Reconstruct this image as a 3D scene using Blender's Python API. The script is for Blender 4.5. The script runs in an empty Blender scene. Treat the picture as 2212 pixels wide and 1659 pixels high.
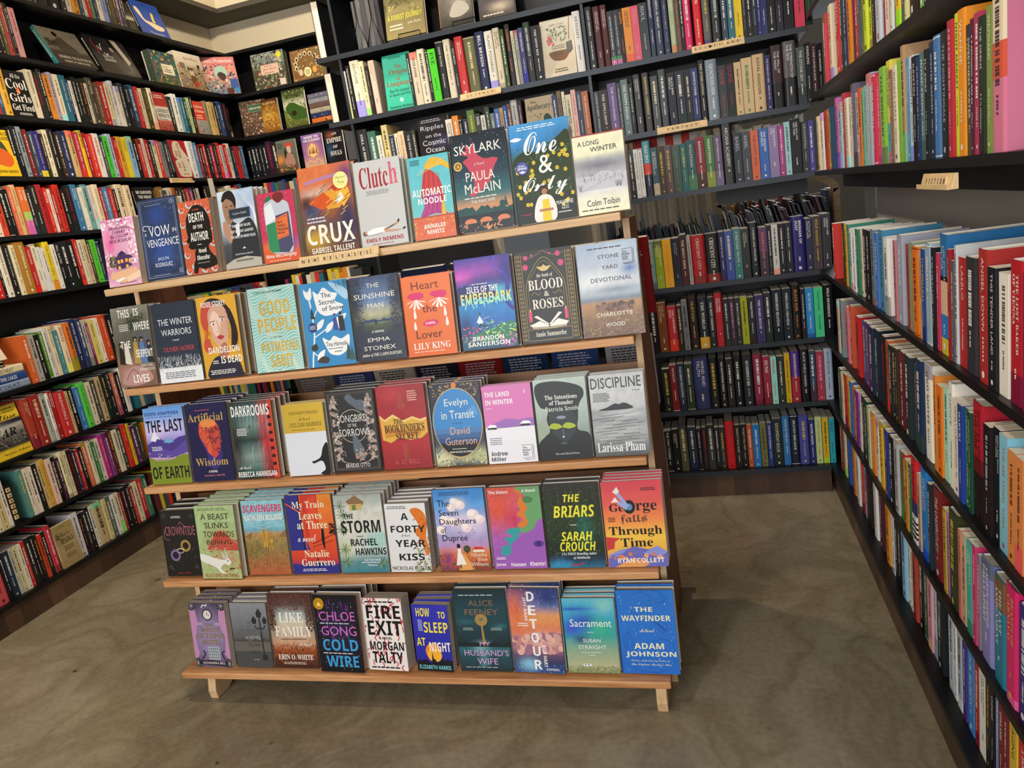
import bpy, bmesh, math, random
from mathutils import Vector, Matrix
S = bpy.context.scene
COL = S.collection
# ------------------------------------------------------------------ camera
cam = bpy.data.cameras.new('camera'); co = bpy.data.objects.new('camera', cam); COL.objects.link(co)
RT = ((0.9588377, 0.2398301, -0.1520256), (-0.0887109, -0.2555846, -0.9627081), (-0.2697418, 0.9365671, -0.2237886))
mw = Matrix.Identity(4)
for i in range(3):
    mw[i][0] = RT[0][i]; mw[i][1] = -RT[1][i]; mw[i][2] = -RT[2][i]
mw[2][3] = 1.40
co.matrix_world = mw
cam.sensor_width = 36; cam.lens = 36 * 1596.9 / 2212; cam.clip_start = 0.02
S.camera = co
# ------------------------------------------------------------------ world, lights, exposure
S.view_settings.view_transform = 'Standard'; S.view_settings.look = 'None'
S.view_settings.exposure = 0.0; S.view_settings.gamma = 1.0
w = bpy.data.worlds.new('world'); S.world = w; w.use_nodes = True
bg = w.node_tree.nodes['Background']; bg.inputs[0].default_value = (0.95, 0.97, 1.0, 1); bg.inputs[1].default_value = 0.1
def area(name, loc, target, sx, sy, power, col=(1, 1, 1), spread=180):
    l = bpy.data.lights.new(name, 'AREA'); l.shape = 'RECTANGLE'; l.size = sx; l.size_y = sy; l.energy = power; l.color = col
    l.spread = math.radians(spread)
    o = bpy.data.objects.new(name, l); COL.objects.link(o); o.location = loc
    o.rotation_euler = (Vector(target) - Vector(loc)).to_track_quat('-Z', 'Y').to_euler()
    return o
area('shop_window_daylight', (-1.2, -2.7, 1.9), (-0.7, 2.0, 0.8), 3.4, 2.2, 158, (0.97, 0.985, 1.0))
area('window_far_room', (0.6, 5.6, 2.2), (-0.2, 3.5, 1.0), 1.4, 1.4, 22, (0.9, 0.95, 1.0))
def spot(name, loc, target, power, col, ang=70, blend=.6, rad=.06):
    l = bpy.data.lights.new(name, 'SPOT'); l.energy = power; l.color = col; l.spot_size = math.radians(ang); l.spot_blend = blend; l.shadow_soft_size = rad
    o = bpy.data.objects.new(name, l); COL.objects.link(o); o.location = loc
    o.rotation_euler = (Vector(target) - Vector(loc)).to_track_quat('-Z', 'Y').to_euler()
spot('track_lamp_corner', (-1.75, 3.02, 3.15), (-1.2, 2.7, 0.0), 100, (1.0, 0.84, 0.62), 150, .5, .05)
spot('track_lamp_nonfiction', (-1.6, 1.9, 3.2), (-2.7, 2.6, 1.2), 95, (1.0, 0.84, 0.64), 120, .6, .05)
spot('track_lamp_alcove', (-1.75, 3.1, 3.3), (-2.7, 4.9, 2.7), 150, (1.0, 0.87, 0.68), 80, .8, .05)
spot('track_lamp_science', (-0.7, 1.6, 3.2), (-0.6, 3.3, 1.7), 55, (1.0, 0.92, 0.80), 80, .7, .06)
spot('track_lamp_fiction', (-0.6, 1.0, 3.2), (0.44, 1.7, 1.0), 55, (1.0, 0.94, 0.86), 90, .7, .06)
# ------------------------------------------------------------------ helpers
def lin(h):
    if len(h) == 3: h = ''.join(c * 2 for c in h)
    r = []
    for i in (0, 2, 4):
        c = int(h[i:i + 2], 16) / 255
        r.append(c / 12.92 if c < .04045 else ((c + .055) / 1.055) ** 2.4)
    return tuple(r)
def mix(a, b, t): return tuple(x + (y - x) * t for x, y in zip(a, b))
def mat(name, col='888', rough=.5, metal=0, spec=.5):
    m = bpy.data.materials.new(name); m.use_nodes = True
    b = m.node_tree.nodes['Principled BSDF']
    b.inputs['Base Color'].default_value = (*lin(col), 1); b.inputs['Roughness'].default_value = rough
    b.inputs['Metallic'].default_value = metal; b.inputs['Specular IOR Level'].default_value = spec
    return m
def nodes(m): return m.node_tree.nodes, m.node_tree.links, m.node_tree.nodes['Principled BSDF']
def ramp(N, stops):
    r = N.new('ShaderNodeValToRGB'); e = r.color_ramp.elements
    while len(e) < len(stops): e.new(.5)
    for k, (p, c) in zip(e, stops): k.position = p; k.color = (*lin(c), 1)
    return r
def mapped(N, L, scale, coord='Object'):
    t = N.new('ShaderNodeTexCoord'); mp = N.new('ShaderNodeMapping'); mp.inputs['Scale'].default_value = scale
    L.new(t.outputs[coord], mp.inputs['Vector']); return mp
def wood(name, stops, scale, rough=.5, rings=True):
    m = mat(name, rough=rough); N, L, b = nodes(m)
    mp = mapped(N, L, scale)
    n = N.new('ShaderNodeTexNoise'); n.inputs['Scale'].default_value = 1.0; n.inputs['Detail'].default_value = 6; n.inputs['Distortion'].default_value = 1.2
    L.new(mp.outputs[0], n.inputs['Vector'])
    n2 = N.new('ShaderNodeTexNoise'); n2.inputs['Scale'].default_value = 9; n2.inputs['Detail'].default_value = 3
    L.new(mp.outputs[0], n2.inputs['Vector'])
    a = N.new('ShaderNodeMath'); a.operation = 'MULTIPLY_ADD'; a.inputs[1].default_value = .35; L.new(n2.outputs[0], a.inputs[0]); 
    s = N.new('ShaderNodeMath'); s.operation = 'MULTIPLY'; s.inputs[1].default_value = .75; L.new(n.outputs[0], s.inputs[0]); L.new(s.outputs[0], a.inputs[2])
    r = ramp(N, stops); L.new(a.outputs[0], r.inputs[0]); L.new(r.outputs[0], b.inputs['Base Color'])
    return m
M = {}
def printmat(name, rough):
    m = mat(name, rough=rough, spec=.28); N, L, b = nodes(m)
    a = N.new('ShaderNodeAttribute'); a.attribute_name = 'Col'
    L.new(a.outputs['Color'], b.inputs['Base Color']); L.new(a.outputs['Alpha'], b.inputs['Metallic'])
    return m
M['print'] = printmat('printed_cover', .42)
M['gloss'] = printmat('glossy_jacket', .3)
def pagemat():
    m = mat('page_edges', 'e6dcc6', .85, spec=.2); N, L, b = nodes(m)
    a = N.new('ShaderNodeAttribute'); a.attribute_name = 'Q'
    mu = N.new('ShaderNodeMath'); mu.operation = 'MULTIPLY'; mu.inputs[1].default_value = 900; L.new(a.outputs['Fac'], mu.inputs[0])
    n = N.new('ShaderNodeTexNoise'); n.noise_dimensions = '1D'; n.inputs['Scale'].default_value = 1; n.inputs['Detail'].default_value = 2
    L.new(mu.outputs[0], n.inputs['W'])
    r = ramp(N, [(.3, 'b8aa92'), (.5, 'e2d8c4'), (.7, 'f0e8d8')]); L.new(n.outputs[0], r.inputs[0]); L.new(r.outputs[0], b.inputs['Base Color'])
    return m
M['page'] = pagemat()
M['oak'] = wood('oak_board', [(.3, 'b98a5a'), (.5, 'd2a878'), (.7, 'e0bd92')], (1.2, 14, 40), .45)
M['fir'] = wood('reddish_board', [(.32, '9a6238'), (.5, 'bd8454'), (.66, 'd4a070')], (1.5, 14, 34), .45)  # redder, darker board tone for the stand's lower and rear shelves
M['oakv'] = wood('oak_end_grain', [(.3, 'ae8256'), (.5, 'cfa97c'), (.7, 'dcbc94')], (40, 40, 3), .5)
M['ply'] = wood('brown_plywood', [(.3, '6e4526'), (.5, '7f5230'), (.7, '8f6038')], (14, 14, 1.5), .5)
M['plyx'] = wood('brown_backboard', [(.3, '7a5230'), (.5, '906440'), (.7, 'a0744c')], (1.5, 20, 30), .5)
M['black'] = mat('black_laminate', '0e0e0f', .42, spec=.4)
M['steel'] = mat('black_steel', '2c3138', .38, .4)
M['wire'] = mat('black_wire', '0c0c0c', .3, .6)
M['tile'] = wood('letter_tile_maple', [(.3, 'cfa970'), (.5, 'dcbb86'), (.7, 'e6c896')], (30, 30, 6), .4)
M['ink'] = mat('tile_ink', '1a1614', .6)
M['white'] = mat('white_card', 'd8d2c8', .7)
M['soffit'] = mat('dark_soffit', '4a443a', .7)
M['grey'] = mat('grey_wall_paint', 'a39f98', .85)
M['beige'] = mat('beige_wall_paint', 'd6c8ac', .85)
M['ceil'] = mat('ceiling_paint', 'cfc8bc', .9)
M['curtain'] = mat('linen_curtain', 'c4bcae', .9)
def planks(name, cols, w):
    m = mat(name, rough=.45); N, L, b = nodes(m)
    t = N.new('ShaderNodeTexCoord'); sx = N.new('ShaderNodeSeparateXYZ'); L.new(t.outputs['Object'], sx.inputs[0])
    a = N.new('ShaderNodeMath'); a.operation = 'ADD'; L.new(sx.outputs[0], a.inputs[0]); L.new(sx.outputs[1], a.inputs[1])
    d = N.new('ShaderNodeMath'); d.operation = 'DIVIDE'; d.inputs[1].default_value = w; L.new(a.outputs[0], d.inputs[0])
    f = N.new('ShaderNodeMath'); f.operation = 'FLOOR'; L.new(d.outputs[0], f.inputs[0])
    wn = N.new('ShaderNodeTexWhiteNoise'); wn.noise_dimensions = '1D'; L.new(f.outputs[0], wn.inputs['W'])
    mp = mapped(N, L, (60, 60, 3)); n = N.new('ShaderNodeTexNoise'); n.inputs['Detail'].default_value = 5; L.new(mp.outputs[0], n.inputs['Vector'])
    ad = N.new('ShaderNodeMath'); ad.operation = 'MULTIPLY_ADD'; ad.inputs[1].default_value = .5; L.new(n.outputs[0], ad.inputs[0])
    mu = N.new('ShaderNodeMath'); mu.operation = 'MULTIPLY'; mu.inputs[1].default_value = .55; L.new(wn.outputs[0], mu.inputs[0]); L.new(mu.outputs[0], ad.inputs[2])
    r = ramp(N, [(.1, cols[0]), (.5, cols[1]), (.9, cols[2])]); L.new(ad.outputs[0], r.inputs[0]); L.new(r.outputs[0], b.inputs['Base Color'])
    return m
M['walnut'] = planks('walnut_plinth', ['2e2019', '4a3426', '6a4d38'], .075)
def concrete():
    m = mat('polished_concrete', rough=.5, spec=.4); N, L, b = nodes(m)
    mp = mapped(N, L, (1, 1, 1))
    def noise(s, d, dist=0):
        n = N.new('ShaderNodeTexNoise'); n.inputs['Scale'].default_value = s; n.inputs['Detail'].default_value = d; n.inputs['Distortion'].default_value = dist
        L.new(mp.outputs[0], n.inputs['Vector']); return n
    a = noise(.9, 9, .4); r = ramp(N, [(.3, '7d725e'), (.5, '92876f'), (.7, 'a69b84')]); L.new(a.outputs[0], r.inputs[0])
    f = noise(55, 8, .2); r2 = ramp(N, [(.3, 'd6d6d6'), (.5, 'ececec'), (.7, 'ffffff')]); L.new(f.outputs[0], r2.inputs[0])
    mx = N.new('ShaderNodeMix'); mx.data_type = 'RGBA'; mx.blend_type = 'MULTIPLY'; mx.inputs[0].default_value = .7
    L.new(r.outputs[0], mx.inputs[6]); L.new(r2.outputs[0], mx.inputs[7])
    s = noise(9, 2, .1); r3 = ramp(N, [(.0, 'ffffff'), (.735, 'ffffff'), (.76, '6a6258')]); L.new(s.outputs[0], r3.inputs[0])
    m2 = N.new('ShaderNodeMix'); m2.data_type = 'RGBA'; m2.blend_type = 'MULTIPLY'; m2.inputs[0].default_value = .8
    L.new(mx.outputs[2], m2.inputs[6]); L.new(r3.outputs[0], m2.inputs[7])
    c = noise(2.6, 10, 1.5); r4 = ramp(N, [(.4, 'ffffff'), (.5, 'd8d2c8'), (.6, 'ffffff')]); L.new(c.outputs[0], r4.inputs[0])
    m3 = N.new('ShaderNodeMix'); m3.data_type = 'RGBA'; m3.blend_type = 'MULTIPLY'; m3.inputs[0].default_value = .7
    L.new(m2.outputs[2], m3.inputs[6]); L.new(r4.outputs[0], m3.inputs[7]); L.new(m3.outputs[2], b.inputs['Base Color'])
    rr = ramp(N, [(.3, '6a6a6a'), (.7, 'a0a0a0')]); L.new(a.outputs[0], rr.inputs[0]); L.new(rr.outputs[0], b.inputs['Roughness'])
    bp = N.new('ShaderNodeBump'); bp.inputs['Strength'].default_value = .01; L.new(f.outputs[0], bp.inputs['Height']); L.new(bp.outputs[0], b.inputs['Normal'])
    return m
M['floor'] = concrete()

class MB:                                   # collects boxes, prisms and tubes into one mesh
    def __init__(s): s.v = []; s.f = []
    def box(s, x0, y0, z0, x1, y1, z1):
        n = len(s.v)
        s.v += [(x0, y0, z0), (x1, y0, z0), (x1, y1, z0), (x0, y1, z0), (x0, y0, z1), (x1, y0, z1), (x1, y1, z1), (x0, y1, z1)]
        s.f += [tuple(n + i for i in q) for q in ((0, 3, 2, 1), (4, 5, 6, 7), (0, 1, 5, 4), (1, 2, 6, 5), (2, 3, 7, 6), (3, 0, 4, 7))]
        return s
    def prism(s, pts, axis, a, b):          # 2-D outline extruded along an axis
        n = len(s.v); k = len(pts)
        for c in (a, b):
            for p, q in pts:
                s.v.append({'x': (c, p, q), 'y': (p, c, q), 'z': (p, q, c)}[axis])
        s.f += [tuple(range(n, n + k)), tuple(range(n + 2 * k - 1, n + k - 1, -1))]
        s.f += [(n + i, n + (i + 1) % k, n + k + (i + 1) % k, n + k + i) for i in range(k)]
        return s
    def tube(s, pts, r, seg=6):
        n = len(s.v); P = [Vector(p) for p in pts]
        for i, p in enumerate(P):
            d = (P[min(i + 1, len(P) - 1)] - P[max(i - 1, 0)]).normalized()
            u = d.orthogonal().normalized(); w_ = d.cross(u)
            for j in range(seg):
                a = 2 * math.pi * j / seg; s.v.append(tuple(p + r * (math.cos(a) * u + math.sin(a) * w_)))
        for i in range(len(P) - 1):
            for j in range(seg):
                s.f.append((n + i * seg + j, n + i * seg + (j + 1) % seg, n + (i + 1) * seg + (j + 1) % seg, n + (i + 1) * seg + j))
        s.f += [tuple(range(n + seg - 1, n - 1, -1)), tuple(range(n + (len(P) - 1) * seg, n + len(P) * seg))]
        return s
    def build(s, name, m, parent=None, bevel=0, loc=None):
        me = bpy.data.meshes.new(name); me.from_pydata(s.v, [], s.f)
        bm = bmesh.new(); bm.from_mesh(me); bmesh.ops.recalc_face_normals(bm, faces=bm.faces); bm.to_mesh(me); bm.free()
        o = bpy.data.objects.new(name, me); COL.objects.link(o); me.materials.append(m)
        if parent: o.parent = parent
        if bevel:
            b = o.modifiers.new('edge', 'BEVEL'); b.width = bevel; b.segments = 2
        if loc: o.location = loc
        return o
def tag(o, label=None, cat=None, group=None, kind=None):
    if label: o['label'] = label
    if cat: o['category'] = cat
    if group: o['group'] = group
    if kind: o['kind'] = kind
    return o
def empty(name, loc=(0, 0, 0), rz=0, rx=0):
    o = bpy.data.objects.new(name, None); COL.objects.link(o); o.location = loc; o.rotation_euler = (rx, 0, rz); o.empty_display_size = .05
    return o
# ------------------------------------------------------------------ lettering
FT = {'S': (0x1D400, 0x1D41A, 0x1D7CE), 'I': (0x1D434, 0x1D44E, 0), 'J': (0x1D468, 0x1D482, 0), 'C': (0x1D4D0, 0x1D4EA, 0),
      'F': (0x1D56C, 0x1D586, 0), 'B': (0x1D5D4, 0x1D5EE, 0x1D7EC), 'O': (0x1D63C, 0x1D656, 0), 'M': (0x1D670, 0x1D68A, 0x1D7F6)}
def styled(s, f):
    if f not in FT: return s
    u, l, d = FT[f]; r = ''
    for c in s:
        if 'A' <= c <= 'Z': r += chr(u + ord(c) - 65)
        elif 'a' <= c <= 'z': r += '\u210e' if (f == 'I' and c == 'h') else chr(l + ord(c) - 97)
        elif d and '0' <= c <= '9': r += chr(d + ord(c) - 48)
        else: r += c
    return r
_tc = {}
def glyphs(s, f='N'):                        # outline of a word as (points in its own 0..1 box, faces, aspect)
    k = (s, f)
    if k in _tc: return _tc[k]
    c = bpy.data.curves.new('t', 'FONT'); c.body = styled(s, f); c.resolution_u = 2; c.size = 1
    if f == 'L': c.space_character = 1.35
    o = bpy.data.objects.new('t', c); me = o.to_mesh()
    v = [(p.co.x, p.co.y) for p in me.vertices]; fc = [tuple(p.vertices) for p in me.polygons]
    o.to_mesh_clear(); bpy.data.objects.remove(o); bpy.data.curves.remove(c)
    if not v: _tc[k] = ([], [], 1); return _tc[k]
    x0 = min(p[0] for p in v); x1 = max(p[0] for p in v); y0 = min(p[1] for p in v); y1 = max(p[1] for p in v)
    dx, dy = max(x1 - x0, 1e-6), max(y1 - y0, 1e-6)
    _tc[k] = ([((a - x0) / dx, (b - y0) / dy) for a, b in v], fc, dx / dy)
    return _tc[k]
# ------------------------------------------------------------------ printed artwork
class Art:
    def __init__(s, w, h): s.w = w; s.h = h; s.q = []; s.asp = w / h; s.z = 0; s.dz = 4e-5
    def add(s, v, f, c, met=0):
        if not isinstance(c, list): c = [(*(lin(c) if isinstance(c, str) else c), met)] * len(v)
        s.z += s.dz; s.q.append((v, f, c, s.z))
    def G(s, stops, blobs=(), n=0, seed=0, nx=14, ny=20):    # colour field over the whole face
        rnd = random.Random(seed); st = [(p, lin(c)) for p, c in stops]; bl = [(*b[:4], lin(b[4]), b[5] if len(b) > 5 else 1) for b in blobs]
        v = []; c = []
        for j in range(ny + 1):
            for i in range(nx + 1):
                u, t = i / nx, j / ny; k = st[0][1]
                for (p0, c0), (p1, c1) in zip(st, st[1:]):
                    if t >= p0: k = mix(c0, c1, min(1, max(0, (t - p0) / max(1e-6, p1 - p0))))
                for bu, bv, ru, rv, bc, s_ in bl:
                    d = ((u - bu) / ru) ** 2 + ((t - bv) / rv) ** 2
                    if d < 6: k = mix(k, bc, s_ * math.exp(-d * 1.2))
                if n:
                    g = 1 + n * (rnd.random() * 2 - 1) * 2; k = tuple(max(0, min(1, x * g)) for x in k)
                v.append((u, t)); c.append((*k, 0))
        f = [(j * (nx + 1) + i, j * (nx + 1) + i + 1, (j + 1) * (nx + 1) + i + 1, (j + 1) * (nx + 1) + i) for j in range(ny) for i in range(nx)]
        s.add(v, f, c); return s
    def R(s, u0, v0, u1, v1, c, m=0): s.add([(u0, v0), (u1, v0), (u1, v1), (u0, v1)], [(0, 1, 2, 3)], c, m); return s
    def band(s, v0, v1, c):                                  # a colour band across a spine
        for a, b in ((0, .125), (.125, .25), (.25, .75), (.75, .875), (.875, 1)): s.R(a, v0, b, v1, c)
        return s
    def E(s, u, v, ru, c, rv=None, m=0, n=22, a0=0, a1=360):
        rv = ru * s.asp if rv is None else rv
        p = [(u + ru * math.cos(math.radians(a0 + (a1 - a0) * i / n)), v + rv * math.sin(math.radians(a0 + (a1 - a0) * i / n))) for i in range(n + (a1 - a0 < 360))]
        s.add(p, [tuple(range(len(p)))], c, m); return s
    def P(s, c, *a, m=0):
        p = [(a[i], a[i + 1]) for i in range(0, len(a), 2)]; s.add(p, [tuple(range(len(p)))], c, m); return s
    def L(s, c, w, *a, m=0, cl=0):                           # stroke of width w (in face widths)
        p = [(a[i] * s.w, a[i + 1] * s.h) for i in range(0, len(a), 2)]
        if cl: p.append(p[0])
        hw = w * s.w / 2; v = []
        for i, q in enumerate(p):
            x0, y0 = p[max(0, i - 1)]; x1, y1 = p[min(len(p) - 1, i + 1)]
            d = math.hypot(x1 - x0, y1 - y0) or 1; nx, ny = -(y1 - y0) / d * hw, (x1 - x0) / d * hw
            v += [((q[0] + nx) / s.w, (q[1] + ny) / s.h), ((q[0] - nx) / s.w, (q[1] - ny) / s.h)]
        s.add(v, [(2 * i, 2 * i + 1, 2 * i + 3, 2 * i + 2) for i in range(len(p) - 1)], c, m); return s
    def C(s, c, w, *a, m=0, k=7, fill=0):                    # smooth stroke or filled smooth outline
        p = [(a[i], a[i + 1]) for i in range(0, len(a), 2)]; o = []
        if fill: p = [p[-1]] + p + [p[0], p[1]]
        else: p = [p[0]] + p + [p[-1]]
        for i in range(1, len(p) - 2):
            for j in range(k):
                t = j / k; q = []
                for d in (0, 1):
                    a0, a1, a2, a3 = p[i - 1][d], p[i][d], p[i + 1][d], p[i + 2][d]
                    q.append(.5 * (2 * a1 + (a2 - a0) * t + (2 * a0 - 5 * a1 + 4 * a2 - a3) * t * t + (3 * a1 - a0 - 3 * a2 + a3) * t ** 3))
                o += q
        if fill: return s.P(c, *o, m=m)
        o += list(p[-2]); return s.L(c, w, *o, m=m)
    def T(s, t, u0, v0, u1, v1, c, f='N', m=0):              # lettering fitted to a box
        g, fc, _ = glyphs(t, f)
        if g: s.add([(u0 + a * (u1 - u0), v0 + b * (v1 - v0)) for a, b in g], fc, c, m)
        return s
    def TV(s, t, u0, v0, u1, v1, c, f='N', m=0):             # lettering that reads downwards
        g, fc, _ = glyphs(t, f)
        if g: s.add([(u0 + b * (u1 - u0), v1 - a * (v1 - v0)) for a, b in g], fc, c, m)
        return s
    def D(s, seed, n, u0, v0, u1, v1, r, cs, k='o', m=0):    # scattered dots, flecks, leaves or stars
        rnd = random.Random(seed); s.dz = 5e-6
        for _ in range(n):
            u = rnd.uniform(u0, u1); v = rnd.uniform(v0, v1); q = r * rnd.uniform(.5, 1.2); c = rnd.choice(cs); a = rnd.uniform(0, 6.28)
            if k == 'o': s.E(u, v, q, c, n=7, m=m)
            elif k == 's': s.P(c, u - q, v, u - q * .2, v + q * .2 * s.asp, u, v + q * s.asp * 1.4, u + q * .2, v + q * .2 * s.asp, u + q, v, u + q * .2, v - q * .2 * s.asp, u, v - q * s.asp * 1.4, u - q * .2, v - q * .2 * s.asp, m=m)
            else:
                x, y = math.cos(a) * q, math.sin(a) * q * s.asp; wx, wy = -math.sin(a) * q * .3, math.cos(a) * q * .3 * s.asp
                if k == 'g': x, y, wx, wy = q * .25 * math.cos(a), q * s.asp * 1.6, q * .12, 0
                s.P(c, u - x, v - y, u + wx, v + wy, u + x, v + y, u - wx, v - wy, m=m)
        s.dz = 4e-5; s.z += 4e-5
        return s
    def M(s, v, amp, seed, c, n=9, u0=0, u1=1, base=0):      # a jagged or rolling skyline filled down to base
        rnd = random.Random(seed); p = [u0, base]
        for i in range(n + 1): p += [u0 + (u1 - u0) * i / n, max(base + .004, v + amp * rnd.uniform(-1, 1))]
        return s.P(c, *p, u1, base)
    def q_(s, u0, v0, u1, v1, c, n=3, seed=0):               # a block of print too small to read
        rnd = random.Random(seed + n); dv = (v1 - v0) / n
        for i in range(n):
            x = u0 + rnd.uniform(0, .06) * (u1 - u0); e = u1 - rnd.uniform(0, .2) * (u1 - u0)
            while x < e:
                l = rnd.uniform(.06, .16) * (u1 - u0); s.R(x, v1 - (i + .75) * dv, min(e, x + l), v1 - (i + .3) * dv, c); s.z -= s.dz; x += l + .025 * (u1 - u0)
        return s
    def F(s, d, wd, c, m=0):                                 # a ruled frame
        return s.L(c, wd, d, d * s.asp, 1 - d, d * s.asp, 1 - d, 1 - d * s.asp, d, 1 - d * s.asp, d, d * s.asp, m=m)
# ------------------------------------------------------------------ books
def cover_mesh(name, w, h, t, hc, cc, sc, art=None, spine=None, back=None, shelved=False, backart=None):
    """C-shaped cover: spine at p=0, opening at p=w, thickness q=0..t; artwork lies on the front (q=0) and the spine."""
    ct = .0026 if hc else .0007
    r = min(.004, .12 * t) if hc else 0.0; n = 8 if hc else 2
    sp = lambda x: r * max(0, (abs(2 * x - 1) - .6) / .4) ** 2
    arc = [(sp(i / n), t * i / n) for i in range(n + 1)]
    outer = [(w, 0)] + arc + [(w, t)]
    inner = [(w, ct)] + [(max(p, 0) + ct, min(max(q, ct), t - ct)) for p, q in arc] + [(w, t - ct)]
    mp = (lambda p, q, z: (t - q, p, z)) if shelved else (lambda p, q, z: (p, q, z))
    v = []; f = []; fc = []
    k = len(outer); cf, cs, cb = (*lin(cc), 0), (*lin(sc), 0), (*lin(back or cc), 0); wh = (*lin('e8e4dc'), 0)
    for z in (0, h):
        for p, q in outer: v.append(mp(p, q, z))
        for p, q in inner: v.append(mp(p, q, z))
    b = 2 * k
    for i in range(k - 1):
        c = cf if i == 0 else cb if i == k - 2 else cs
        f.append((i, i + 1, b + i + 1, b + i)); fc.append(c)
        f.append((k + i + 1, k + i, b + k + i, b + k + i + 1)); fc.append(wh)
        f.append((i + 1, i, k + i, k + i + 1)); fc.append(c)
        f.append((b + i, b + i + 1, b + k + i + 1, b + k + i)); fc.append(c)
    for i, c in ((0, cf), (k - 1, cb)):
        f.append((i, k + i, b + k + i, b + i)); fc.append(c)
    cols = [[c] * len(q) for q, c in zip(f, fc)]
    def put(a, place):
        ks = min(1, .0009 / max(a.z, 1e-9))
        for pv, pf, pc, e in a.q:
            o = len(v)
            for u, z in pv: v.append(place(min(1, max(0, u)), min(1, max(0, z)), e * ks))
            for q in pf:
                f.append(tuple(o + i for i in q)); cols.append([pc[i] for i in q])
    u0 = r
    if art: put(art, lambda u, z, e: mp(u0 + u * (w - u0), -e, z * h))
    if backart: put(backart, lambda u, z, e: mp(w - u * (w - u0), t + e, z * h))
    if spine: put(spine, lambda u, z, e: mp(sp(min(1, max(0, u))) - e - .0001, t * (1 - u), z * h))
    me = bpy.data.meshes.new(name); me.from_pydata(v, [], f)
    at = me.color_attributes.new('Col', 'FLOAT_COLOR', 'CORNER')
    flat = [x for q in cols for c in q for x in c]
    at.data.foreach_set('color', flat)
    return me
def page_mesh(name, w, h, t, hc, shelved=False):
    ct = .0027 if hc else .0008; e = .0035 if hc else .0004; p0 = ct + .001 + (min(.004, .12 * t) if hc else 0); p1 = w - e
    z0, z1 = (e, h - e); q0, q1 = ct, t - ct
    v = []; Q = []; n = 5 if hc else 1
    prof = [(p0, q0)] + [(p1 - (.0022 * (1 - (2 * i / n - 1) ** 2) if hc else 0), q0 + (q1 - q0) * i / n) for i in range(n + 1)] + [(p0, q1)]
    for z in (z0, z1):
        for p, q in prof:
            v.append((t - q, p, z) if shelved else (p, q, z)); Q.append(q)
    k = len(prof); f = [tuple(range(k)), tuple(range(2 * k - 1, k - 1, -1))] + [(i, (i + 1) % k, k + (i + 1) % k, k + i) for i in range(k)]
    me = bpy.data.meshes.new(name); me.from_pydata(v, [], f)
    a = me.attributes.new('Q', 'FLOAT', 'POINT'); a.data.foreach_set('value', Q)
    me.materials.append(M['page'])
    return me
def link(name, me, parent=None):
    o = bpy.data.objects.new(name, me); COL.objects.link(o)
    if parent: o.parent = parent
    return o
def make_book(name, w, h, t, hc, cc, sc, art=None, spine=None, shelved=False, back=None, gloss=True, backart=None):
    root = empty(name)
    me = cover_mesh('dust_jacket' if hc else 'paper_cover', w, h, t, hc, cc, sc, art, spine, back, shelved, backart)
    me.materials.append(M['gloss' if gloss else 'print'])
    link('dust_jacket' if hc else 'paper_cover', me, root)
    link('page_block', page_mesh('page_block', w, h, t, hc, shelved), root)
    return root
def dup(root):
    r = root.copy(); COL.objects.link(r)
    for ch in root.children:
        c = ch.copy(); COL.objects.link(c); c.parent = r
        for g in ch.children:
            d = g.copy(); COL.objects.link(d); d.parent = c
    return r
ORD = 'first second third fourth fifth sixth seventh eighth ninth tenth eleventh twelfth thirteenth fourteenth fifteenth sixteenth seventeenth eighteenth nineteenth twentieth'.split()
TEN = {2: 'twenty', 3: 'thirty', 4: 'forty', 5: 'fifty'}; TENTH = {3: 'thirtieth', 4: 'fortieth', 5: 'fiftieth'}
def ordinal(n):
    if n <= 20: return ORD[n - 1]
    a, b = divmod(n, 10)
    return TENTH[a] if b == 0 else TEN[a] + '-' + ORD[b - 1]
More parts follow.
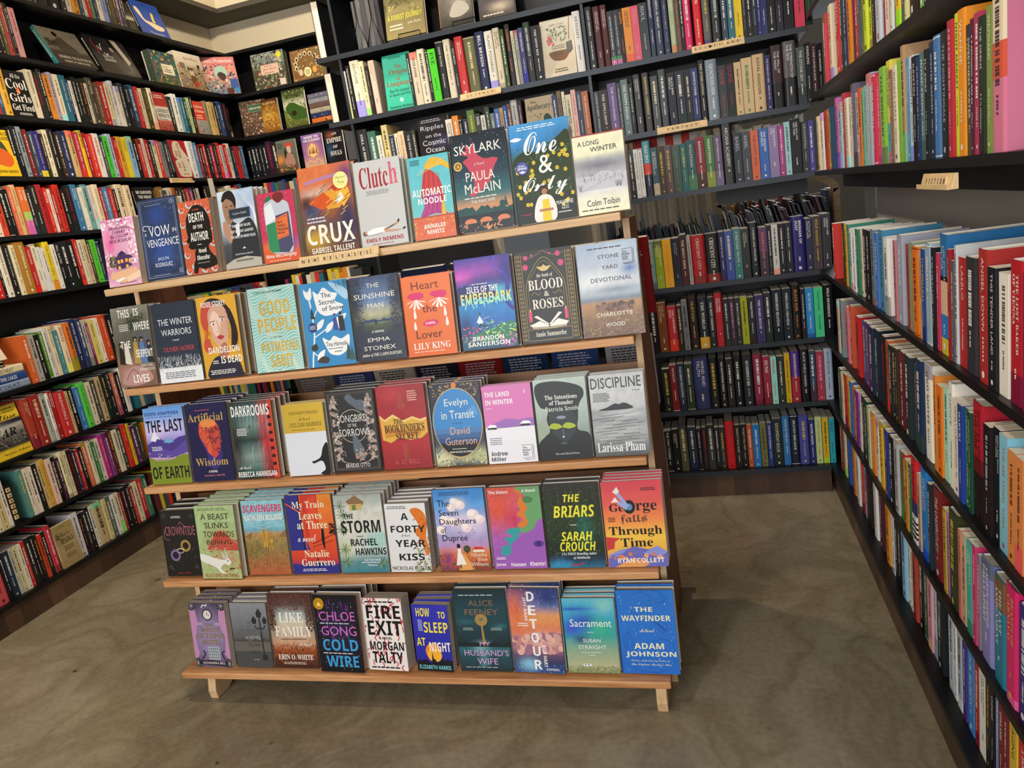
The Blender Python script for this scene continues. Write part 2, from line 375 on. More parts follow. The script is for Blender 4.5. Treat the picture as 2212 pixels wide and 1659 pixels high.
# ------------------------------------------------------------------ cover artwork of the books that face out
AR = {}
def A_(k):
    def d(fn): AR[k] = fn; return fn
    return d
@A_('cherry')
def _(a):
    a.G([(0, 'e2b0c8'), (.2, 'd890b4'), (.5, 'eeb4d0'), (1, 'e39cc0')], [(.2, .62, .2, .2, 'e86aa8'), (.5, .3, .4, .2, 'b890a8')], .05)
    a.D(1, 150, 0, .86, 1, 1, .035, ['f8dce8', 'f2b4d0', 'd880b0', 'fdf0f4']); a.D(2, 120, .75, .3, 1, .9, .035, ['f8dce8', 'f2b4d0', 'd880b0', 'fdf0f4']); a.D(3, 60, 0, .2, .2, .5, .035, ['f8dce8', 'e8a4c8', 'd880b0'])
    a.P('e8b890', .1, .2, .9, .26, 1, .13, .5, .02, .1, .12); a.P('f0d0b0', .55, .12, 1, .2, 1, .1, .6, .04)
    a.P('6a3a5a', .3, .25, .72, .28, .72, .44, .3, .42); a.P('4a3460', .22, .4, .45, .47, .78, .44, .84, .4, .5, .38); a.P('4a3460', .26, .29, .5, .34, .85, .3, .5, .25); a.P('3a2c54', .36, .46, .52, .52, .66, .46)
    for x, y in ((.36, .36), (.46, .365), (.6, .37), (.36, .27), (.6, .28), (.7, .36)): a.R(x, y - .025, x + .07, y + .025, 'f4b85a')
    for i in range(5): a.P('f4f0ee', .22 + i * .05, .08 + i * .008, .32 + i * .05, .06 + i * .008, .34 + i * .05, .075 + i * .008, .24 + i * .05, .095 + i * .008)
    a.D(5, 40, .12, .3, .3, .44, .03, ['5a5a3a', '7a7a4a', '4a4030'])
    c = '5a2a50'
    a.q_(.2, .945, .8, .965, c, 1); a.T('The', .44, .89, .58, .925, c, 'N'); a.T('VANISHING', .2, .835, .84, .88, c, 'N'); a.T('CHERRY', .32, .775, .72, .82, c, 'N'); a.T('BLOSSOM', .26, .71, .78, .76, c, 'N'); a.T('BOOKSHOP', .22, .645, .86, .695, c, 'N')
    a.q_(.35, .03, .95, .055, '8a5a7a', 1)
@A_('vow')
def _(a):
    a.G([(0, '26324c'), (.5, '32405e'), (1, '2a3550')], [(.5, .8, .25, .13, '2c4a92'), (.45, .35, .25, .22, '2e4a90'), (.6, .3, .2, .15, '34549a')], .05)
    c = '8a9ab8'
    a.F(.05, .012, c); a.F(.08, .004, c); a.F(.1, .004, '5a6a8a')
    for u, v in ((.88, .93), (.9, .08)):
        for r in (.05, .035, .018): a.L(c, .008, *[x for i in range(15) for x in (u + r * math.cos(i * .45), v + r * a.asp * math.sin(i * .45))])
    a.D(4, 30, .7, .1, .95, .3, .03, ['5a6a90', '46567a'], 'l'); a.D(5, 24, .6, .84, .92, .95, .03, ['5a6a90', '46567a'], 'l')
    for i in range(9): a.L('4a66b0', .006, .45, .45, .2 + i * .075, .2)
    w_ = 'e8ecf2'
    a.T('A', .1, .55, .15, .59, w_, 'N'); a.T('VOW', .22, .53, .76, .66, w_, 'N'); a.T('IN', .82, .56, .92, .61, w_, 'N'); a.T('VENGEANCE', .13, .405, .94, .5, w_, 'N')
    a.C(w_, .012, .3, .66, .12, .68, .08, .63, .16, .62); a.T('JACLYN', .35, .225, .63, .27, w_, 'N'); a.T('RODRIGUEZ', .27, .155, .71, .205, w_, 'N'); a.q_(.2, .91, .7, .93, '8a94a8', 1); a.q_(.2, .045, .7, .065, '8a94a8', 1)
@A_('author')
def _(a):
    a.G([(0, 'c45a3e'), (1, 'cc6644')], [], .04)
    for i, (u, v) in enumerate(((.1, .9), (.35, .95), (.65, .93), (.92, .85), (.08, .7), (.93, .62), (.06, .48), (.95, .4), (.1, .28), (.3, .12), (.85, .22), (.6, .06), (.1, .06), (.9, .06))):
        a.C('b4ccd0', 0, u - .11, v, u, v + .05, u + .1, v + .01, u + .04, v - .05, u - .06, v - .04, fill=1); a.C('d8502e', 0, u - .05, v + .03, u + .05, v + .05, u + .08, v - .01, u - .02, v - .03, fill=1); a.E(u + .02, v + .015, .025, 'e88a6a')
    k = '14110f'
    a.C(k, 0, .3, .84, .5, .93, .76, .9, .92, .75, .95, .55, .93, .42, .8, .37, .85, .28, .98, .2, .98, .1, .6, .06, .42, .09, .35, .02, .25, .03, .28, .15, .34, .2, .35, .3, .4, .34, .25, .35, .18, .39, .21, .43, .13, .46, .2, .52, .18, .6, .2, .74, fill=1)
    w_ = 'f0ece4'
    a.q_(.42, .86, .7, .885, 'c85a40', 2); a.T('DEATH', .3, .71, .76, .83, w_, 'B'); a.T('OF THE', .4, .615, .7, .665, w_, 'B'); a.T('AUTHOR', .28, .45, .84, .57, w_, 'B'); a.q_(.46, .39, .62, .41, w_, 1); a.T('Nnedi', .48, .285, .72, .345, w_, 'B'); a.T('Okorafor', .4, .19, .8, .255, w_, 'B'); a.q_(.4, .14, .85, .16, 'b0a8a0', 1)
@A_('weary')
def _(a):
    a.G([(0, '3a3c42'), (.3, '4a4c52'), (.55, 'b8c4d4'), (1, 'd4dce6')], [(.9, .8, .2, .2, '7aa0d0'), (.7, .95, .2, .1, '9ab8dc')], .03)
    for i in range(7): a.C('f0f4f8', .012, .6 + i * .05, .98, .8 + i * .03, .8, .95, .72 - i * .03, 1, .6 - i * .02)
    a.C('2c2e34', 0, .3, .6, .5, .56, .8, .62, .95, .5, 1, .3, 1, 0, .35, 0, .2, .1, .25, .35, fill=1)
    a.C('a07a62', 0, .12, .85, .28, .97, .45, .9, .46, .75, .4, .64, .25, .57, .14, .65, fill=1); a.C('1c1a1a', 0, .1, .88, .2, .98, .4, .99, .5, .88, .46, .76, .4, .85, .25, .9, .16, .87, fill=1)
    a.C('b88a70', 0, .1, .62, .25, .55, .3, .42, .22, .33, .12, .4, .06, .52, fill=1); a.E(.22, .8, .03, '2a1c18', .008); a.E(.37, .8, .03, '2a1c18', .008); a.R(.22, .66, .34, .67, '5a2a24'); a.P('8a6450', .28, .8, .33, .72, .26, .71)
    a.P('e8e8ea', .4, .55, .52, .58, .5, .42, .42, .4); a.R(.27, .63, .85, .76, '2c3440'); a.F(.0, .004, '9aa0a8'); a.L('9aa0a8', .005, .28, .635, .84, .635, .84, .755, .28, .755, cl=1)
    a.T('Langston Hughes', .36, .675, .76, .715, 'c8ccd2', 'I'); w_ = 'e8eaee'
    a.T('THE WEARY BLUES', .3, .52, .82, .555, w_, 'B'); a.T('NOT WITHOUT LAUGHTER', .26, .45, .88, .485, w_, 'B'); a.T('THE WAYS OF WHITE FOLKS', .24, .38, .92, .415, w_, 'B'); a.P(w_, .52, .24, .62, .24, .57, .265)
    a.T("EVERYMAN'S LIBRARY", .3, .165, .8, .185, w_, 'N'); a.P('b8b4a8', 0, 0, 1, 0, 1, .1, .6, .14, .25, .12, 0, .06); a.R(.3, .08, .78, .105, '7a766a')
@A_('murder')
def _(a):
    a.G([(0, 'd8562e'), (.25, 'e06a34'), (.34, 'c23a60'), (1, 'cc3a5c')], [(.75, .25, .3, .1, '6a4a9a')], .04)
    for i in range(6):
        for j in range(7): a.E(.1 + i * .18, .48 + j * .08, .012, 'e88aa0')
    a.C('c4cad8', 0, .16, .8, .35, .9, .75, .86, .86, .72, .84, .2, .7, .12, .22, .16, .17, .4, fill=1); a.P('e8ecf0', .17, .55, .18, .8, .38, .86, .45, .62); a.P('2e8a5a', .17, .2, .17, .55, .45, .58, .45, .14, .24, .15); a.P('4a4a6a', .45, .14, .45, .66, .82, .7, .84, .22, .7, .12)
    a.P('1f7a4a', .22, .86, .38, .9, .38, .96, .22, .92); a.C('7a2a2a', 0, .42, .93, .55, .99, .72, .96, .7, .88, .55, .84, fill=1)
    a.P('e8743e', .44, .32, .76, .36, .78, .68, .44, .62); k = '1f1a2a'
    a.L(k, .008, .45, .6, .75, .65); a.L(k, .008, .47, .34, .74, .38); a.T('How to', .46, .545, .62, .59, k, 'B'); a.T('Commit a', .46, .495, .7, .54, k, 'B'); a.T('Postcolonial', .46, .44, .75, .49, k, 'B'); a.T('Murder', .46, .395, .66, .435, k, 'B')
    a.T('Nina McConigley', .06, .055, .9, .125, 'f4efe6', 'B'); a.q_(.12, .02, .85, .04, 'f0d8c8', 1)
@A_('crux')
def _(a):
    a.G([(0, '6a3a2a'), (.3, '4a3a4a'), (.5, 'a0602a'), (.75, 'd8784a'), (1, 'e07a44')], [(.2, .5, .2, .12, '2a4a7a'), (.85, .4, .2, .3, '2a2450'), (.9, .85, .2, .15, '6a3a7a'), (.1, .6, .12, .1, '2a1c2a'), (.2, .18, .3, .12, 'c8a030'), (.3, .72, .3, .03, 'd8d4d0')], .06)
    a.L('b884b0', .05, .1, .82, .5, .86, .8, .87); a.P('e8a02e', .3, .66, .6, .72, .9, .6, .72, .5, .5, .5); a.P('d8561e', .15, .6, .45, .7, .62, .58, .4, .5); a.P('f0b83a', .66, .7, .9, .76, .95, .62, .8, .5, .74, .6); a.P('c43e1a', .6, .74, .8, .82, .82, .7, .68, .68); a.P('f4ece0', .65, .58, .78, .68, .82, .6, .7, .55)
    for i in range(26): a.L(['c8502a', 'e89a3a', '8a2a1a', '4a8a4a', 'f0c060'][i % 5], .012, .1 + (i * 37 % 80) / 100, .35 + (i * 53 % 40) / 100, .2 + (i * 37 % 80) / 100, .39 + (i * 53 % 40) / 100)
    a.E(.8, .8, .14, 'f4ec98'); a.T('Signed', .7, .81, .9, .85, '7a9a3a', 'C'); a.T('Copy', .74, .755, .87, .795, '7a9a3a', 'C')
    c = 'f4eedc'; a.q_(.06, .36, .5, .44, 'd8d4e4', 2); a.T('CRUX', .05, .12, .95, .345, c, 'B'); a.T('GABRIEL TALLENT', .1, .02, .92, .085, c, 'B'); a.q_(.7, .105, .92, .125, c, 1)
@A_('clutch')
def _(a):
    a.G([(0, 'c8c8c6'), (1, 'cececc')]); r = 'a81c2a'
    a.T('Clutc', .1, .68, .72, .93, r, 'S'); a.T('h', .74, .695, .92, .95, 'd8627a', 'S'); a.D(3, 50, .76, .7, .92, .94, .016, ['e6d0d4', 'c43a54'], 'l'); a.q_(.2, .6, .76, .655, '8a8a88', 3)
    a.C('f4f2ee', 0, .12, .17, .3, .215, .55, .21, .56, .17, .35, .15, .2, .14, fill=1); a.C('c89a7a', 0, .52, .2, .8, .23, .84, .26, .78, .25, .55, .17, fill=1); a.C('c89a7a', 0, .55, .18, .85, .165, .92, .17, .8, .15, .55, .155, fill=1); a.P('1a1a1a', .8, .26, .84, .29, .86, .27, .83, .245); a.P('1a1a1a', .9, .17, .96, .19, .97, .165, .92, .155); a.E(.09, .165, .045, '5a3a2a'); a.E(.11, .172, .03, 'c89a7a'); a.L('4a4a4a', .006, .13, .14, .3, .142, .45, .15)
    a.T('EMILY NEMENS', .1, .055, .9, .1, r, 'B'); a.q_(.22, .02, .78, .035, r, 1)
@A_('noodle')
def _(a):
    a.G([(0, 'd8704a'), (.26, 'dc7a50'), (.3, '6ac4c8'), (1, '62c0cc')], [], .03)
    a.C('c43a34', 0, .4, .83, .6, .8, .75, .68, .8, .5, .7, .35, .6, .5, .45, .4, .35, .55, .25, .45, .28, .62, fill=1); a.C('a83a8a', 0, .3, .5, .45, .55, .7, .52, .75, .35, .85, .27, .55, .3, .2, .27, .3, .4, fill=1)
    for i in range(12): a.C(['e0605a', '8a2a6a', 'd84a44'][i % 3], .01, .35 + i * .035, .78, .3 + i * .04, .6, .4 + i * .03, .45, .25 + i * .05, .3)
    y = 'e0b43a'; a.C(y, 0, .4, .88, .6, .97, .85, .93, 1, .86, 1, .8, .8, .86, .6, .85, .5, .83, fill=1); a.L('b8862a', .008, .5, .86, .75, .93); a.L('f0d070', .012, .28, .82, .95, .95); a.L('f0d070', .012, .2, .78, .9, .9)
    a.E(.75, .42, .035, y); a.P(y, .7, .26, .72, .4, .79, .4, .82, .26); a.R(0, 0, 1, .26, 'd86a48'); a.D(2, 40, 0, .02, 1, .25, .05, ['e89a4a', 'c4502e', 'e0b43a'], 'l'); a.R(0, .26, 1, .275, 'b8482e')
    w_ = 'f4f4ee'; a.q_(.06, .9, .3, .97, '2a5a6a', 4); a.T('AUTOMATIC', .04, .52, .98, .61, w_, 'B'); a.T('NOODLE', .16, .425, .86, .5, w_, 'B'); a.T('ANNALEE', .23, .13, .76, .18, w_, 'B'); a.T('NEWITZ', .3, .06, .72, .11, w_, 'B')
@A_('skylark')
def _(a):
    a.G([(0, '2a2a2c'), (.18, 'c87a4a'), (.26, 'c8946a'), (.36, '2a6a6e'), (.6, '1e3a48'), (1, '1a1e28')], [], .04)
    a.D(3, 70, 0, .5, 1, 1, .006, ['c8d4e0', '8aa0b4']); r = 'c4485a'
    a.C(r, 0, .2, .9, .35, .85, .42, .9, .46, .78, .6, .72, .72, .72, .82, .7, .74, .62, .66, .5, .5, .42, .34, .36, .26, .38, .36, .46, .34, .56, .26, .66, .2, .72, .3, .76, .18, .8, .28, .84, fill=1)
    a.M(.23, .03, 5, '1c4a48', 18); a.P('1c4a48', .85, .22, .88, .33, .92, .22); a.E(.82, .25, .05, '1c4a48'); a.R(0, .1, 1, .17, '20242a')
    for u in (.22, .5, .82): a.E(u, .1, .11, 'd8825a', .035); a.R(0, 0, 1, .085, '24282c'); a.D(8, 40, 0, 0, 1, .08, .05, ['d8825a', 'e8a070', '3a3a3c'], 'l')
    w_ = 'ece8dc'; a.T('SKYLARK', .06, .79, .9, .885, w_, 'N'); a.T('A Novel', .38, .665, .58, .695, w_, 'I'); a.T('PAULA', .22, .51, .74, .605, w_, 'N'); a.T('McLAIN', .18, .385, .82, .485, w_, 'N'); a.q_(.15, .33, .85, .352, w_, 1); a.T('THE PARIS WIFE', .27, .285, .7, .315, w_, 'N'); a.E(.1, .68, .075, 'c8a45a', m=.6); a.E(.1, .68, .055, '8a6a2a'); a.T('A', .07, .665, .13, .7, 'e8d090', 'S')
@A_('oneonly')
def _(a):
    a.G([(0, '1a2018'), (.45, '26301c'), (.62, '2e4a24'), (.8, '3a8ac8'), (1, '4a9ad4')], [(.9, .65, .25, .2, '3a4a22')], .05)
    a.C('2c3a1c', 0, 0, .6, .2, .72, .5, .7, .8, .82, 1, .84, 1, .3, 0, .3, fill=1); a.D(6, 90, 0, .25, 1, .78, .05, ['3a5a28', '4a6a2e', '24341a'], 'l')
    rnd = random.Random(4)
    for i in range(46):
        u, v = rnd.uniform(.03, .97), rnd.uniform(.12, .76)
        if .3 < u < .7 and v < .3: continue
        if v > .55 + .25 * u: continue
        for j in range(5): a.E(u + .02 * math.cos(j * 1.26), v + .014 * math.sin(j * 1.26), .014, 'e8c83a', n=6)
        a.E(u, v, .01, 'b8862a', n=6)
    a.C('f0f4f6', 0, .0, .85, .1, .87, .2, .85, .1, .83, fill=1); w_ = 'f4f4f0'
    a.T('One', .22, .68, .78, .9, w_, 'C'); a.T('&', .44, .48, .68, .66, w_, 'C'); a.T('Only', .14, .25, .9, .45, w_, 'C'); a.E(.16, .56, .11, '3a3a7a'); a.E(.16, .56, .095, '5a62a8'); a.q_(.09, .575, .23, .592, w_, 1); a.T('JENNA', .08, .54, .24, .57, w_, 'B'); a.P('e8e8f0', .1, .52, .16, .505, .22, .52, .16, .535)
    a.C('f0e8e0', 0, .32, 0, .3, .12, .38, .24, .5, .27, .62, .23, .68, .1, .62, 0, fill=1); a.P('e8cc2e', .42, 0, .45, .22, .56, .22, .58, 0); a.E(.49, .3, .045, 'b87a5a', .035); a.C('2a1a14', 0, .43, .26, .43, .34, .5, .36, .56, .33, .56, .25, .53, .32, .46, .32, fill=1); a.R(.38, .1, .62, .125, 'b87a5a')
    a.q_(.1, .93, .9, .97, 'e8f0f8', 2); a.T('MAURENE', .68, .145, .96, .185, w_, 'N'); a.T('GOO', .76, .095, .88, .135, w_, 'N'); a.q_(.7, .06, .96, .08, w_, 1); a.T('a novel', .06, .08, .24, .11, 'c8485a', 'C')
@A_('winter')
def _(a):
    a.G([(0, 'eeeac8'), (.22, 'e8e6d0'), (.3, 'c8c8cc'), (.5, 'b4b4ba'), (.68, 'a0a0a8'), (.74, 'eeeac8'), (1, 'f0ecc8')], [(.5, .6, .5, .06, '7a7a84'), (.3, .44, .4, .05, '86868e'), (.6, .32, .4, .05, 'e8e8ea')], .04)
    a.M(.5, .03, 4, 'c4c4ca', 12, base=.3); a.D(5, 60, .05, .4, .95, .5, .03, ['5a5a62', '7a7a82'], 'g'); a.C('a8a8b0', .01, .1, .3, .4, .36, .6, .42, .8, .44)
    for u in (.08, .8, .86): 
        for j in range(5): a.L('6a6a70', .006, u, .3, u + (j - 2) * .025, .38)
    k = '2a2824'; a.R(0, .985, 1, 1, 'a03a40'); a.T('A LONG', .1, .86, .52, .92, k, 'N'); a.T('WINTER', .34, .775, .86, .835, k, 'N'); a.T('Colm Toibin', .18, .1, .82, .18, k, 'N'); a.q_(.06, .04, .94, .07, '4a4840', 1)
@A_('serpent')
def _(a):
    a.G([(0, '7a5a4a'), (.25, '8a6a54'), (.5, '5a584a'), (.75, '6a6a60'), (1, '8a8878')], [(.6, .8, .3, .1, '3a4032'), (.3, .12, .3, .12, 'b88a80'), (.8, .45, .2, .2, '4a5a78')], .07)
    a.D(7, 50, .4, .7, .9, .9, .06, ['2e3428', '3a4432'], 'l')
    for u, c, h in ((.15, '2a221c', .5), (.3, 'd8d0c4', .52), (.55, 'b0904a', .56), (.72, '5a7aa8', .55), (.9, '2a2a30', .5)): a.P(c, u - .08, .3, u - .05, h, u + .05, h, u + .1, .28); a.E(u, h + .03, .04, 'b08a6a'); a.C('1c1814', 0, u - .05, h, u - .04, h + .06, u + .04, h + .06, u + .05, h + .03, u, h + .045, fill=1)
    a.C('b48a84', 0, .1, .05, .2, .2, .5, .26, .8, .2, .9, .08, .5, .02, fill=1); a.C('8a5a54', .02, .2, .1, .4, .22, .6, .1); w_ = 'f0ece2'
    a.T('THIS', .18, .87, .5, .97, w_, 'B'); a.T('IS', .6, .88, .74, .97, w_, 'B'); a.T('WHERE', .56, .7, .98, .8, w_, 'B'); a.T('THE', .16, .49, .42, .58, w_, 'B'); a.T('SERPENT', .54, .36, .98, .46, w_, 'B'); a.T('DANIYAL', .62, .245, .94, .275, w_, 'M'); a.T('MUEENUDDIN', .58, .195, .98, .225, w_, 'M'); a.T('LIVES', .38, .05, .8, .15, w_, 'B'); a.q_(.18, .7, .44, .79, w_, 4)
@A_('warriors')
def _(a):
    a.G([(0, '2c3442'), (1, '2e3848')]); a.R(0, 0, 1, .19, 'e4e6ea'); a.M(.18, .02, 3, 'e4e6ea', 10)
    a.D(3, 260, 0, .17, 1, .33, .03, ['dfe3e8', 'aab2bc', '5a6472', 'f4f6f8'], 'g'); a.D(9, 160, 0, .19, 1, .3, .02, ['2a323e', 'c8ced6', 'eef0f4'], 'l'); w_ = 'e8eaee'
    a.T('THE WINTER', .12, .72, .92, .8, w_, 'N'); a.T('WARRIORS', .17, .59, .87, .67, w_, 'N'); a.T('A novel', .41, .52, .56, .545, w_, 'S'); a.T('OLIVIER NOREK', .17, .39, .9, .45, 'c8525a', 'N'); a.q_(.12, .05, .86, .14, '5a6472', 4)
@A_('dandelion')
def _(a):
    a.G([(0, 'd8a02e'), (1, 'e4ac38')])
    a.C('2e2026', 0, .1, .86, .3, .97, .6, .95, .85, .8, .95, .55, .9, .4, .75, .35, .8, .6, .7, .8, .5, .9, .2, .85, fill=1); a.C('c8503e', 0, .1, .85, .22, .93, .45, .9, .3, .75, .22, .6, .25, .42, .3, .35, .12, .32, .05, .4, .12, .55, .06, .7, fill=1)
    a.C('d8a890', 0, .26, .8, .45, .9, .68, .86, .76, .7, .72, .52, .62, .4, .48, .37, .34, .44, .26, .6, fill=1); a.C('b8705a', 0, .5, .4, .62, .42, .66, .28, .5, .2, .42, .3, fill=1)
    a.C('f0ccb8', 0, .3, .72, .42, .82, .55, .72, .5, .55, .38, .52, fill=1); a.E(.36, .66, .06, 'f4ece8', .014); a.E(.37, .66, .022, '3a4a3a'); a.E(.6, .7, .06, 'f4ece8', .014); a.E(.61, .7, .022, '3a4a3a'); a.L('5a2a20', .014, .29, .69, .42, .7); a.L('5a2a20', .014, .54, .745, .68, .73); a.L('b0705c', .012, .47, .7, .5, .58, .44, .56); a.C('b83a42', 0, .42, .495, .5, .52, .6, .5, .52, .465, fill=1)
    a.D(3, 16, .12, .5, .26, .6, .05, ['f0b82e', 'd88a1e'], 'l'); a.E(.19, .55, .04, 'c86a1a')
    for i in range(9): a.C('2a1a1e', .006, .7, .9 - i * .05, .85, .8 - i * .05, .8 + i * .01, .7 - i * .04, .95, .6 - i * .04)
    a.C('26243a', 0, .1, .0, .2, .2, .42, .27, .6, .22, .85, .22, .96, .05, .95, 0, fill=1); w_ = 'f4f0e8'
    a.T('ROSIE STOREY', .12, .875, .74, .94, w_, 'B'); a.T('DANDELION', .16, .3, .94, .38, w_, 'B'); a.T('IS DEAD', .44, .17, .97, .26, w_, 'B'); a.q_(.12, .04, .85, .1, w_, 3); a.q_(.22, .17, .4, .22, w_, 2)
@A_('good')
def _(a):
    a.G([(0, '86c4c0'), (1, '8ecac4')])
    for j in range(34):
        b = j / 33
        a.C('e4ecdc', .014, *[x for i in range(9) for x in (i / 8, max(.0, min(1, b + .03 * math.sin(i * 1.3 + j * .35) + .02 * math.sin(i * 2.6 - j * .2))))], k=4)
    g = 'c8a84e'; a.T('A SPECTACULAR TRIUMPH', .14, .93, .74, .955, '3a5a5a', 'B'); a.T('GOOD', .22, .67, .86, .84, g, 'B', .5); a.T('PEOPLE', .15, .47, .95, .64, g, 'B', .5); a.T('A NOVEL', .38, .395, .62, .415, '4a6a6a', 'N'); a.T('PATMEENA', .16, .235, .96, .355, g, 'B', .5); a.T('SABIT', .32, .055, .8, .2, g, 'B', .5)
@A_('snow')
def _(a):
    a.G([(0, '2e86c0'), (1, '3a92ca')]); w_ = 'eef0ee'
    a.C('a8d0e8', 0, .62, .98, .8, .95, 1, .86, .96, .76, .8, .84, fill=1); a.D(2, 14, .72, .93, 1, .97, .05, ['2a4a4a'], 'g')
    a.C(w_, 0, .28, .9, .38, .86, .5, .93, .64, .87, .78, .84, .72, .76, .88, .7, .78, .62, .62, .6, .46, .6, .34, .66, .3, .76, fill=1); a.C(w_, 0, .08, .93, .16, .9, .24, .95, .24, .84, .18, .8, .1, .84, fill=1)
    a.C(w_, .03, .18, .8, .2, .66, .2, .4, .12, .15, .08, 0); a.C(w_, .02, .2, .55, .3, .66, .38, .7); a.C(w_, .02, .18, .35, .4, .42, .62, .5); a.C(w_, .02, .13, .18, .25, .12, .4, .1)
    for u, v in ((.36, .5), (.55, .46), (.3, .14)): a.C(w_, 0, u - .1, v - .06, u - .06, v + .02, u + .08, v + .06, u + .02, v - .03, fill=1)
    a.C(w_, 0, .36, .34, .5, .3, .6, .35, .75, .31, .92, .35, .88, .2, .7, .12, .5, .14, .42, .22, fill=1); a.C(w_, 0, .62, .5, .7, .56, .92, .6, .82, .5, .7, .42, fill=1)
    a.P('3a4a9a', .62, .42, .63, .56, .7, .57, .73, .41); a.P('24282e', .74, .4, .74, .58, .85, .58, .86, .4); a.E(.67, .6, .025, '3a4a9a'); a.E(.79, .61, .03, '24282e'); a.P('2a4a4a', .8, .06, .87, .26, .94, .06); a.P('3a5a5a', .88, .04, .94, .22, 1, .05); a.P('2a3a3a', .16, .58, .2, .72, .26, .57); a.C('3a3430', 0, .1, .24, .2, .28, .24, .22, .14, .19, fill=1); a.C('3a3430', 0, .2, .06, .3, .12, .44, .1, .4, .04, fill=1)
    a.E(.18, .475, .095, '24407a'); a.q_(.11, .45, .25, .5, 'c8d4e8', 4); k = '1c2a34'
    a.T('The', .44, .81, .64, .865, k, 'N'); a.T('Secret', .38, .73, .72, .79, k, 'N'); a.T('of Snow', .43, .655, .88, .71, k, 'N'); a.T('Tina Harnesk', .42, .23, .86, .285, k, 'N'); a.q_(.46, .195, .82, .212, k, 1); a.q_(.58, .155, .76, .175, k, 1)
@A_('sunshine')
def _(a):
    a.G([(0, '1e2438'), (.3, '2a3048'), (.4, '4a5a3a'), (.47, '7a8a6a'), (.56, 'c8c49a'), (.7, '6a86b0'), (1, '3a4a70')], [(.05, .7, .18, .4, '1a2030'), (.95, .75, .2, .4, '1a2230'), (.9, .3, .3, .25, '22283a'), (.1, .25, .3, .25, '22283e')], .08)
    a.D(3, 200, 0, .4, .22, 1, .03, ['1c2434', '26304a', '10161f'], 'l'); a.D(4, 220, .78, .35, 1, 1, .03, ['1c2434', '2a3450', '10161f'], 'l'); a.D(5, 120, 0, .05, 1, .36, .02, ['2e3450', '3a3a60', '1c2030'], 'l'); a.M(.49, .015, 3, '2a3a6a', 10, .2, .8, .46); a.L('4a4a34', .012, .25, .42, .75, .43); a.L('4a4a34', .012, .25, .38, .75, .385); a.E(.45, .475, .018, '2a3040'); a.R(.43, .43, .47, .465, '2a3040')
    w_ = 'ece8dc'; a.T('THE', .34, .865, .6, .915, w_, 'N'); a.T('SUNSHINE', .06, .74, .9, .8, w_, 'N'); a.T('MAN', .32, .625, .65, .68, w_, 'N'); a.T('A NOVEL', .34, .335, .6, .36, w_, 'O'); a.T('EMMA', .24, .23, .7, .275, w_, 'N'); a.T('STONEX', .14, .13, .8, .18, w_, 'N'); a.T('Author of THE LAMPLIGHTERS', .08, .05, .9, .095, w_, 'J')
@A_('heart')
def _(a):
    a.G([(0, 'e06a2a'), (1, 'ea7a44')], [], .01); k = '6a1f14'
    a.T('Heart', .2, .83, .76, .93, k, 'N'); p = 'd8306e'
    for u in (.27, .74):
        a.C(p, 0, u - .17, .74 + (u > .5) * .01, u - .1, .79, u + .12, .79, u + .16, .73, u, .7, fill=1)
        for i in range(6): a.C('f4ece8', 0, *(lambda t: (u, .71, u + .17 * math.cos(t) + .02, .7 + .1 * math.sin(t), u + .19 * math.cos(t), .695 + .11 * math.sin(t), u + .16 * math.cos(t) - .03, .7 + .1 * math.sin(t)))(math.radians(195 + i * 30)), fill=1)
    for u, v, l in ((.22, .5, .1), (.2, .36, .08), (.84, .5, .1), (.86, .38, .09)): a.C('f4ece8', 0, u, v + l, u + .03, v, u, v - .03, u - .03, v, fill=1)
    a.T('the', .38, .54, .68, .63, k, 'N'); a.C(p, 0, .36, .395, .48, .45, .53, .435, .6, .45, .68, .4, .52, .36, fill=1); a.T('A NOVEL', .42, .39, .62, .42, 'f4ece8', 'B'); a.T('Lover', .2, .22, .74, .32, k, 'N'); a.T('LILY KING', .12, .085, .88, .165, 'f4ece8', 'S'); a.q_(.12, .045, .88, .065, 'f4d8c8', 1)
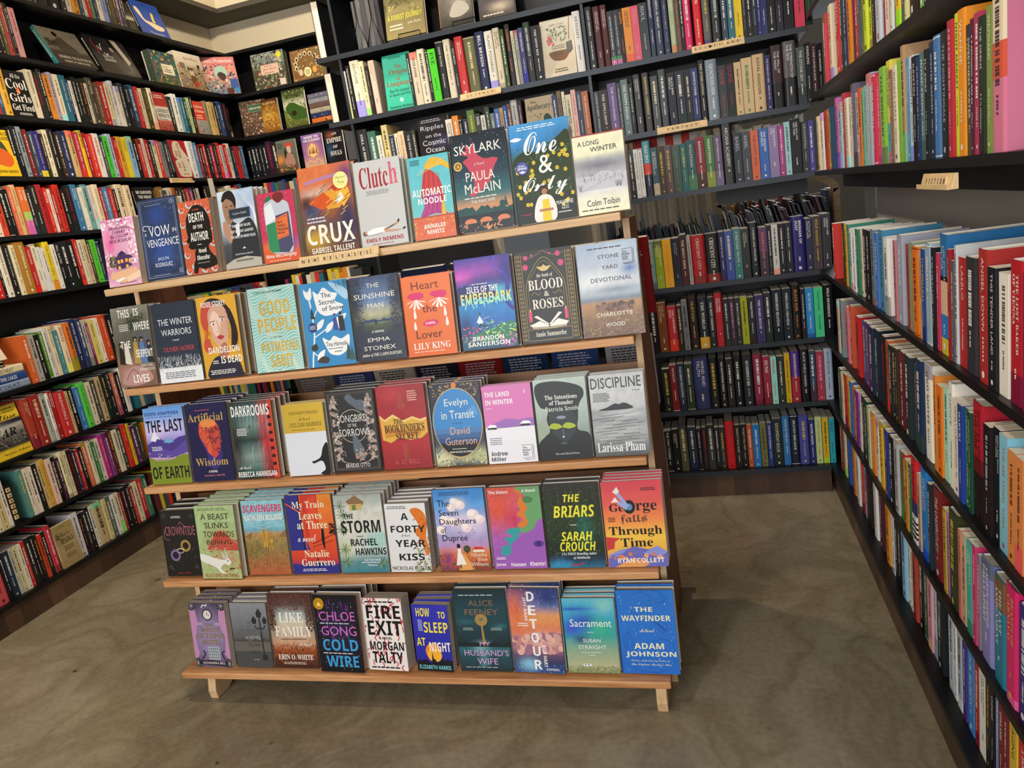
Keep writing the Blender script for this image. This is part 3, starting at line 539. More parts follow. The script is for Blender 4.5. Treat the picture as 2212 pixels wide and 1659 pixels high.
@A_('isles')
def _(a):
    a.G([(0, '1e4a6a'), (.12, '2a6a7a'), (.3, '2a6ab8'), (.45, '2a86c8'), (.6, '4a5ab8'), (.75, '4a3a8a'), (.86, '9a4ab0'), (1, '3a3a9a')], [(.75, .62, .25, .06, '4ac8d8'), (.1, .8, .2, .06, 'd85ac0'), (.95, .85, .2, .2, '2a2a7a'), (.1, .25, .15, .15, '1c3a6a')], .05)
    a.M(.7, .06, 3, '2c2c6e', 9, 0, .45, .5); a.M(.66, .05, 5, '34347c', 7, .2, .7, .5); a.C('3a3a98', .07, .98, .98, .86, .85, .92, .7, .88, .5, 1, .4); a.C('5a4ac0', .03, .75, 1, .7, .9, .86, .8)
    for u, v in ((.2, .5), (.4, .51), (.62, .53)): a.C('7ae0e8', .02, u - .08, v - .05, u - .03, v + .03, u + .04, v + .02, u + .08, v - .05)
    a.P('e0e8ee', .3, .3, .36, .37, .42, .3, .38, .26); a.E(.37, .39, .022, '4a3a34'); a.L('20242e', .025, .36, .28, .46, .24, .5, .18); a.L('20242e', .025, .37, .28, .32, .22, .26, .2); a.L('c8d0d8', .008, .42, .33, .54, .35)
    a.C('3a7a5a', 0, .2, .16, .5, .2, .9, .28, 1, .22, 1, .1, .4, .08, fill=1); a.D(5, 60, .4, .12, 1, .3, .04, ['5ac08a', 'e0d84a', 'a8e0b0', '2a5a4a'], 'l'); a.D(6, 40, 0, .04, .35, .25, .05, ['d84a7a', '2a8a6a', '1c4a5a', 'e87a9a'], 'l'); a.D(7, 40, .7, .02, 1, .14, .05, ['7a3a9a', '2a6a5a', 'd86ab0'], 'l')
    w_ = 'f0f0ea'; a.q_(.28, .705, .62, .722, w_, 1); a.T('ISLES OF THE', .18, .62, .74, .69, w_, 'B'); a.T('EMBERDARK', .06, .5, .97, .615, 'e8e47a', 'B'); a.T('EMBERDARK', .065, .495, .965, .56, '8ae0d8', 'B'); a.T('BRANDON', .2, .095, .76, .145, w_, 'B'); a.T('SANDERSON', .1, .035, .86, .085, w_, 'B')
@A_('blood')
def _(a):
    a.G([(0, '232324'), (1, '282828')]); g = 'b0934e'
    for u in (.06, .94): a.R(u - .055, .03, u + .055, .97, '3a3320'); [a.E(u, .05 + i * .045, .03, g, .012) for i in range(21)]; [a.E(u, .05 + i * .045, .018, '2a2418', .007) for i in range(21)]; a.L(g, .008, u - .055, .03, u - .055, .97); a.L(g, .008, u + .055, .03, u + .055, .97)
    a.C(g, .008, .16, .16, .16, .6, .3, .8, .5, .92, .7, .8, .84, .6, .84, .16); a.C(g, .005, .2, .16, .2, .6, .33, .78, .5, .88, .67, .78, .8, .6, .8, .16); a.L(g, .008, .13, .15, .87, .15); a.L(g, .008, .13, .03, .87, .03); a.C(g, .006, .14, .95, .3, .93, .5, .99); a.C(g, .006, .86, .95, .7, .93, .5, .99)
    for u, v, r in ((.2, .93, .04), (.18, .83, .05), (.31, .95, .02), (.62, .95, .02), (.76, .94, .045), (.8, .84, .055)):
        a.E(u, v, r, 'd8487a', n=9); a.E(u, v, r * .6, 'a82a56', n=7); a.E(u, v, r * .3, 'e87aa0', n=6)
    a.C('d8bc78', 0, .38, .82, .46, .82, .5, .84, .54, .82, .62, .82, .56, .78, .5, .77, .44, .78, fill=1); w_ = 'eae4d4'
    a.T('the book of', .36, .7, .64, .75, w_, 'F'); a.T('BLOOD', .2, .575, .8, .685, w_, 'S'); a.T('&', .46, .5, .55, .555, w_, 'S'); a.T('ROSES', .24, .37, .78, .475, w_, 'S'); a.C(g, .008, .24, .52, .3, .55, .36, .52, .4, .54); a.C(g, .008, .62, .54, .66, .52, .72, .55, .78, .52)
    for u in (.19, .81): a.R(u - .025, .24, u + .025, .35, 'd8487a'); a.P('f0c860', u - .015, .35, u, .39, u + .015, .35)
    a.P('ece6da', .5, .2, .3, .3, .24, .29, .48, .19); a.P('ece6da', .5, .2, .68, .32, .74, .31, .52, .19); a.P('f4efe6', .5, .18, .34, .24, .16, .2, .2, .18, .48, .17); a.P('f4efe6', .5, .18, .66, .25, .84, .21, .8, .18, .52, .17); a.P('b8a890', .2, .18, .5, .165, .8, .18, .8, .16, .5, .15, .2, .16); a.T('Annie Summerlee', .24, .07, .78, .125, w_, 'S')
@A_('stone')
def _(a):
    a.G([(0, '6a5442'), (.2, '8a6a4c'), (.36, 'b88a5a'), (.38, '5a7088'), (.45, 'a8b4c0'), (.55, 'c8ced4'), (.75, 'b4c0d0'), (1, 'a0b4cc')], [(.3, .6, .4, .1, 'e4e8ea'), (.85, .7, .12, .06, '4a70b0'), (.6, .5, .4, .04, '8a98a8'), (.7, .9, .3, .1, 'bccad8')], .035)
    a.D(4, 260, 0, 0, 1, .28, .025, ['a88460', '5a4636', 'c49a70', '7a5e46'], 'l'); a.D(5, 40, .25, .29, .85, .34, .045, ['7a5a4a', '5a4038', '8a6a5a']); a.R(.78, .33, .79, .36, '2a2a2e'); k = '3a3c42'
    a.q_(.18, .93, .86, .955, k, 1); a.T('STONE', .35, .83, .7, .87, k, 'N'); a.T('YARD', .4, .715, .67, .755, k, 'N'); a.T('DEVOTIONAL', .2, .585, .88, .63, k, 'N')
    a.L(k, .008, .74, .9, .92, .91, .92, .76, .76, .755, .76, .765); a.L(k, .008, .94, .9, .94, .75, .78, .745); a.T('The', .75, .865, .83, .885, k, 'B'); a.T('Booker', .75, .84, .88, .862, k, 'B'); a.T('Prize', .75, .815, .85, .835, k, 'B'); a.T('2024', .75, .79, .84, .81, k, 'B'); w_ = 'f0eee8'
    a.T('CHARLOTTE', .24, .215, .84, .255, w_, 'N'); a.T('WOOD', .38, .105, .7, .145, w_, 'N')
@A_('earth')
def _(a):
    a.G([(0, '8a9a2e'), (.3, '7a8a2e'), (.34, 'd8a8d8'), (.42, 'a88ad0'), (.5, '5a4aa0'), (.62, 'b0a0e0'), (.75, 'a8b4e8'), (1, '5a9ae0')], [(.3, .7, .3, .08, 'dcc8f0'), (.8, .75, .2, .06, 'c8c0f0')], .04)
    a.P('4a3a8a', 0, .52, .3, .62, .55, .52, .8, .6, 1, .62, 1, .42, 0, .42); a.P('5a4a9a', 0, .4, .3, .48, .6, .42, 1, .56, 1, .4, .6, .34, 0, .36); a.P('e8e4f0', .1, .58, .22, .7, .36, .58, .28, .6, .22, .56); a.P('6ab0d8', .42, .54, .55, .6, .7, .54); a.G
    a.C('7a8a2a', 0, 0, .34, .2, .3, .42, .24, .6, .32, 1, .36, 1, 0, 0, 0, fill=1); a.D(3, 6, .25, .36, .6, .4, .012, ['f8f0f4']); k = '14121a'
    a.T('DEEPA ANAPPARA', .04, .9, .9, .945, '2a4a8a', 'B'); a.q_(.06, .87, .88, .885, '2a4a8a', 1); a.T('THE LAST', .04, .68, .96, .84, k, 'B'); a.T('OF EARTH', .04, .07, .97, .23, k, 'B'); a.q_(.1, .44, .4, .5, 'f0f0f4', 3); a.R(.7, .33, .708, .36, k); a.R(.73, .33, .738, .36, k)
@A_('wisdom')
def _(a):
    a.G([(0, '1a1a44'), (1, '1e1e4c')])
    a.G; a.C('3a2a7a', 0, .3, .55, .4, .35, .4, .2, .6, .16, .75, .3, .72, .5, fill=1); a.C('c84a3a', 0, .28, .7, .36, .78, .6, .8, .74, .72, .78, .6, .74, .42, .6, .3, .46, .36, .34, .5, .27, .58, fill=1); a.C('e88a4a', 0, .3, .72, .4, .79, .62, .79, .7, .72, .5, .68, .4, .7, fill=1)
    a.D(3, 110, .46, .36, .78, .7, .04, ['2a1c3a', '5a2a4a', 'b8483a', '1c1a3c'], 'l'); a.D(4, 50, .3, .5, .5, .76, .03, ['f0a05a', 'd8603e', 'e8784a'], 'l'); a.C('d85a3e', 0, .42, .4, .52, .52, .54, .4, .5, .34, fill=1); g = 'b89a5a'
    a.q_(.24, .905, .66, .925, 'c85a6a', 1); a.T('Artificial', .05, .77, .9, .875, g, 'S'); a.T('Wisdom', .1, .2, .88, .3, g, 'S'); a.T('A NOVEL', .38, .11, .6, .14, 'e8e4e0', 'B'); a.T('THOMAS R. WEAVER', .26, .06, .76, .085, 'c87a8a', 'N')
@A_('dark')
def _(a):
    a.G([(0, '1c2a2a'), (.1, '3a5a58'), (.3, '8aa8a0'), (.45, '4a6a6a'), (.5, '2a3a3c'), (.7, '8aaaa4'), (.85, '5a7a7a'), (1, '2a3a3a')], [(.05, .5, .2, .6, '1a2626'), (.8, .4, .15, .5, 'c82a30'), (.75, .75, .1, .2, 'd8505a'), (.9, .1, .2, .2, '6a1a20')], .07)
    for i in range(30): a.L(['1c2828', '2a3a3a', '3a5050'][i % 3], .008, i / 36, .5, i / 36 + .01, .99 - (i * 7 % 10) * .03); a.L(['1c2828', '2a3a3a', 'a83038'][i % 3], .006, i / 34, .2, i / 34 + .01, .5 - (i * 7 % 9) * .02)
    a.P('c83a2e', .86, 0, 1, 0, 1, 1, .9, 1); [a.R(.87 + .0, .06 + i * .1, .95, .1 + i * .1, '1c1414') for i in range(9)]; [a.L('e8a05a', .006, .97, .02 + i * .03, 1, .02 + i * .03) for i in range(32)]
    w_ = 'f0eeea'; a.T('DARKROOMS', .03, .81, .93, .95, w_, 'B'); a.q_(.1, .56, .38, .66, w_, 5); a.q_(.4, .65, .46, .7, '1c2424', 2); a.T('A Novel', .05, .13, .34, .17, w_, 'C'); a.T('REBECCA HANNIGAN', .01, .025, .93, .095, w_, 'B')
@A_('depart')
def _(a):
    a.G([(0, 'd4d8e2'), (1, 'dce0e8')]); a.R(0, .6, 1, 1, 'c8a83e', .35); k = '4a3a1a'
    a.T('DEPARTURE(S)', .16, .84, .86, .9, k, 'M'); a.T('A Novel', .38, .765, .66, .81, k, 'C'); a.T('JULIAN BARNES', .14, .68, .92, .735, k, 'M'); a.q_(.18, .63, .86, .645, k, 1)
    a.C('16161a', 0, 1, .42, .88, .38, .8, .25, .66, .2, .58, .19, .62, .16, .82, .19, .88, .08, .78, .03, .76, .01, 1, .01, fill=1)
@A_('song')
def _(a):
    a.G([(0, '232426'), (1, '27282a')]); g = '8a7a6e'; p = 'a8968e'
    a.F(.05, .008, g); a.F(.075, .004, g); a.L('b8a8a0', .012, *[x for i in range(33) for x in (.5 + .3 * math.cos(i * .2), .56 + .2 * math.sin(i * .2))])
    a.C('5a6470', 0, .4, .92, .5, .95, .62, .88, .78, .86, .86, .76, .7, .74, .55, .8, .44, .86, fill=1); a.C('5a6872', 0, .5, .48, .58, .4, .66, .3, .7, .18, .6, .14, .48, .2, .46, .34, fill=1)
    for sx in (-1, 1):
        for v in (.88, .8, .7, .6, .45, .36, .26, .18): a.C(p, .01, .5 + sx * .25, v - .05, .5 + sx * .36, v, .5 + sx * .4, v + .03, .5 + sx * .34, v + .03); a.D(int(v * 100), 10, .5 + sx * .36 - .07, v - .02, .5 + sx * .36 + .07, v + .05, .03, [p, 'c0aca4', g])
        a.C(p, .012, .5 + sx * .08, .1, .5 + sx * .3, .14, .5 + sx * .34, .24, .5 + sx * .24, .26, .5 + sx * .22, .2)
    a.D(9, 26, .1, .1, .9, .95, .008, ['d8ccc4'], 's'); w_ = 'e0dad4'
    a.T('SONGBIRD', .2, .61, .82, .7, w_, 'N'); a.T('OF THE', .4, .55, .58, .59, w_, 'N'); a.T('SORROWS', .2, .44, .84, .53, w_, 'N'); a.T('BRAIDEE OTTO', .26, .055, .76, .105, w_, 'N'); a.D(12, 40, .5, .14, .72, .28, .02, [p, 'b8866a'])
@A_('binder')
def _(a):
    a.G([(0, '8a1f26'), (.3, 'a8242a'), (.7, 'a0202a'), (1, '98202a')], [(.3, .9, .3, .1, 'b83038')], .04)
    a.P('d8a83e', .02, .66, .12, .6, .3, .66, .5, .58, .7, .62, .85, .58, .98, .6, .98, .42, .85, .36, .6, .34, .4, .38, .2, .32, .04, .36); a.P('e8c878', .02, .66, .12, .6, .3, .66, .5, .58, .7, .62, .85, .58, .98, .6, .98, .575, .85, .555, .7, .595, .5, .555, .3, .63, .12, .575, .02, .63); a.P('c8862a', .1, .5, .5, .46, .9, .48, .8, .38, .4, .4, .1, .38); g = 'a8703a'
    for i in range(9): a.C(g, .006, .5, .72 + i * .02, .44 + i * .006, .73 + i * .02, .46 + i * .005, .745 + i * .02); a.C(g, .006, .5, .72 + i * .02, .56 - i * .006, .73 + i * .02, .54 - i * .005, .745 + i * .02); a.C(g, .006, .5, .1 + i * .022, .45, .12 + i * .022, .5, .13 + i * .022, .55, .12 + i * .022)
    k = '4a1a14'; a.q_(.64, .8, .86, .93, 'e8b8a8', 5); a.T('THE', .3, .545, .5, .6, k, 'S'); a.T("BOOKBINDER'S", .1, .44, .92, .54, k, 'S'); a.T('SECRET', .32, .35, .78, .435, k, 'S'); a.T('A. D. BELL', .24, .06, .76, .115, 'c8585a', 'N')
@A_('evelyn')
def _(a):
    a.G([(0, '2a2c3a'), (.1, 'a8a884'), (.2, '3a4050'), (.8, '26263a'), (1, '2a2638')], [(.1, .1, .2, .1, 'd8d4a8'), (.9, .12, .2, .1, 'b8bc8a')], .06)
    a.D(3, 120, .02, .82, .98, .99, .035, ['c8a850', 'b89040', '3a4a8a', '8a7a50'], 'l'); a.D(4, 120, .02, .01, .98, .2, .035, ['d8d8b0', '8a9a6a', '4a5a8a', 'c8c090'], 'l'); a.E(.5, .97, .05, 'd8843a')
    a.E(.5, .52, .49, 'c8a868', .42, n=40); a.E(.5, .52, .475, '3a86c8', .408, n=40)
    def cap(v, c): 
        p = [(.5 + .475 * math.cos(t), .52 + .408 * math.sin(t)) for t in [math.pi + i * math.pi / 20 for i in range(21)]]; p = [q for q in p if q[1] <= v] 
        if p: a.P(c, *[x for q in p for x in q])
    cap(.5, '4a7ab0'); cap(.42, '3a6498'); cap(.36, '2e5082'); cap(.3, '1c1c22'); a.P('5a9ad0', .6, .6, .85, .72, .93, .6); w_ = 'eae6dc'
    a.T('Evelyn', .28, .7, .74, .81, w_, 'N'); a.T('in Transit', .2, .57, .84, .67, w_, 'N'); a.T('A NOVEL', .4, .505, .6, .525, '1c2a44', 'N'); p = 'd8a890'; a.T('David', .34, .38, .72, .47, p, 'N'); a.T('Guterson', .22, .255, .84, .345, p, 'N'); a.q_(.34, .2, .68, .215, w_, 1); a.T('SNOW FALLING ON CEDARS', .28, .16, .74, .18, w_, 'O')
@A_('land')
def _(a):
    a.G([(0, 'e4e4ea'), (.45, 'e8e8ee'), (.46, 'd878b8'), (1, 'd476b4')]); a.C('9a6ab8', 0, .05, .46, .2, .52, .45, .57, .7, .55, 1, .56, 1, .46, fill=1); a.R(0, .3, 1, .46, 'e8e8ee')
    for u, v, s_ in ((.04, .455, 1), (.72, .48, 1.1)): a.P('f4f4f6', u - .02, v + .01, u + .06, v + .05, u + .18, v + .045, u + .2 * s_, v + .01); a.P('2a2a34', u, v + .012, u + .19, v + .012, u + .19, v - .015, u, v - .01)
    a.L('3a3a44', .006, .2, .455, .8, .465); w_ = 'f4f0f4'; a.T('THE LAND', .05, .86, .56, .92, w_, 'B'); a.T('IN WINTER', .05, .76, .62, .82, w_, 'B'); a.q_(.05, .705, .2, .72, w_, 1); a.L(w_, .012, .88, .93, .85, .9, .89, .905, .86, .875); k = '1c1c22'
    a.q_(.06, .24, .32, .34, '7a7a82', 4); a.T('Andrew', .06, .1, .4, .16, k, 'B'); a.T('Miller', .06, .03, .36, .085, k, 'B'); a.L(k, .008, .7, .22, .9, .22, .9, .06, .72, .05, .72, .06); a.L(k, .008, .93, .22, .93, .035, .75, .03)
    for i, t in enumerate(('The', 'Booker', 'Prize', '2025')): a.T(t, .71, .175 - i * .03, .71 + (.09, .16, .11, .11)[i], .197 - i * .03, k, 'B')
@A_('intent')
def _(a):
    a.G([(0, '24282a'), (.3, '8a9890'), (.6, 'a8b8b0'), (1, 'b4c4bc')], [(.1, .3, .25, .2, '9aa890')], .03); k = '181a1c'
    a.C(k, 0, .02, .82, .06, .94, .3, .97, .6, .95, .9, .88, .95, .78, .84, .66, .8, .5, .78, .36, .98, .3, 1, .1, 1, 0, 0, 0, 0, .2, .15, .3, .24, .36, .2, .5, .24, .62, .1, .66, fill=1)
    a.C('2c3236', 0, .26, .58, .5, .66, .74, .56, .76, .4, .66, .28, .5, .22, .36, .28, .27, .4, fill=1); a.E(.48, .52, .09, '8a94a4', .02)
    for u in (.36, .62): a.C('a8b82e', 0, u - .13, .4, u - .06, .45, u + .06, .44, u + .12, .4, u, .375, fill=1); a.L('0c0c0c', .012, u - .1, .385, u, .37, u + .1, .385)
    a.R(.48, .3, .5, .38, '5a646a'); a.E(.49, .28, .02, 'c8ccd0'); a.C('4a5056', 0, .42, .2, .49, .215, .56, .2, .49, .185, fill=1); w_ = 'e4e6e2'
    a.T('The Intentions', .2, .745, .82, .8, w_, 'S'); a.T('of Thunder', .28, .675, .74, .73, w_, 'S'); a.T('Patricia Smith', .2, .6, .82, .655, w_, 'N'); a.T('New and Selected Poems', .3, .06, .76, .085, w_, 'I')
@A_('disc')
def _(a):
    a.G([(0, '4a4e50'), (.08, '6a6e70'), (.3, 'a8aaac'), (.55, '8a8e90'), (.57, 'b8babc'), (.75, 'c4c6c8'), (1, 'bcbec0')], [(.6, .52, .4, .04, 'd8dadc')], .05)
    for i in range(34): a.C(['5a5e60', 'd8dadc', '3a3e40'][i % 3], .008, (i * 29 % 70) / 100, .08 + i * .013, .15 + (i * 29 % 70) / 100, .085 + i * .013, .3 + (i * 29 % 70) / 100, .08 + i * .0135)
    a.C('1c1e20', 0, .16, .565, .3, .6, .44, .64, .52, .63, .6, .645, .7, .62, .74, .57, fill=1); k = '1c1c1e'
    a.T('DISCIPLINE', .03, .83, .95, .96, k, 'N'); a.T('A Novel', .78, .78, .92, .8, k, 'S'); a.q_(.04, .67, .38, .78, '3a3a3c', 6); a.T('Larissa Pham', .05, .055, .93, .17, 'eceef0', 'S')
@A_('crown')
def _(a):
    a.G([(0, '1c1a1b'), (1, '201e1f')]); g = '8a6a4a'
    for r in (.09, .105, .12, .135): a.L(['c89a4a', 'd8b06a', 'b0803a'][int(r * 100) % 3], .008, *[x for i in range(19) for x in (.62 + r * math.cos(i * .35), .46 + r * a.asp * math.sin(i * .35))]); a.L(['8a6ab8', 'b09ad0', '6a4a9a'][int(r * 100) % 3], .008, *[x for i in range(19) for x in (.3 + r * math.cos(i * .35), .32 + r * a.asp * math.sin(i * .35))])
    a.C('e0c8a0', .02, .35, .4, .46, .42, .56, .4); a.C('d8b8c8', .015, .38, .37, .48, .35, .56, .38)
    for u, v in ((.1, .92), (.88, .9), (.85, .14), (.12, .14)): a.C('6a6264', .01, u - .05, v - .02, u, v + .03, u + .05, v, u + .02, v - .03, u, v)
    a.D(3, 26, .15, .1, .9, .55, .02, ['4a4446', '8a8082'], 'l'); c = 'a8626e'; a.q_(.3, .88, .64, .92, 'd8d4d4', 2); a.T('CROWNTIDE', .1, .62, .94, .76, c, 'N'); a.C(c, .014, .1, .72, .06, .62, .12, .56, .2, .56); a.C(c, .014, .66, .76, .56, .82, .5, .78); a.T('ALEX ASTER', .3, .035, .66, .06, 'a83a3e', 'N')
@A_('beast')
def _(a):
    a.G([(0, 'a8b47a'), (.5, 'a4b880'), (1, 'aabf88')], [(.6, .5, .3, .15, 'b85a4a'), (.7, .25, .3, .06, 'b86a54')], .06)
    a.P('b84a3e', .2, .4, .35, .5, .45, .62, .6, .66, .75, .6, .9, .5, 1, .48, 1, .38); [a.R(.3 + i * .1, .4 + (i % 3) * .05, .5 + i * .1, .43 + (i % 3) * .05, 'c05a48') for i in range(6)]; a.D(5, 50, .1, .1, 1, .5, .06, ['b85444', 'c86a54', '9ab07a'], 'l')
    a.C('e0ddd4', 0, 0, .34, .2, .32, .4, .28, .6, .26, .72, .28, .78, .22, .7, .18, .6, .2, .5, .14, .62, .06, .5, .08, .36, .16, .1, .22, 0, .26, fill=1); a.P('d0c8c0', .6, .27, .54, .4, .66, .28); a.P('d0c8c0', .66, .28, .66, .42, .72, .28); a.E(.7, .245, .015, '1c1a1a'); k = '3a3a24'
    a.q_(.05, .93, .95, .97, '6a7a4a', 2); a.T('A BEAST', .14, .81, .86, .89, k, 'N'); a.T('SLINKS', .22, .69, .82, .77, k, 'N'); a.T('TOWARDS', .16, .57, .94, .65, k, 'N'); a.T('BEIJING', .22, .45, .86, .53, k, 'N'); a.q_(.72, .12, .88, .16, k, 1); a.T('ALICE EVELYN YANG', .06, .02, .92, .07, 'a83a34', 'N')
@A_('scav')
def _(a):
    a.G([(0, 'a85a3a'), (.2, 'a06a40'), (.4, '8a7a4a'), (.55, 'b08a54'), (.57, '4a8aa0'), (.62, '7ab4c4'), (1, '8ac0cc')], [(.2, .3, .3, .1, '7a6a3a')], .08)
    for j in range(9): a.C('b8dce0', .007, *[x for i in range(7) for x in (i / 6, .64 + j * .04 + .02 * math.sin(i * 1.7 + j))], k=4)
    a.D(3, 160, 0, .1, 1, .52, .03, ['8a7a44', 'b0944e', '5a5a34', 'c07a4a', '6a4a30'], 'l'); a.P('8a6a48', 0, .52, .2, .58, .12, .48); a.P('8a6a48', .8, .5, 1, .6, 1, .5); a.D(4, 70, .4, .36, .66, .6, .05, ['e8a82a', 'f0c04a', 'd88a1e'], 'g'); a.L('c8842a', .012, .56, .4, .58, .12)
    a.T('SCAVENGERS', .04, .84, .96, .94, 'd83a6a', 'B'); a.T('KATHLEEN BOLAND', .06, .73, .96, .81, 'f0ece0', 'B')
@A_('train')
def _(a):
    a.G([(0, '2c2c7a'), (.12, '2e2e80'), (.16, 'c83a2a'), (.4, 'd8502e'), (1, 'e0842e')], [], .02)
    a.P('2e2e82', 0, .3, 0, 1, .3, 1, .3, .6, .42, .3); a.P('c8382a', .3, 1, .7, 1, .66, .4, .3, .42); a.P('d84a2e', .44, .36, .48, .95, .66, .98, .66, .36); k = '14141c'
    a.L('d85a2e', .03, 0, .9, .3, .78); a.L(k, .02, .3, 1, .3, .3); a.L('d85a2e', .02, .33, 1, .36, .3); a.C(k, 0, .7, .48, .72, .58, .76, .56, .76, .42, .74, .3, .7, .4, fill=1); a.D(4, 20, .9, .5, 1, .62, .06, [k], 'l'); a.L(k, .012, .5, .38, 1, .5); a.L(k, .01, .5, .34, .96, .42); a.P('2e2e82', 0, 0, 1, 0, 1, .1, .6, .14, .3, .1, 0, .13); a.L(k, .02, .56, .2, .58, 0)
    c = 'ece2c0'; a.T('My Train', .14, .81, .84, .92, c, 'S'); a.T('Leaves', .26, .69, .76, .79, c, 'S'); a.T('at Three', .2, .57, .86, .67, c, 'S'); a.T('a novel', .18, .41, .58, .5, 'e8e4e0', 'C'); a.T('Natalie', .28, .21, .82, .3, c, 'S'); a.T('Guerrero', .2, .1, .92, .19, c, 'S'); a.q_(.18, .03, .82, .07, 'e0dce0', 2)
@A_('storm')
def _(a):
    a.G([(0, '3a7a8a'), (.15, '5a8a90'), (.3, 'c8ccc4'), (.6, 'd4d0c4'), (.85, 'c4c8c0'), (1, '9aa8a0')], [(.8, .4, .25, .12, '8ac0b8'), (.15, .3, .15, .12, 'b8bc8a'), (.45, .9, .15, .05, 'c8a468')], .06)
    a.P('8a6a4a', .26, .92, .46, .99, .64, .9, .6, .86, .3, .88); a.R(.32, .8, .58, .88, 'c8a86a'); a.R(.38, .8, .46, .87, '6a7a3a'); a.R(.74, .34, .98, .5, 'a8ccc4'); [a.L('6a9a94', .006, .74 + i * .06, .34, .74 + i * .06, .5) for i in range(5)]
    for u, v in ((.12, .86), (.16, .74), (.12, .3), (.14, .14), (.88, .12), (.12, .56)):
        for i in range(11): t = i * .6; a.L(['5a7a5a', '8a9a6a', '3a5a4a'][i % 3], .014, u, v, u + .12 * math.cos(t), v + .08 * math.sin(t))
    k = '14181a'; a.T('THE', .17, .695, .38, .76, k, 'B'); a.T('STORM', .1, .51, .92, .67, k, 'B'); a.q_(.4, .46, .58, .475, k, 1); a.T('RACHEL', .26, .345, .82, .435, k, 'B'); a.T('HAWKINS', .34, .225, .98, .315, k, 'B'); w_ = 'ecf0ee'; a.T('NEW YORK TIMES', .5, .15, .84, .17, w_, 'B'); a.q_(.44, .12, .9, .14, w_, 1); a.T('THE VILLA', .56, .085, .76, .105, w_, 'B')
@A_('forty')
def _(a):
    a.G([(0, 'd8d8d8'), (1, 'dededd')]); a.C('d8762a', 0, .62, .9, .8, .93, .96, .85, 1, .7, .95, .5, 1, .3, .9, .25, .82, .45, .68, .6, .8, .66, .74, .76, fill=1); a.D(4, 80, .62, .0, 1, .36, .05, ['6a8a3a', '8aa04a', '4a6a2a', 'e0b0c0'], 'l'); a.D(5, 40, .66, .4, 1, .9, .04, ['e0903a', 'c85a1e'], 'l'); k = '1c1c1c'
    a.q_(.04, .92, .62, .97, '5a5a5a', 2); a.T('A', .38, .76, .56, .86, k, 'B'); a.T('FORTY', .1, .58, .94, .68, k, 'B'); a.T('A Novel', .34, .52, .56, .555, '6a6a6a', 'C'); a.T('YEAR', .18, .37, .92, .47, k, 'B'); a.T('KISS', .24, .17, .86, .27, k, 'B'); a.T('NICKOLAS BUTLER', .04, .03, .96, .085, k, 'N')
@A_('seven')
def _(a):
    a.G([(0, '7a3a3a'), (.1, 'b85a3a'), (.24, 'd8843a'), (.27, 'b88ab8'), (.4, 'a89ac8'), (.6, '9aa0d8'), (.8, '5a9ad8'), (1, '3a86d0')], [(.5, .6, .3, .12, 'e0d0e0'), (.15, .15, .15, .1, '8a3a7a'), (.8, .55, .2, .1, 'd8c8dc'), (.45, .82, .15, .06, 'f0dccc')], .04)
    for u, v, r in ((.42, .84, .09), (.52, .8, .1), (.34, .77, .08), (.2, .62, .12), (.35, .6, .1), (.75, .68, .12), (.88, .62, .1), (.6, .52, .1), (.1, .5, .1)): a.E(u, v, r, 'e8d4d8', r * .55); a.E(u - .03, v + .02, r * .6, 'f4e8e0', r * .35)
    a.E(.56, .26, .07, '4a4a2a', .045); a.R(.55, .2, .57, .25, '3a2a1a'); a.P('c83a2a', .66, .25, .72, .285, .86, .28, .92, .245); a.R(.68, .22, .9, .25, 'e8dcc8'); a.D(4, 70, 0, 0, .3, .2, .04, ['8a3a8a', '3a5a2a', 'c84a3a'], 'l'); a.P('d8a05a', .36, 0, .46, .2, .5, .2, .7, 0); a.D(5, 40, .6, 0, 1, .1, .04, ['b83a2a', '5a5a2a'], 'l')
    a.P('ece4dc', .32, .06, .37, .22, .44, .22, .52, .07); a.P('ece4dc', .37, .2, .38, .27, .44, .27, .44, .2); a.E(.4, .3, .035, '1c1414', .03); a.R(.39, .02, .42, .07, '6a4430'); a.D(7, 9, .4, .42, .95, .5, .02, ['1c1c24'], 'l'); k = '14141c'
    a.q_(.1, .92, .8, .97, '24446a', 3); a.T('The', .07, .79, .31, .87, k, 'N'); a.T('Seven', .08, .675, .47, .75, k, 'N'); a.T('Daughters', .08, .55, .8, .64, k, 'N'); a.T('of', .09, .465, .2, .535, k, 'N'); a.T('Dupree', .1, .34, .6, .44, k, 'N'); w_ = 'f0dcd0'; a.T('Nikesha', .64, .165, .94, .21, w_, 'N'); a.T('Elise', .76, .11, .94, .15, w_, 'N'); a.T('Williams', .62, .05, .95, .095, w_, 'N')
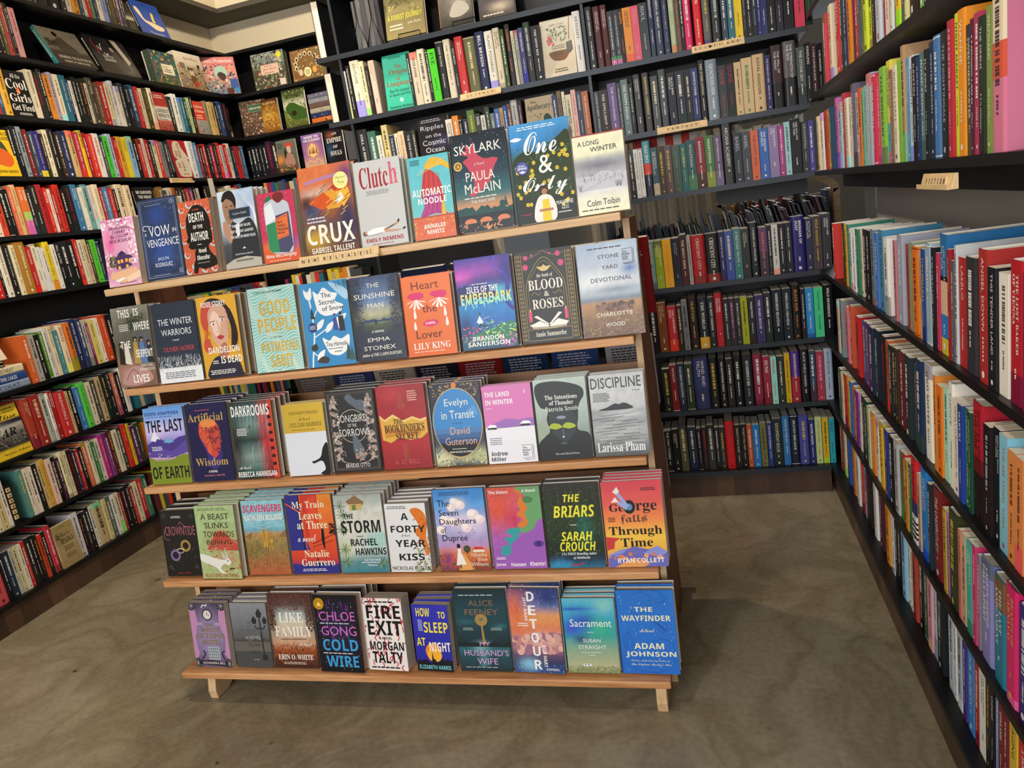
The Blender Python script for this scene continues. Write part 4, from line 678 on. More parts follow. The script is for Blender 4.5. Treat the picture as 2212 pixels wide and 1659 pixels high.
@A_('sisters')
def _(a):
    a.G([(0, '9a5ab0'), (.4, 'a060b8'), (1, 'd85a44')], [(.2, .75, .4, .3, 'd8543e'), (.45, .6, .12, .15, 'c83a5a')], .06, nx=24, ny=36)
    a.C('6aa06a', 0, .56, 1, .6, .93, .7, .9, .74, .82, .68, .76, .7, .7, .62, .66, .7, .58, .6, .52, .5, .5, .6, .44, .8, .46, .9, .58, 1, .62, 1, 1, fill=1); a.C('d87a2e', 0, .5, .95, .62, .9, .56, .8, .6, .72, .52, .66, .64, .6, .52, .54, .62, .5, .72, .56, .68, .68, .74, .74, .66, .84, .62, .96, fill=1)
    a.C('9a5cb4', 0, .1, .2, .3, .3, .44, .36, .6, .42, .8, .48, 1, .58, 1, 0, .05, 0, fill=1); a.C('3a9aa0', 0, .14, .2, .2, .28, .32, .3, .24, .38, .4, .4, .28, .46, .4, .5, .56, .48, .5, .38, .36, .3, .34, .2, .24, .16, fill=1); a.E(.88, .3, .1, '5a3a90', .04); a.E(.88, .3, .035, '3a2a6a', .03); a.E(.76, .84, .1, '4a804a', .04); a.C('b83a4a', .02, .2, .9, .26, .93, .34, .92)
    w_ = 'f4f0ee'; a.T('The Sisters', .03, .925, .4, .965, w_, 'B'); a.T('A Novel', .66, .93, .92, .97, w_, 'B'); a.q_(.04, .115, .26, .15, w_, 2); a.T('Jonas', .03, .03, .22, .075, w_, 'B'); a.T('Hassen', .32, .03, .6, .075, w_, 'B'); a.T('Khemiri', .68, .03, .97, .085, w_, 'B')
@A_('briars')
def _(a):
    a.G([(0, '2a6a8a'), (.1, '24344a'), (.2, '1e2a22'), (.5, '2a3a24'), (.8, '26301f'), (1, '2a2c22')], [(.7, .45, .15, .2, '2a6a5a'), (.2, .04, .2, .06, '3a90c0')], .12, nx=20, ny=30)
    a.D(3, 320, 0, .1, 1, .95, .03, ['3a4a2a', '1a2418', '4a5a34', '2c3a2a', '5a6238'], 'l'); [a.L('4a3a28', .012, .15 + i * .13, .6, .15 + i * .13, .98) for i in range(7)]; y = 'e8e03a'
    a.T('THE', .36, .78, .66, .87, y, 'O'); a.T('BRIARS', .16, .6, .9, .74, y, 'O'); a.q_(.44, .5, .58, .52, 'e0e0d8', 1); a.T('SARAH', .26, .32, .82, .43, y, 'O'); a.T('CROUCH', .22, .2, .86, .31, y, 'O'); w_ = 'e4ecec'; a.T('USA TODAY Bestselling Author', .24, .145, .86, .185, w_, 'J'); a.T('of Middletide', .44, .1, .74, .135, w_, 'J'); a.C('b83a2a', .02, .4, .04, .5, .035, .62, .06)
@A_('george')
def _(a):
    a.G([(0, 'e08a4a'), (.1, 'e0a04a'), (.35, 'f0c04a'), (.55, 'ec8a4a'), (.75, 'dc5a52'), (1, 'd84452')])
    a.P('6a6ab8', 0, .1, .2, .18, .45, .24, .7, .2, .85, .24, 1, .16, 1, 0, 0, 0); a.P('8a90d4', 0, .14, .2, .2, .34, .22, .2, .12); a.P('8a90d4', .6, .16, .85, .24, 1, .17, .9, .1); a.C('5a5aa8', .01, 0, .12, .3, .16, .6, .1, 1, .14); a.P('e09a5a', .1, 0, .4, .1, .7, .04, .6, 0); a.D(6, 14, .1, .06, .95, .16, .04, ['e8a070', 'd87a4a']); a.P('c83a3a', 0, .36, .24, .34, .14, .3, .12, .22, 0, .2)
    k = '1c1a1c'; a.T('Ge', .1, .65, .34, .74, k, 'S'); a.E(.44, .7, .1, k, .08); a.E(.44, .7, .055, '5a8ab0', .04); a.T('rge', .55, .62, .9, .74, k, 'S'); a.L('9aa8d8', .06, .42, .7, .34, .78, .26, .86); a.L('9aa8d8', .06, .4, .68, .26, .76); a.P('ece4dc', .18, .88, .26, .94, .3, .88, .24, .85); a.P('ece4dc', .14, .76, .22, .82, .27, .76)
    a.T('falls', .28, .5, .72, .61, '5a3a3a', 'F'); a.T('Through', .06, .35, .95, .475, k, 'S'); a.T('Time', .24, .235, .78, .34, k, 'S'); a.q_(.64, .88, .94, .92, k, 2); a.q_(.06, .53, .2, .59, k, 3); a.T('RYAN COLLETT', .16, .05, .94, .105, 'f4f0ec', 'B')
@A_('octopus')
def _(a):
    a.G([(0, '5a4a6a'), (.5, '8a78a0'), (1, '3a3246')], [(.5, .5, .35, .4, '9a88b0')], .04); p = 'c088b0'
    a.P(p, 0, .9, .16, .95, .2, .7, .08, .45, .14, .2, .04, .1, 0, .1); a.P(p, 1, .9, .84, .95, .8, .7, .92, .45, .86, .2, .96, .1, 1, .1); g = '2a2430'
    for u, v in ((.08, .96), (.92, .96), (.06, .06), (.94, .06)): a.E(u, v, .12, g); [a.L('b8b0b8', .008, u, v, u + .11 * math.cos(i * .7), v + .07 * math.sin(i * .7)) for i in range(9)]
    a.E(.5, .82, .14, '2a2a30'); a.E(.5, .82, .11, 'd8d4cc'); a.L(g, .012, .5, .82, .5, .87); a.L(g, .012, .5, .82, .56, .81); a.C('e4e0dc', .025, .36, .93, .42, .97, .5, .96, .52, .99); c = '8a7440'
    a.T('THE', .4, .64, .62, .69, c, 'B'); a.T('WHITE', .26, .55, .78, .62, c, 'B'); a.T('OCTOPUS', .14, .45, .92, .53, c, 'B'); a.T('HOTEL', .28, .35, .8, .43, c, 'B'); a.R(.4, .12, .72, .32, 'a8b0b4'); [a.R(.43 + (i % 5) * .055, .14 + (i // 5) * .045, .46 + (i % 5) * .055, .165 + (i // 5) * .045, '5a6468') for i in range(20)]
    a.C(g, .03, .2, .12, .3, .2, .26, .26); a.C(g, .03, .84, .12, .78, .22, .86, .26); a.q_(.18, .66, .36, .7, 'd8d0dc', 2); a.q_(.68, .66, .84, .7, 'd8d0dc', 2); a.P(g, .1, .04, .9, .02, .9, .08, .5, .11, .1, .1); a.T('ALEXANDRA BELL', .2, .05, .84, .085, 'ece8e4', 'N')
@A_('silver')
def _(a):
    a.G([(0, '5a544e'), (.3, '7a7268'), (.45, '5a5856'), (.6, '6a6c70'), (1, '8a8c90')], [(.5, .1, .15, .2, 'a89a84')], .04); a.M(.44, .03, 3, '4a4a4a', 12); a.R(0, .25, 1, .4, '66625c'); k = '2a2c30'
    a.L(k, .035, .8, .15, .78, .8); a.P(k, .7, .84, .78, .92, .86, .84, .84, .78, .72, .78); a.P(k, .56, .74, .63, .8, .7, .74, .68, .68, .58, .68); a.P(k, .86, .74, .92, .8, .98, .74, .96, .68, .88, .68); a.C(k, .025, .63, .66, .7, .6, .78, .62, .86, .6, .92, .66); a.R(.74, .12, .88, .2, k)
    c = '5e5c58'; a.T('THE', .4, .675, .54, .72, c, 'N'); a.T('SILVER BOOK', .22, .555, .86, .6, c, 'N'); a.T('A NOVEL', .34, .445, .76, .495, 'b8b8b8', 'N'); a.T('OLIVIA', .4, .33, .74, .38, '3e3c3a', 'N'); a.T('LAING', .4, .22, .72, .27, '3e3c3a', 'N'); a.q_(.5, .12, .68, .135, 'c8c4bc', 1)
@A_('like')
def _(a):
    a.G([(0, '3a2420'), (.12, '5a2e20'), (.25, 'a0522e'), (.34, 'c89a78'), (.42, 'c8a890'), (.6, 'd0c8ac'), (.72, 'a8b0b0'), (.85, '5a4a44'), (1, '4a2c28')], [(.05, .7, .12, .3, '4a2a22'), (.95, .75, .14, .3, '4a2c26')], .06)
    a.D(3, 240, 0, .78, 1, 1, .03, ['3a2420', '5a3028', '6a3a30', '8a4a3a'], 'l'); a.D(4, 120, 0, .5, .14, .8, .03, ['4a2a24', '7a3e2e', '2e1c1a'], 'l'); a.D(5, 120, .84, .5, 1, .8, .03, ['4a2a24', '6a3a2e', '2e1c1a'], 'l'); a.D(6, 260, 0, .06, 1, .32, .03, ['7a3a20', 'b8602e', '4a2418', '8a4a2a'], 'l'); a.L('3a2a28', .012, .2, .39, .8, .395)
    w_ = 'f0ece4'; a.T('LIKE', .22, .62, .78, .75, w_, 'S'); a.T('FAMILY', .1, .43, .95, .565, w_, 'S'); a.T('A Novel', .6, .3, .9, .355, w_, 'C'); a.T('ERIN O. WHITE', .1, .115, .9, .185, w_, 'S'); a.q_(.18, .05, .82, .09, 'd8c8b8', 2)
@A_('cold')
def _(a):
    a.G([(0, '141418'), (.4, '1a1a26'), (1, '141318')], [(.5, .55, .3, .3, '2a2440')], .03)
    rnd = random.Random(6)
    for i in range(60): u = rnd.uniform(.08, .92); v = rnd.uniform(.4, .9); a.L(rnd.choice(['3a4a8a', 'c83ab0', '3aa0d8', '8a3ac0', '28305a']), .008, u, v, u, v + rnd.uniform(.02, .1))
    a.D(7, 80, 0, .02, 1, .9, .008, ['c8d0f0', '5ac0e8', 'e05ac8', 'd8c84a'])
    p = 'd06ac0'; b = '3a9ad4'; a.T('CHLOE', .1, .67, .93, .79, p, 'N'); a.q_(.1, .625, .92, .65, 'c8ccd8', 1); a.T('GONG', .12, .48, .93, .6, p, 'N'); a.T('COLD', .12, .28, .93, .43, b, 'B'); a.q_(.1, .235, .92, .26, 'd8dce4', 1); a.T('WIRE', .16, .07, .9, .215, b, 'B'); a.E(.13, .89, .12, 'd8a42a', m=.5); a.E(.13, .89, .09, 'b8841a'); a.P('f0d070', .07, .86, .13, .92, .19, .86)
@A_('fire')
def _(a):
    a.G([(0, 'e8e0dc'), (1, 'ece6e0')]); r = 'c8283a'
    rnd = random.Random(5)
    for i in range(70): u, v = rnd.random(), rnd.random(); a.C(r, .022, u, v, u + rnd.uniform(-.06, .06), v + .04, u + rnd.uniform(-.04, .04), v + .08)
    k = '141214'; a.T('FIRE', .08, .72, .95, .9, k, 'B'); a.T('EXIT', .08, .49, .95, .69, k, 'B'); a.T('A NOVEL', .34, .43, .68, .465, k, 'B'); a.T('MORGAN', .08, .28, .95, .4, k, 'B'); a.T('TALTY', .12, .1, .9, .26, k, 'B'); a.q_(.06, .93, .94, .97, k, 1); a.q_(.06, .02, .94, .06, k, 1)
@A_('sleep')
def _(a):
    a.G([(0, '16161c'), (.12, '1a1a2a'), (.16, '2a2a9a'), (1, '3434b0')]); a.E(.5, .3, .22, 'e88a2e'); a.E(.52, .24, .2, 'f0b03a', .1); a.M(.16, .05, 3, '14141a', 14); a.P('14141a', .42, .1, .46, .3, .5, .1); y = 'f0e03a'
    a.T('HOW', .12, .82, .5, .95, y, 'B'); a.T('TO', .72, .8, .92, .9, y, 'B'); a.T('SLEEP', .3, .58, .96, .74, y, 'B'); a.T('AT', .06, .38, .3, .5, y, 'B'); a.T('NIGHT', .4, .3, .98, .44, 'f4f0e0', 'B'); a.q_(.14, .6, .28, .78, 'c8c8e8', 8); a.T('ELIZABETH HARRIS', .06, .03, .94, .09, '7ac8d0', 'B')
@A_('wife')
def _(a):
    a.G([(0, '16262c'), (.2, '1e4a54'), (.28, '2a6a72'), (.34, '12262c'), (.5, '1a3a42'), (.75, '1e444c'), (1, '1a2e34')], [(.45, .3, .15, .06, '7ab0b4'), (.2, .62, .2, .02, '4a8a92'), (.85, .56, .12, .02, '3a7a84')], .05)
    for i in range(26): a.L('5a9aa0', .006, .34 + (i * 7 % 10) * .012, .06 + i * .008, .5 + (i * 5 % 9) * .012, .06 + i * .008)
    a.M(.35, .02, 3, '101c20', 10, base=.3); g = 'a8844a'; a.E(.5, .63, .12, g, .075, m=.3); a.C('3a6a74', 0, .46, .655, .5, .645, .54, .655, .5, .615, fill=1); a.P(g, .485, .56, .515, .56, .54, .34, .49, .32); a.P(g, .5, .4, .56, .37, .53, .34); c = '8a6a52'
    a.q_(.1, .92, .9, .945, 'b8c8c8', 1); a.T('ALICE', .28, .8, .76, .87, c, 'N'); a.T('FEENEY', .2, .69, .84, .76, c, 'N'); p = 'd0a0d0'; a.T('MY', .42, .31, .62, .36, p, 'N'); a.T("HUSBAND'S", .1, .19, .96, .265, p, 'N'); a.T('WIFE', .34, .085, .74, .16, p, 'N'); a.q_(.12, .5, .36, .54, 'a8b8b8', 2); a.q_(.66, .5, .92, .54, 'a8b8b8', 2); a.q_(.1, .04, .85, .06, 'a8b8b8', 1)
@A_('detour')
def _(a):
    a.G([(0, '2a4a8a'), (.12, '26325a'), (.22, '6a4a6a'), (.35, 'c88a84'), (.5, 'd87a58'), (.68, 'e09a5a'), (.8, '6a7ab0'), (1, '26366e')], [(.1, .75, .3, .25, 'd86a44'), (.8, .9, .3, .12, '2a3a78'), (.3, .1, .2, .08, '8ac0e0'), (.7, .4, .3, .08, 'e8c0b0')], .05, nx=20, ny=30)
    rnd = random.Random(3)
    for i in range(60): u, v = rnd.random(), rnd.uniform(.24, .46); a.E(u, v, rnd.uniform(.04, .08), rnd.choice(['d09a94', 'b87a84', 'e0b0a0', '9a6a84']), n=10)
    a.D(4, 70, 0, .75, 1, 1, .006, ['e8ecf4', 'b8c4e0']); a.D(5, 40, 0, 0, 1, .15, .006, ['e8ecf4', 'b8d4f0']); w_ = 'f0f0f0'
    for i, ch in enumerate('DETOUR'): a.TV(ch, .38 + i * .004, .84 - i * .158, .52 + i * .004, .97 - i * .158, w_, 'B') if 0 else a.T(ch, .38 + i * .006, .85 - i * .162, .53 + i * .006, .965 - i * .162, w_, 'B')
    a.TV('JEFF RAKE', .29, .62, .36, .9, w_, 'B'); a.TV('ROB HART', .6, .07, .67, .33, w_, 'B'); a.q_(.14, .55, .4, .6, w_, 2); a.q_(.62, .03, .94, .06, w_, 2)
@A_('sacr')
def _(a):
    a.G([(0, '7a8a54'), (.1, 'b0b08a'), (.3, '8aa88a'), (.5, '3a9a9a'), (.7, '3aa0c0'), (.9, '4ab0d0'), (1, '6ab8cc')], [(.4, .68, .3, .13, '2a44b0'), (.15, .6, .25, .12, '3a5ac8'), (.7, .6, .25, .15, '3ab08a'), (.3, .45, .12, .06, '2a4a7a'), (.8, .9, .2, .1, '8ad0c8'), (.2, .86, .4, .03, '2a5ac0')], .03, nx=20, ny=28)
    a.D(3, 120, 0, 0, 1, .09, .03, ['8a8a5a', 'a8a878', '5a6a44'], 'l'); a.R(.3, .095, .46, .125, 'e4e4dc'); a.R(.33, .105, .36, .118, '4a6a7a'); a.R(.39, .105, .42, .118, '4a6a7a'); w_ = 'eef0ea'
    a.T('Sacrament', .12, .62, .92, .72, w_, 'N'); a.q_(.44, .54, .58, .555, w_, 1); a.T('SUSAN', .34, .415, .68, .46, w_, 'N'); a.T('STRAIGHT', .24, .325, .78, .375, w_, 'N'); a.q_(.28, .27, .74, .285, w_, 1); a.q_(.42, .235, .58, .25, w_, 1)
@A_('way')
def _(a):
    a.G([(0, '2268c4'), (1, '2a74cc')], [], .01); d = '1a4a9a'
    a.C(d, .008, .3, .95, .44, .98, .6, .92, .62, .84, .5, .76, .36, .7, .24, .74, .14, .64); a.C(d, .008, .62, .99, .78, .98, .8, .93, .86, .9, .8, .86, .7, .85, .56, .88); a.C(d, .008, .14, .5, .06, .4, .1, .3, .16, .5, .24, .3); a.C(d, .008, .62, .6, .7, .64, .82, .6, .84, .54, .76, .5, .68, .54); a.C(d, .008, .56, .3, .7, .42, .9, .38, .94, .26, .9, .1); a.C(d, .008, .4, .2, .2, .1, .3, .04, .6, .02, .8, .06)
    for i in range(9): a.C(d, .006, .6 + i * .02, .62 - i * .012, .64 + i * .02, .64 - i * .012, .68 + i * .018, .6 - i * .012)
    a.D(3, 46, .04, .03, .97, .97, .014, ['dce8f0', 'a8ccec'], 's'); g = 'ece8c0'; a.T('THE', .3, .745, .62, .8, g, 'B'); a.T('WAYFINDER', .06, .635, .92, .7, g, 'B'); a.T('A Novel', .36, .5, .62, .545, g, 'C'); a.T('ADAM', .24, .3, .76, .37, g, 'B'); a.T('JOHNSON', .08, .195, .96, .27, g, 'B'); a.T('Pulitzer Prize-winning author of', .16, .145, .84, .17, g, 'C'); a.T("The Orphan Master's Son", .16, .095, .86, .13, g, 'C')
# ------------------------------------------------------------------ artwork of the books and boxes that face out on the wall shelves
def busy(a, seed, cols, n=150, r=.06):
    a.D(seed, n, 0.02, .02, .98, .98, r, cols, 'l'); a.D(seed + 1, n // 3, 0.02, .02, .98, .98, r * .6, cols)
@A_('bluebird')
def _(a):
    a.G([(0, '2a4490'), (1, '2e4a98')]); c = 'd8c49a'; a.C(c, 0, .15, .8, .25, .7, .3, .45, .5, .4, .7, .36, .9, .3, .84, .2, .6, .18, .4, .3, .25, .4, .1, .7, fill=1); a.C('d8c03a', 0, .58, .42, .6, .6, .64, .72, .7, .66, .66, .5, .68, .42, fill=1); a.q_(.3, .86, .62, .92, '1c2c60', 1); a.C(c, .012, .3, .1, .5, .05, .8, .06)
@A_('stalen')
def _(a):
    a.G([(0, '3a342c'), (.35, '4a4238'), (.45, '8a8270'), (1, '948a76')], [(.2, .55, .2, .1, '4a4238')], .05); a.C('5a5040', 0, .3, .4, .34, .7, .5, .78, .62, .62, .76, .44, .6, .36, fill=1); a.E(.4, .85, .06, '2a241c'); a.D(3, 30, .06, .5, .3, .7, .05, ['4a4234', '3a3428'], 'l'); w_ = 'e8e0d0'; a.T('SIMON STALENHAG', .14, .17, .96, .25, w_, 'S'); a.T('SUNSET AT ZERO POINT', .2, .07, .84, .12, w_, 'B')
@A_('samurai')
def _(a):
    a.G([(0, '2a2826'), (1, '2c2a2a')], [(.75, .2, .2, .2, '6a6660')], .04); a.P('b8ae9a', .66, .98, .8, .98, .92, .4, .82, .3); a.P('141414', .58, .95, .64, .95, .7, .5, .6, .55); a.C('4a4640', 0, .55, .7, .66, .66, .7, .4, .8, .2, .6, .1, .44, .3, .5, .5, fill=1); a.E(.56, .68, .05, '9a9080'); a.C('b82a4a', .03, .14, .9, .12, .75, .18, .6, .16, .5); a.C('ece8e4', .02, .2, .72, .27, .62, .3, .75, .34, .8); a.C('ece8e4', .02, .3, .55, .36, .5, .4, .56); w_ = 'e4e0dc'; a.T('SEATTLE', .22, .42, .48, .49, w_, 'B'); a.T('SAMURAI', .22, .33, .5, .4, w_, 'B')
@A_('jungle')
def _(a):
    a.G([(0, '4a5a3a'), (.5, '3a5a5a'), (1, '2a4a58')]); busy(a, 4, ['5a7a3a', '8a4a2a', 'c8a84a', '2a3a2a', 'a85a4a', '3a6a7a']); a.R(.36, .3, .84, .62, 'd8ceb0'); a.T('BLACK', .42, .5, .62, .56, '3a3a3a', 'S'); a.q_(.42, .36, .78, .48, '3a3a3a', 2)
@A_('agatha')
def _(a):
    a.G([(0, '8a6a4a'), (.5, 'a89470'), (.75, 'd4c8b0'), (1, 'dcd2bc')]); a.D(4, 110, 0, 0, 1, .62, .07, ['5a3a24', '8a9a5a', 'c8b080', 'a83a2e', '3a2c20', '6a7a8a'], 'l'); a.R(.42, .15, .6, .6, '6a4a30'); a.E(.47, .45, .035, 'd8c8a8', .08); a.E(.55, .45, .035, 'd8c8a8', .08); a.E(.6, .16, .08, 'b83a34', .08); a.T('Agatha Christie', .3, .78, .86, .9, 'a8624a', 'C'); a.R(.78, .62, .88, .72, '3a342c'); a.R(.1, .55, .3, .7, '7a6a54')
@A_('alice')
def _(a):
    a.G([(0, '5a6a8a'), (.3, 'a88a7a'), (.6, 'd88a88'), (1, 'd87a78')]); busy(a, 7, ['e8b0a8', '3a4a6a', 'c85a5a', 'e0a85a', '2a2a2a', '6aa08a', 'f0d8c8'], 190); a.E(.52, .58, .2, 'a8c8b0'); a.C('4a2a2a', 0, .4, .5, .5, .6, .66, .5, .55, .36, fill=1); a.R(.74, .14, .98, .4, '3a5a9a'); a.R(.6, .0, .8, .16, '5a2a24'); a.E(.9, .1, .08, '3a8ab8'); a.R(0, .8, 1, 1, 'd67e7c'); a.T("Alice's Wonderland", .08, .85, .92, .95, 'f0e0d8', 'S')
@A_('austen')
def _(a):
    a.G([(0, '4a4a34'), (.5, '5a5a44'), (1, '8a9a9a')]); busy(a, 9, ['3a4a2a', '7a8a5a', 'b8a890', '7a3a34', '2a2c2a', 'c8c0b0', '5a3a4a'], 210); a.R(.26, .38, .8, .66, 'dcb8a4'); a.T('Jane Austen', .32, .48, .74, .57, '9a4a3a', 'C'); a.q_(.36, .6, .66, .63, '8a5a4a', 1); a.q_(.34, .41, .7, .45, '8a5a4a', 1); a.E(.86, .88, .08, 'd8d83a'); a.R(.78, .03, .96, .2, 'd8c8bc')
@A_('brownbox')
def _(a):
    a.G([(0, '7a5a34'), (1, '86643a')]); a.F(.05, .02, '9a7a4a'); busy(a, 3, ['5a6a44', '8a4a34', 'c8b080', '6a4a2a'], 90, .05)
    for i in range(9): t = math.radians(200 - i * 27); u, v = .5 + .36 * math.cos(t), .52 + .32 * math.sin(t); a.E(u, v, .06, 'e0d2ac', .075); a.E(u, v - .01, .035, '5a3a2a', .05)
    a.E(.5, .24, .12, 'e0d8a0', .16); a.q_(.43, .16, .57, .32, '6a5a34', 4); a.E(.28, .26, .07, 'd0b89a', .11); a.E(.73, .28, .07, 'e0a04a', .11)
@A_('coolgirls')
def _(a):
    a.G([(0, '181818'), (1, '1c1c1c')]); w_ = 'eae6e0'; a.T('All the', .34, .84, .76, .94, w_, 'N'); a.T('Cool', .04, .6, .94, .82, w_, 'S'); a.C('e8642e', 0, .4, .56, .46, .6, .5, .67, .56, .6, .58, .54, .5, .49, fill=1); a.C('f4b07a', 0, .45, .54, .5, .6, .54, .53, .5, .5, fill=1); a.T('Girls', .04, .32, .96, .5, w_, 'S'); a.T('Get Fired', .02, .13, .98, .27, w_, 'S'); a.q_(.2, .03, .9, .09, w_, 2)
@A_('longest')
def _(a):
    a.G([(0, 'a85044'), (.25, 'c0685a'), (.27, 'dcd4c8'), (.6, 'e0d8cc'), (.62, 'b03a2e'), (1, 'a8382e')], [], .06); k = '1a1a1a'; a.T('LONGEST', .04, .47, .96, .57, k, 'B'); a.T('MINUTE', .1, .34, .94, .44, k, 'B'); a.q_(.1, .84, .9, .94, 'f0dcd4', 2); a.q_(.1, .28, .9, .31, k, 1); a.D(5, 30, .05, .0, .95, .22, .07, ['7a3228', '5a241e'], 'l')
@A_('children')
def _(a):
    a.G([(0, '8a8880'), (.4, 'a09e94'), (.42, 'd0422e'), (1, 'd4462f')]); w_ = 'f0dcc8'; a.T('Children', .1, .8, .9, .88, w_, 'S'); a.T('of Radium', .1, .66, .94, .75, w_, 'S'); a.q_(.12, .46, .8, .6, w_, 2); a.D(4, 30, .1, .05, .9, .36, .09, ['4a4844', '6a6862', 'c0bcb2'], 'l')
@A_('tuber')
def _(a):
    a.G([(0, 'e0b81e'), (1, 'e6c028')]); a.C('3a4a3a', 0, .1, .3, .3, .7, .6, .75, .8, .4, .6, .25, fill=1); a.C('d8642a', 0, .2, .3, .4, .6, .8, .5, .86, .3, .6, .2, fill=1); k = '2a2412'; a.T('EVERYTHING IS', .06, .88, .94, .95, k, 'B'); a.T('TUBERCULOSIS', .06, .78, .94, .85, k, 'B'); a.T('JOHN GREEN', .1, .06, .9, .13, k, 'B')
@A_('mother')
def _(a):
    a.G([(0, 'b01e2a'), (1, 'b8222e')]); a.C('dccfb4', 0, .2, .52, .16, .8, .3, .96, .6, .96, .7, .8, .92, .6, .95, .5, fill=1); a.C('dccfb4', 0, .16, .46, .95, .46, .92, .1, .8, .03, .3, .03, .16, .12, fill=1); k = '1c1814'
    for i, ch in enumerate('MOTHER'): a.T(ch, .46, .87 - i * .068, .56, .92 - i * .068, k, 'B')
    for i, ch in enumerate('LAND'): a.T(ch, .5, .39 - i * .07, .6, .44 - i * .07, k, 'B')
    a.q_(.22, .56, .4, .72, 'b8302e', 4); a.q_(.22, .26, .4, .4, 'b8302e', 3); a.T('JULIA', .4, .07, .74, .12, 'b01e2a', 'B')
@A_('survived')
def _(a): a.G([(0, '16181e'), (1, '1c1c20')]); w_ = 'eae8e2'; a.T('WE SURVIVED', .1, .82, .92, .9, w_, 'B'); a.T('THE NIGHT', .16, .7, .86, .78, w_, 'B'); a.q_(.2, .2, .8, .5, '4a4a70', 5)
@A_('oak')
def _(a): a.G([(0, '2e2c26'), (1, '38362e')]); w_ = 'd8d4c8'; a.T('THE', .3, .74, .7, .83, w_, 'N'); a.T('OAK', .14, .52, .9, .68, w_, 'S')
@A_('matisse')
def _(a):
    a.G([(0, 'd8b62a'), (.16, 'dcbc2e'), (.2, '3a3834'), (.45, '6a6862'), (.62, 'b8b4aa'), (.64, '24243a'), (.72, '24243a'), (.73, 'e4c42e'), (1, 'e8c832')], [(.3, .55, .3, .1, 'c8c4ba')], .06); a.D(4, 90, 0, .22, 1, .45, .05, ['2a2826', '5a5852', '1c1a18', '8a8880'], 'l'); k = '16141a'; a.T('RESISTANCE', .1, .92, .86, .95, k, 'B'); a.T('OCCUPIED FRANCE', .1, .86, .9, .89, k, 'B'); a.T('Matisse', .06, .74, .9, .84, k, 'C'); a.T('at', .1, .57, .3, .66, k, 'C'); a.T('WAR', .06, .4, .76, .56, k, 'J'); a.T('Christopher C. Gorham', .2, .06, .94, .11, k, 'C')
@A_('haiku')
def _(a):
    a.G([(0, '9a8458'), (.5, 'b09a6c'), (1, 'a8905e')], [(.2, .7, .3, .2, '8a7a50')], .05); k = '2a2418'; a.q_(.3, .9, .7, .96, '6a5a3a', 2); a.T('Collected', .3, .7, .8, .8, k, 'C'); a.T('HAIKU', .22, .54, .92, .66, k, 'S'); a.q_(.24, .36, .84, .48, '4a3e28', 3); a.q_(.24, .2, .84, .3, '4a3e28', 3); a.D(4, 14, .06, .68, .2, .8, .07, ['3a3a24'], 'l')
@A_('poirot')
def _(a):
    a.G([(0, '4a3428'), (.5, '5a4634'), (1, '4a4034')]); busy(a, 6, ['7a5a44', '3a2a20', 'b89068', 'a86a5a', '5a4a3a', 'c8a080'], 160); a.R(.3, .66, .92, .88, '2e5a38'); a.F(.0, .01, '3a2a20'); a.L('c8c0a0', .01, .32, .675, .9, .675, .9, .865, .32, .865, cl=1); a.T('HERCULE POIROT', .36, .73, .88, .8, 'e0d8c0', 'B')
@A_('lion')
def _(a):
    a.G([(0, '7a4a1e'), (.4, 'b8842e'), (.7, '8a5a20'), (1, '3a2410')], [(.4, .5, .3, .2, 'd8a84a')], .08); a.D(4, 120, .3, .1, 1, .8, .09, ['a8742a', '6a4218', 'd0a048', '8a5c22'], 'l'); a.E(.34, .62, .09, '2a2414', .035); a.E(.34, .62, .05, '8ab0a0', .025); a.C('3a2412', .03, .1, .3, .25, .36, .3, .28); a.T('NARNIA', .1, .84, .9, .92, 'e0c078', 'S')
@A_('hobbit')
def _(a):
    a.G([(0, '4a5224'), (.4, '7a8a3a'), (.6, 'c8c8b0'), (.8, '5a6a3a'), (1, '2c3a1e')]); busy(a, 8, ['4a5a24', '8a9a4a', '2c3418', 'b0b080', '6a5a3a'], 130); a.C('3a5a24', 0, .1, .5, .4, .64, .8, .5, 1, .4, 1, .2, .4, .2, fill=1); a.E(.45, .36, .12, '2c2418', .07); a.T('HOBBIT', .12, .72, .86, .86, '3a3018', 'F')
@A_('beret')
def _(a):
    a.G([(0, '3a3a2a'), (.3, '5a5a4a'), (1, '6a7068')], [(.15, .4, .2, .15, 'd88a3a')], .05); a.C('c8402a', 0, .46, .8, .56, .9, .74, .9, .86, .78, .7, .74, fill=1); a.C('c8a898', 0, .56, .78, .72, .78, .74, .62, .64, .56, .56, .64, fill=1); a.C('a8786a', 0, .4, .5, .6, .56, .8, .5, .86, .2, .5, .14, .36, .3, fill=1); a.C('2a2018', 0, .46, .76, .5, .56, .42, .4, .4, .6, fill=1); a.D(5, 40, 0, 0, 1, .25, .08, ['5a7a3a', 'd89a4a', '3a4a2a', 'b84a3a'], 'l'); a.q_(.1, .74, .4, .92, '24281f', 3)
@A_('axe')
def _(a):
    a.G([(0, 'c8a07a'), (.4, '8a5a9a'), (.8, '7a5a9a'), (1, '8a6aa8')], [(.5, .5, .3, .25, 'e0a04a')], .05); a.P('e8c07a', .24, .4, .5, .28, .76, .42, .7, .62, .5, .72, .3, .6); [a.P(['3a2a5a', 'd88a3a', '6a4a2a'][i % 3], .3 + i * .07, .4, .34 + i * .07, .62 + (i % 2) * .06, .37 + i * .07, .4) for i in range(6)]; a.C('e8c07a', .03, .1, .1, .3, .2, .5, .14, .7, .22, .9, .1); w_ = 'f0e8f0'; a.T('WHERE THE', .14, .88, .86, .95, w_, 'B'); a.T('AXE IS BURIED', .1, .78, .92, .85, w_, 'B')
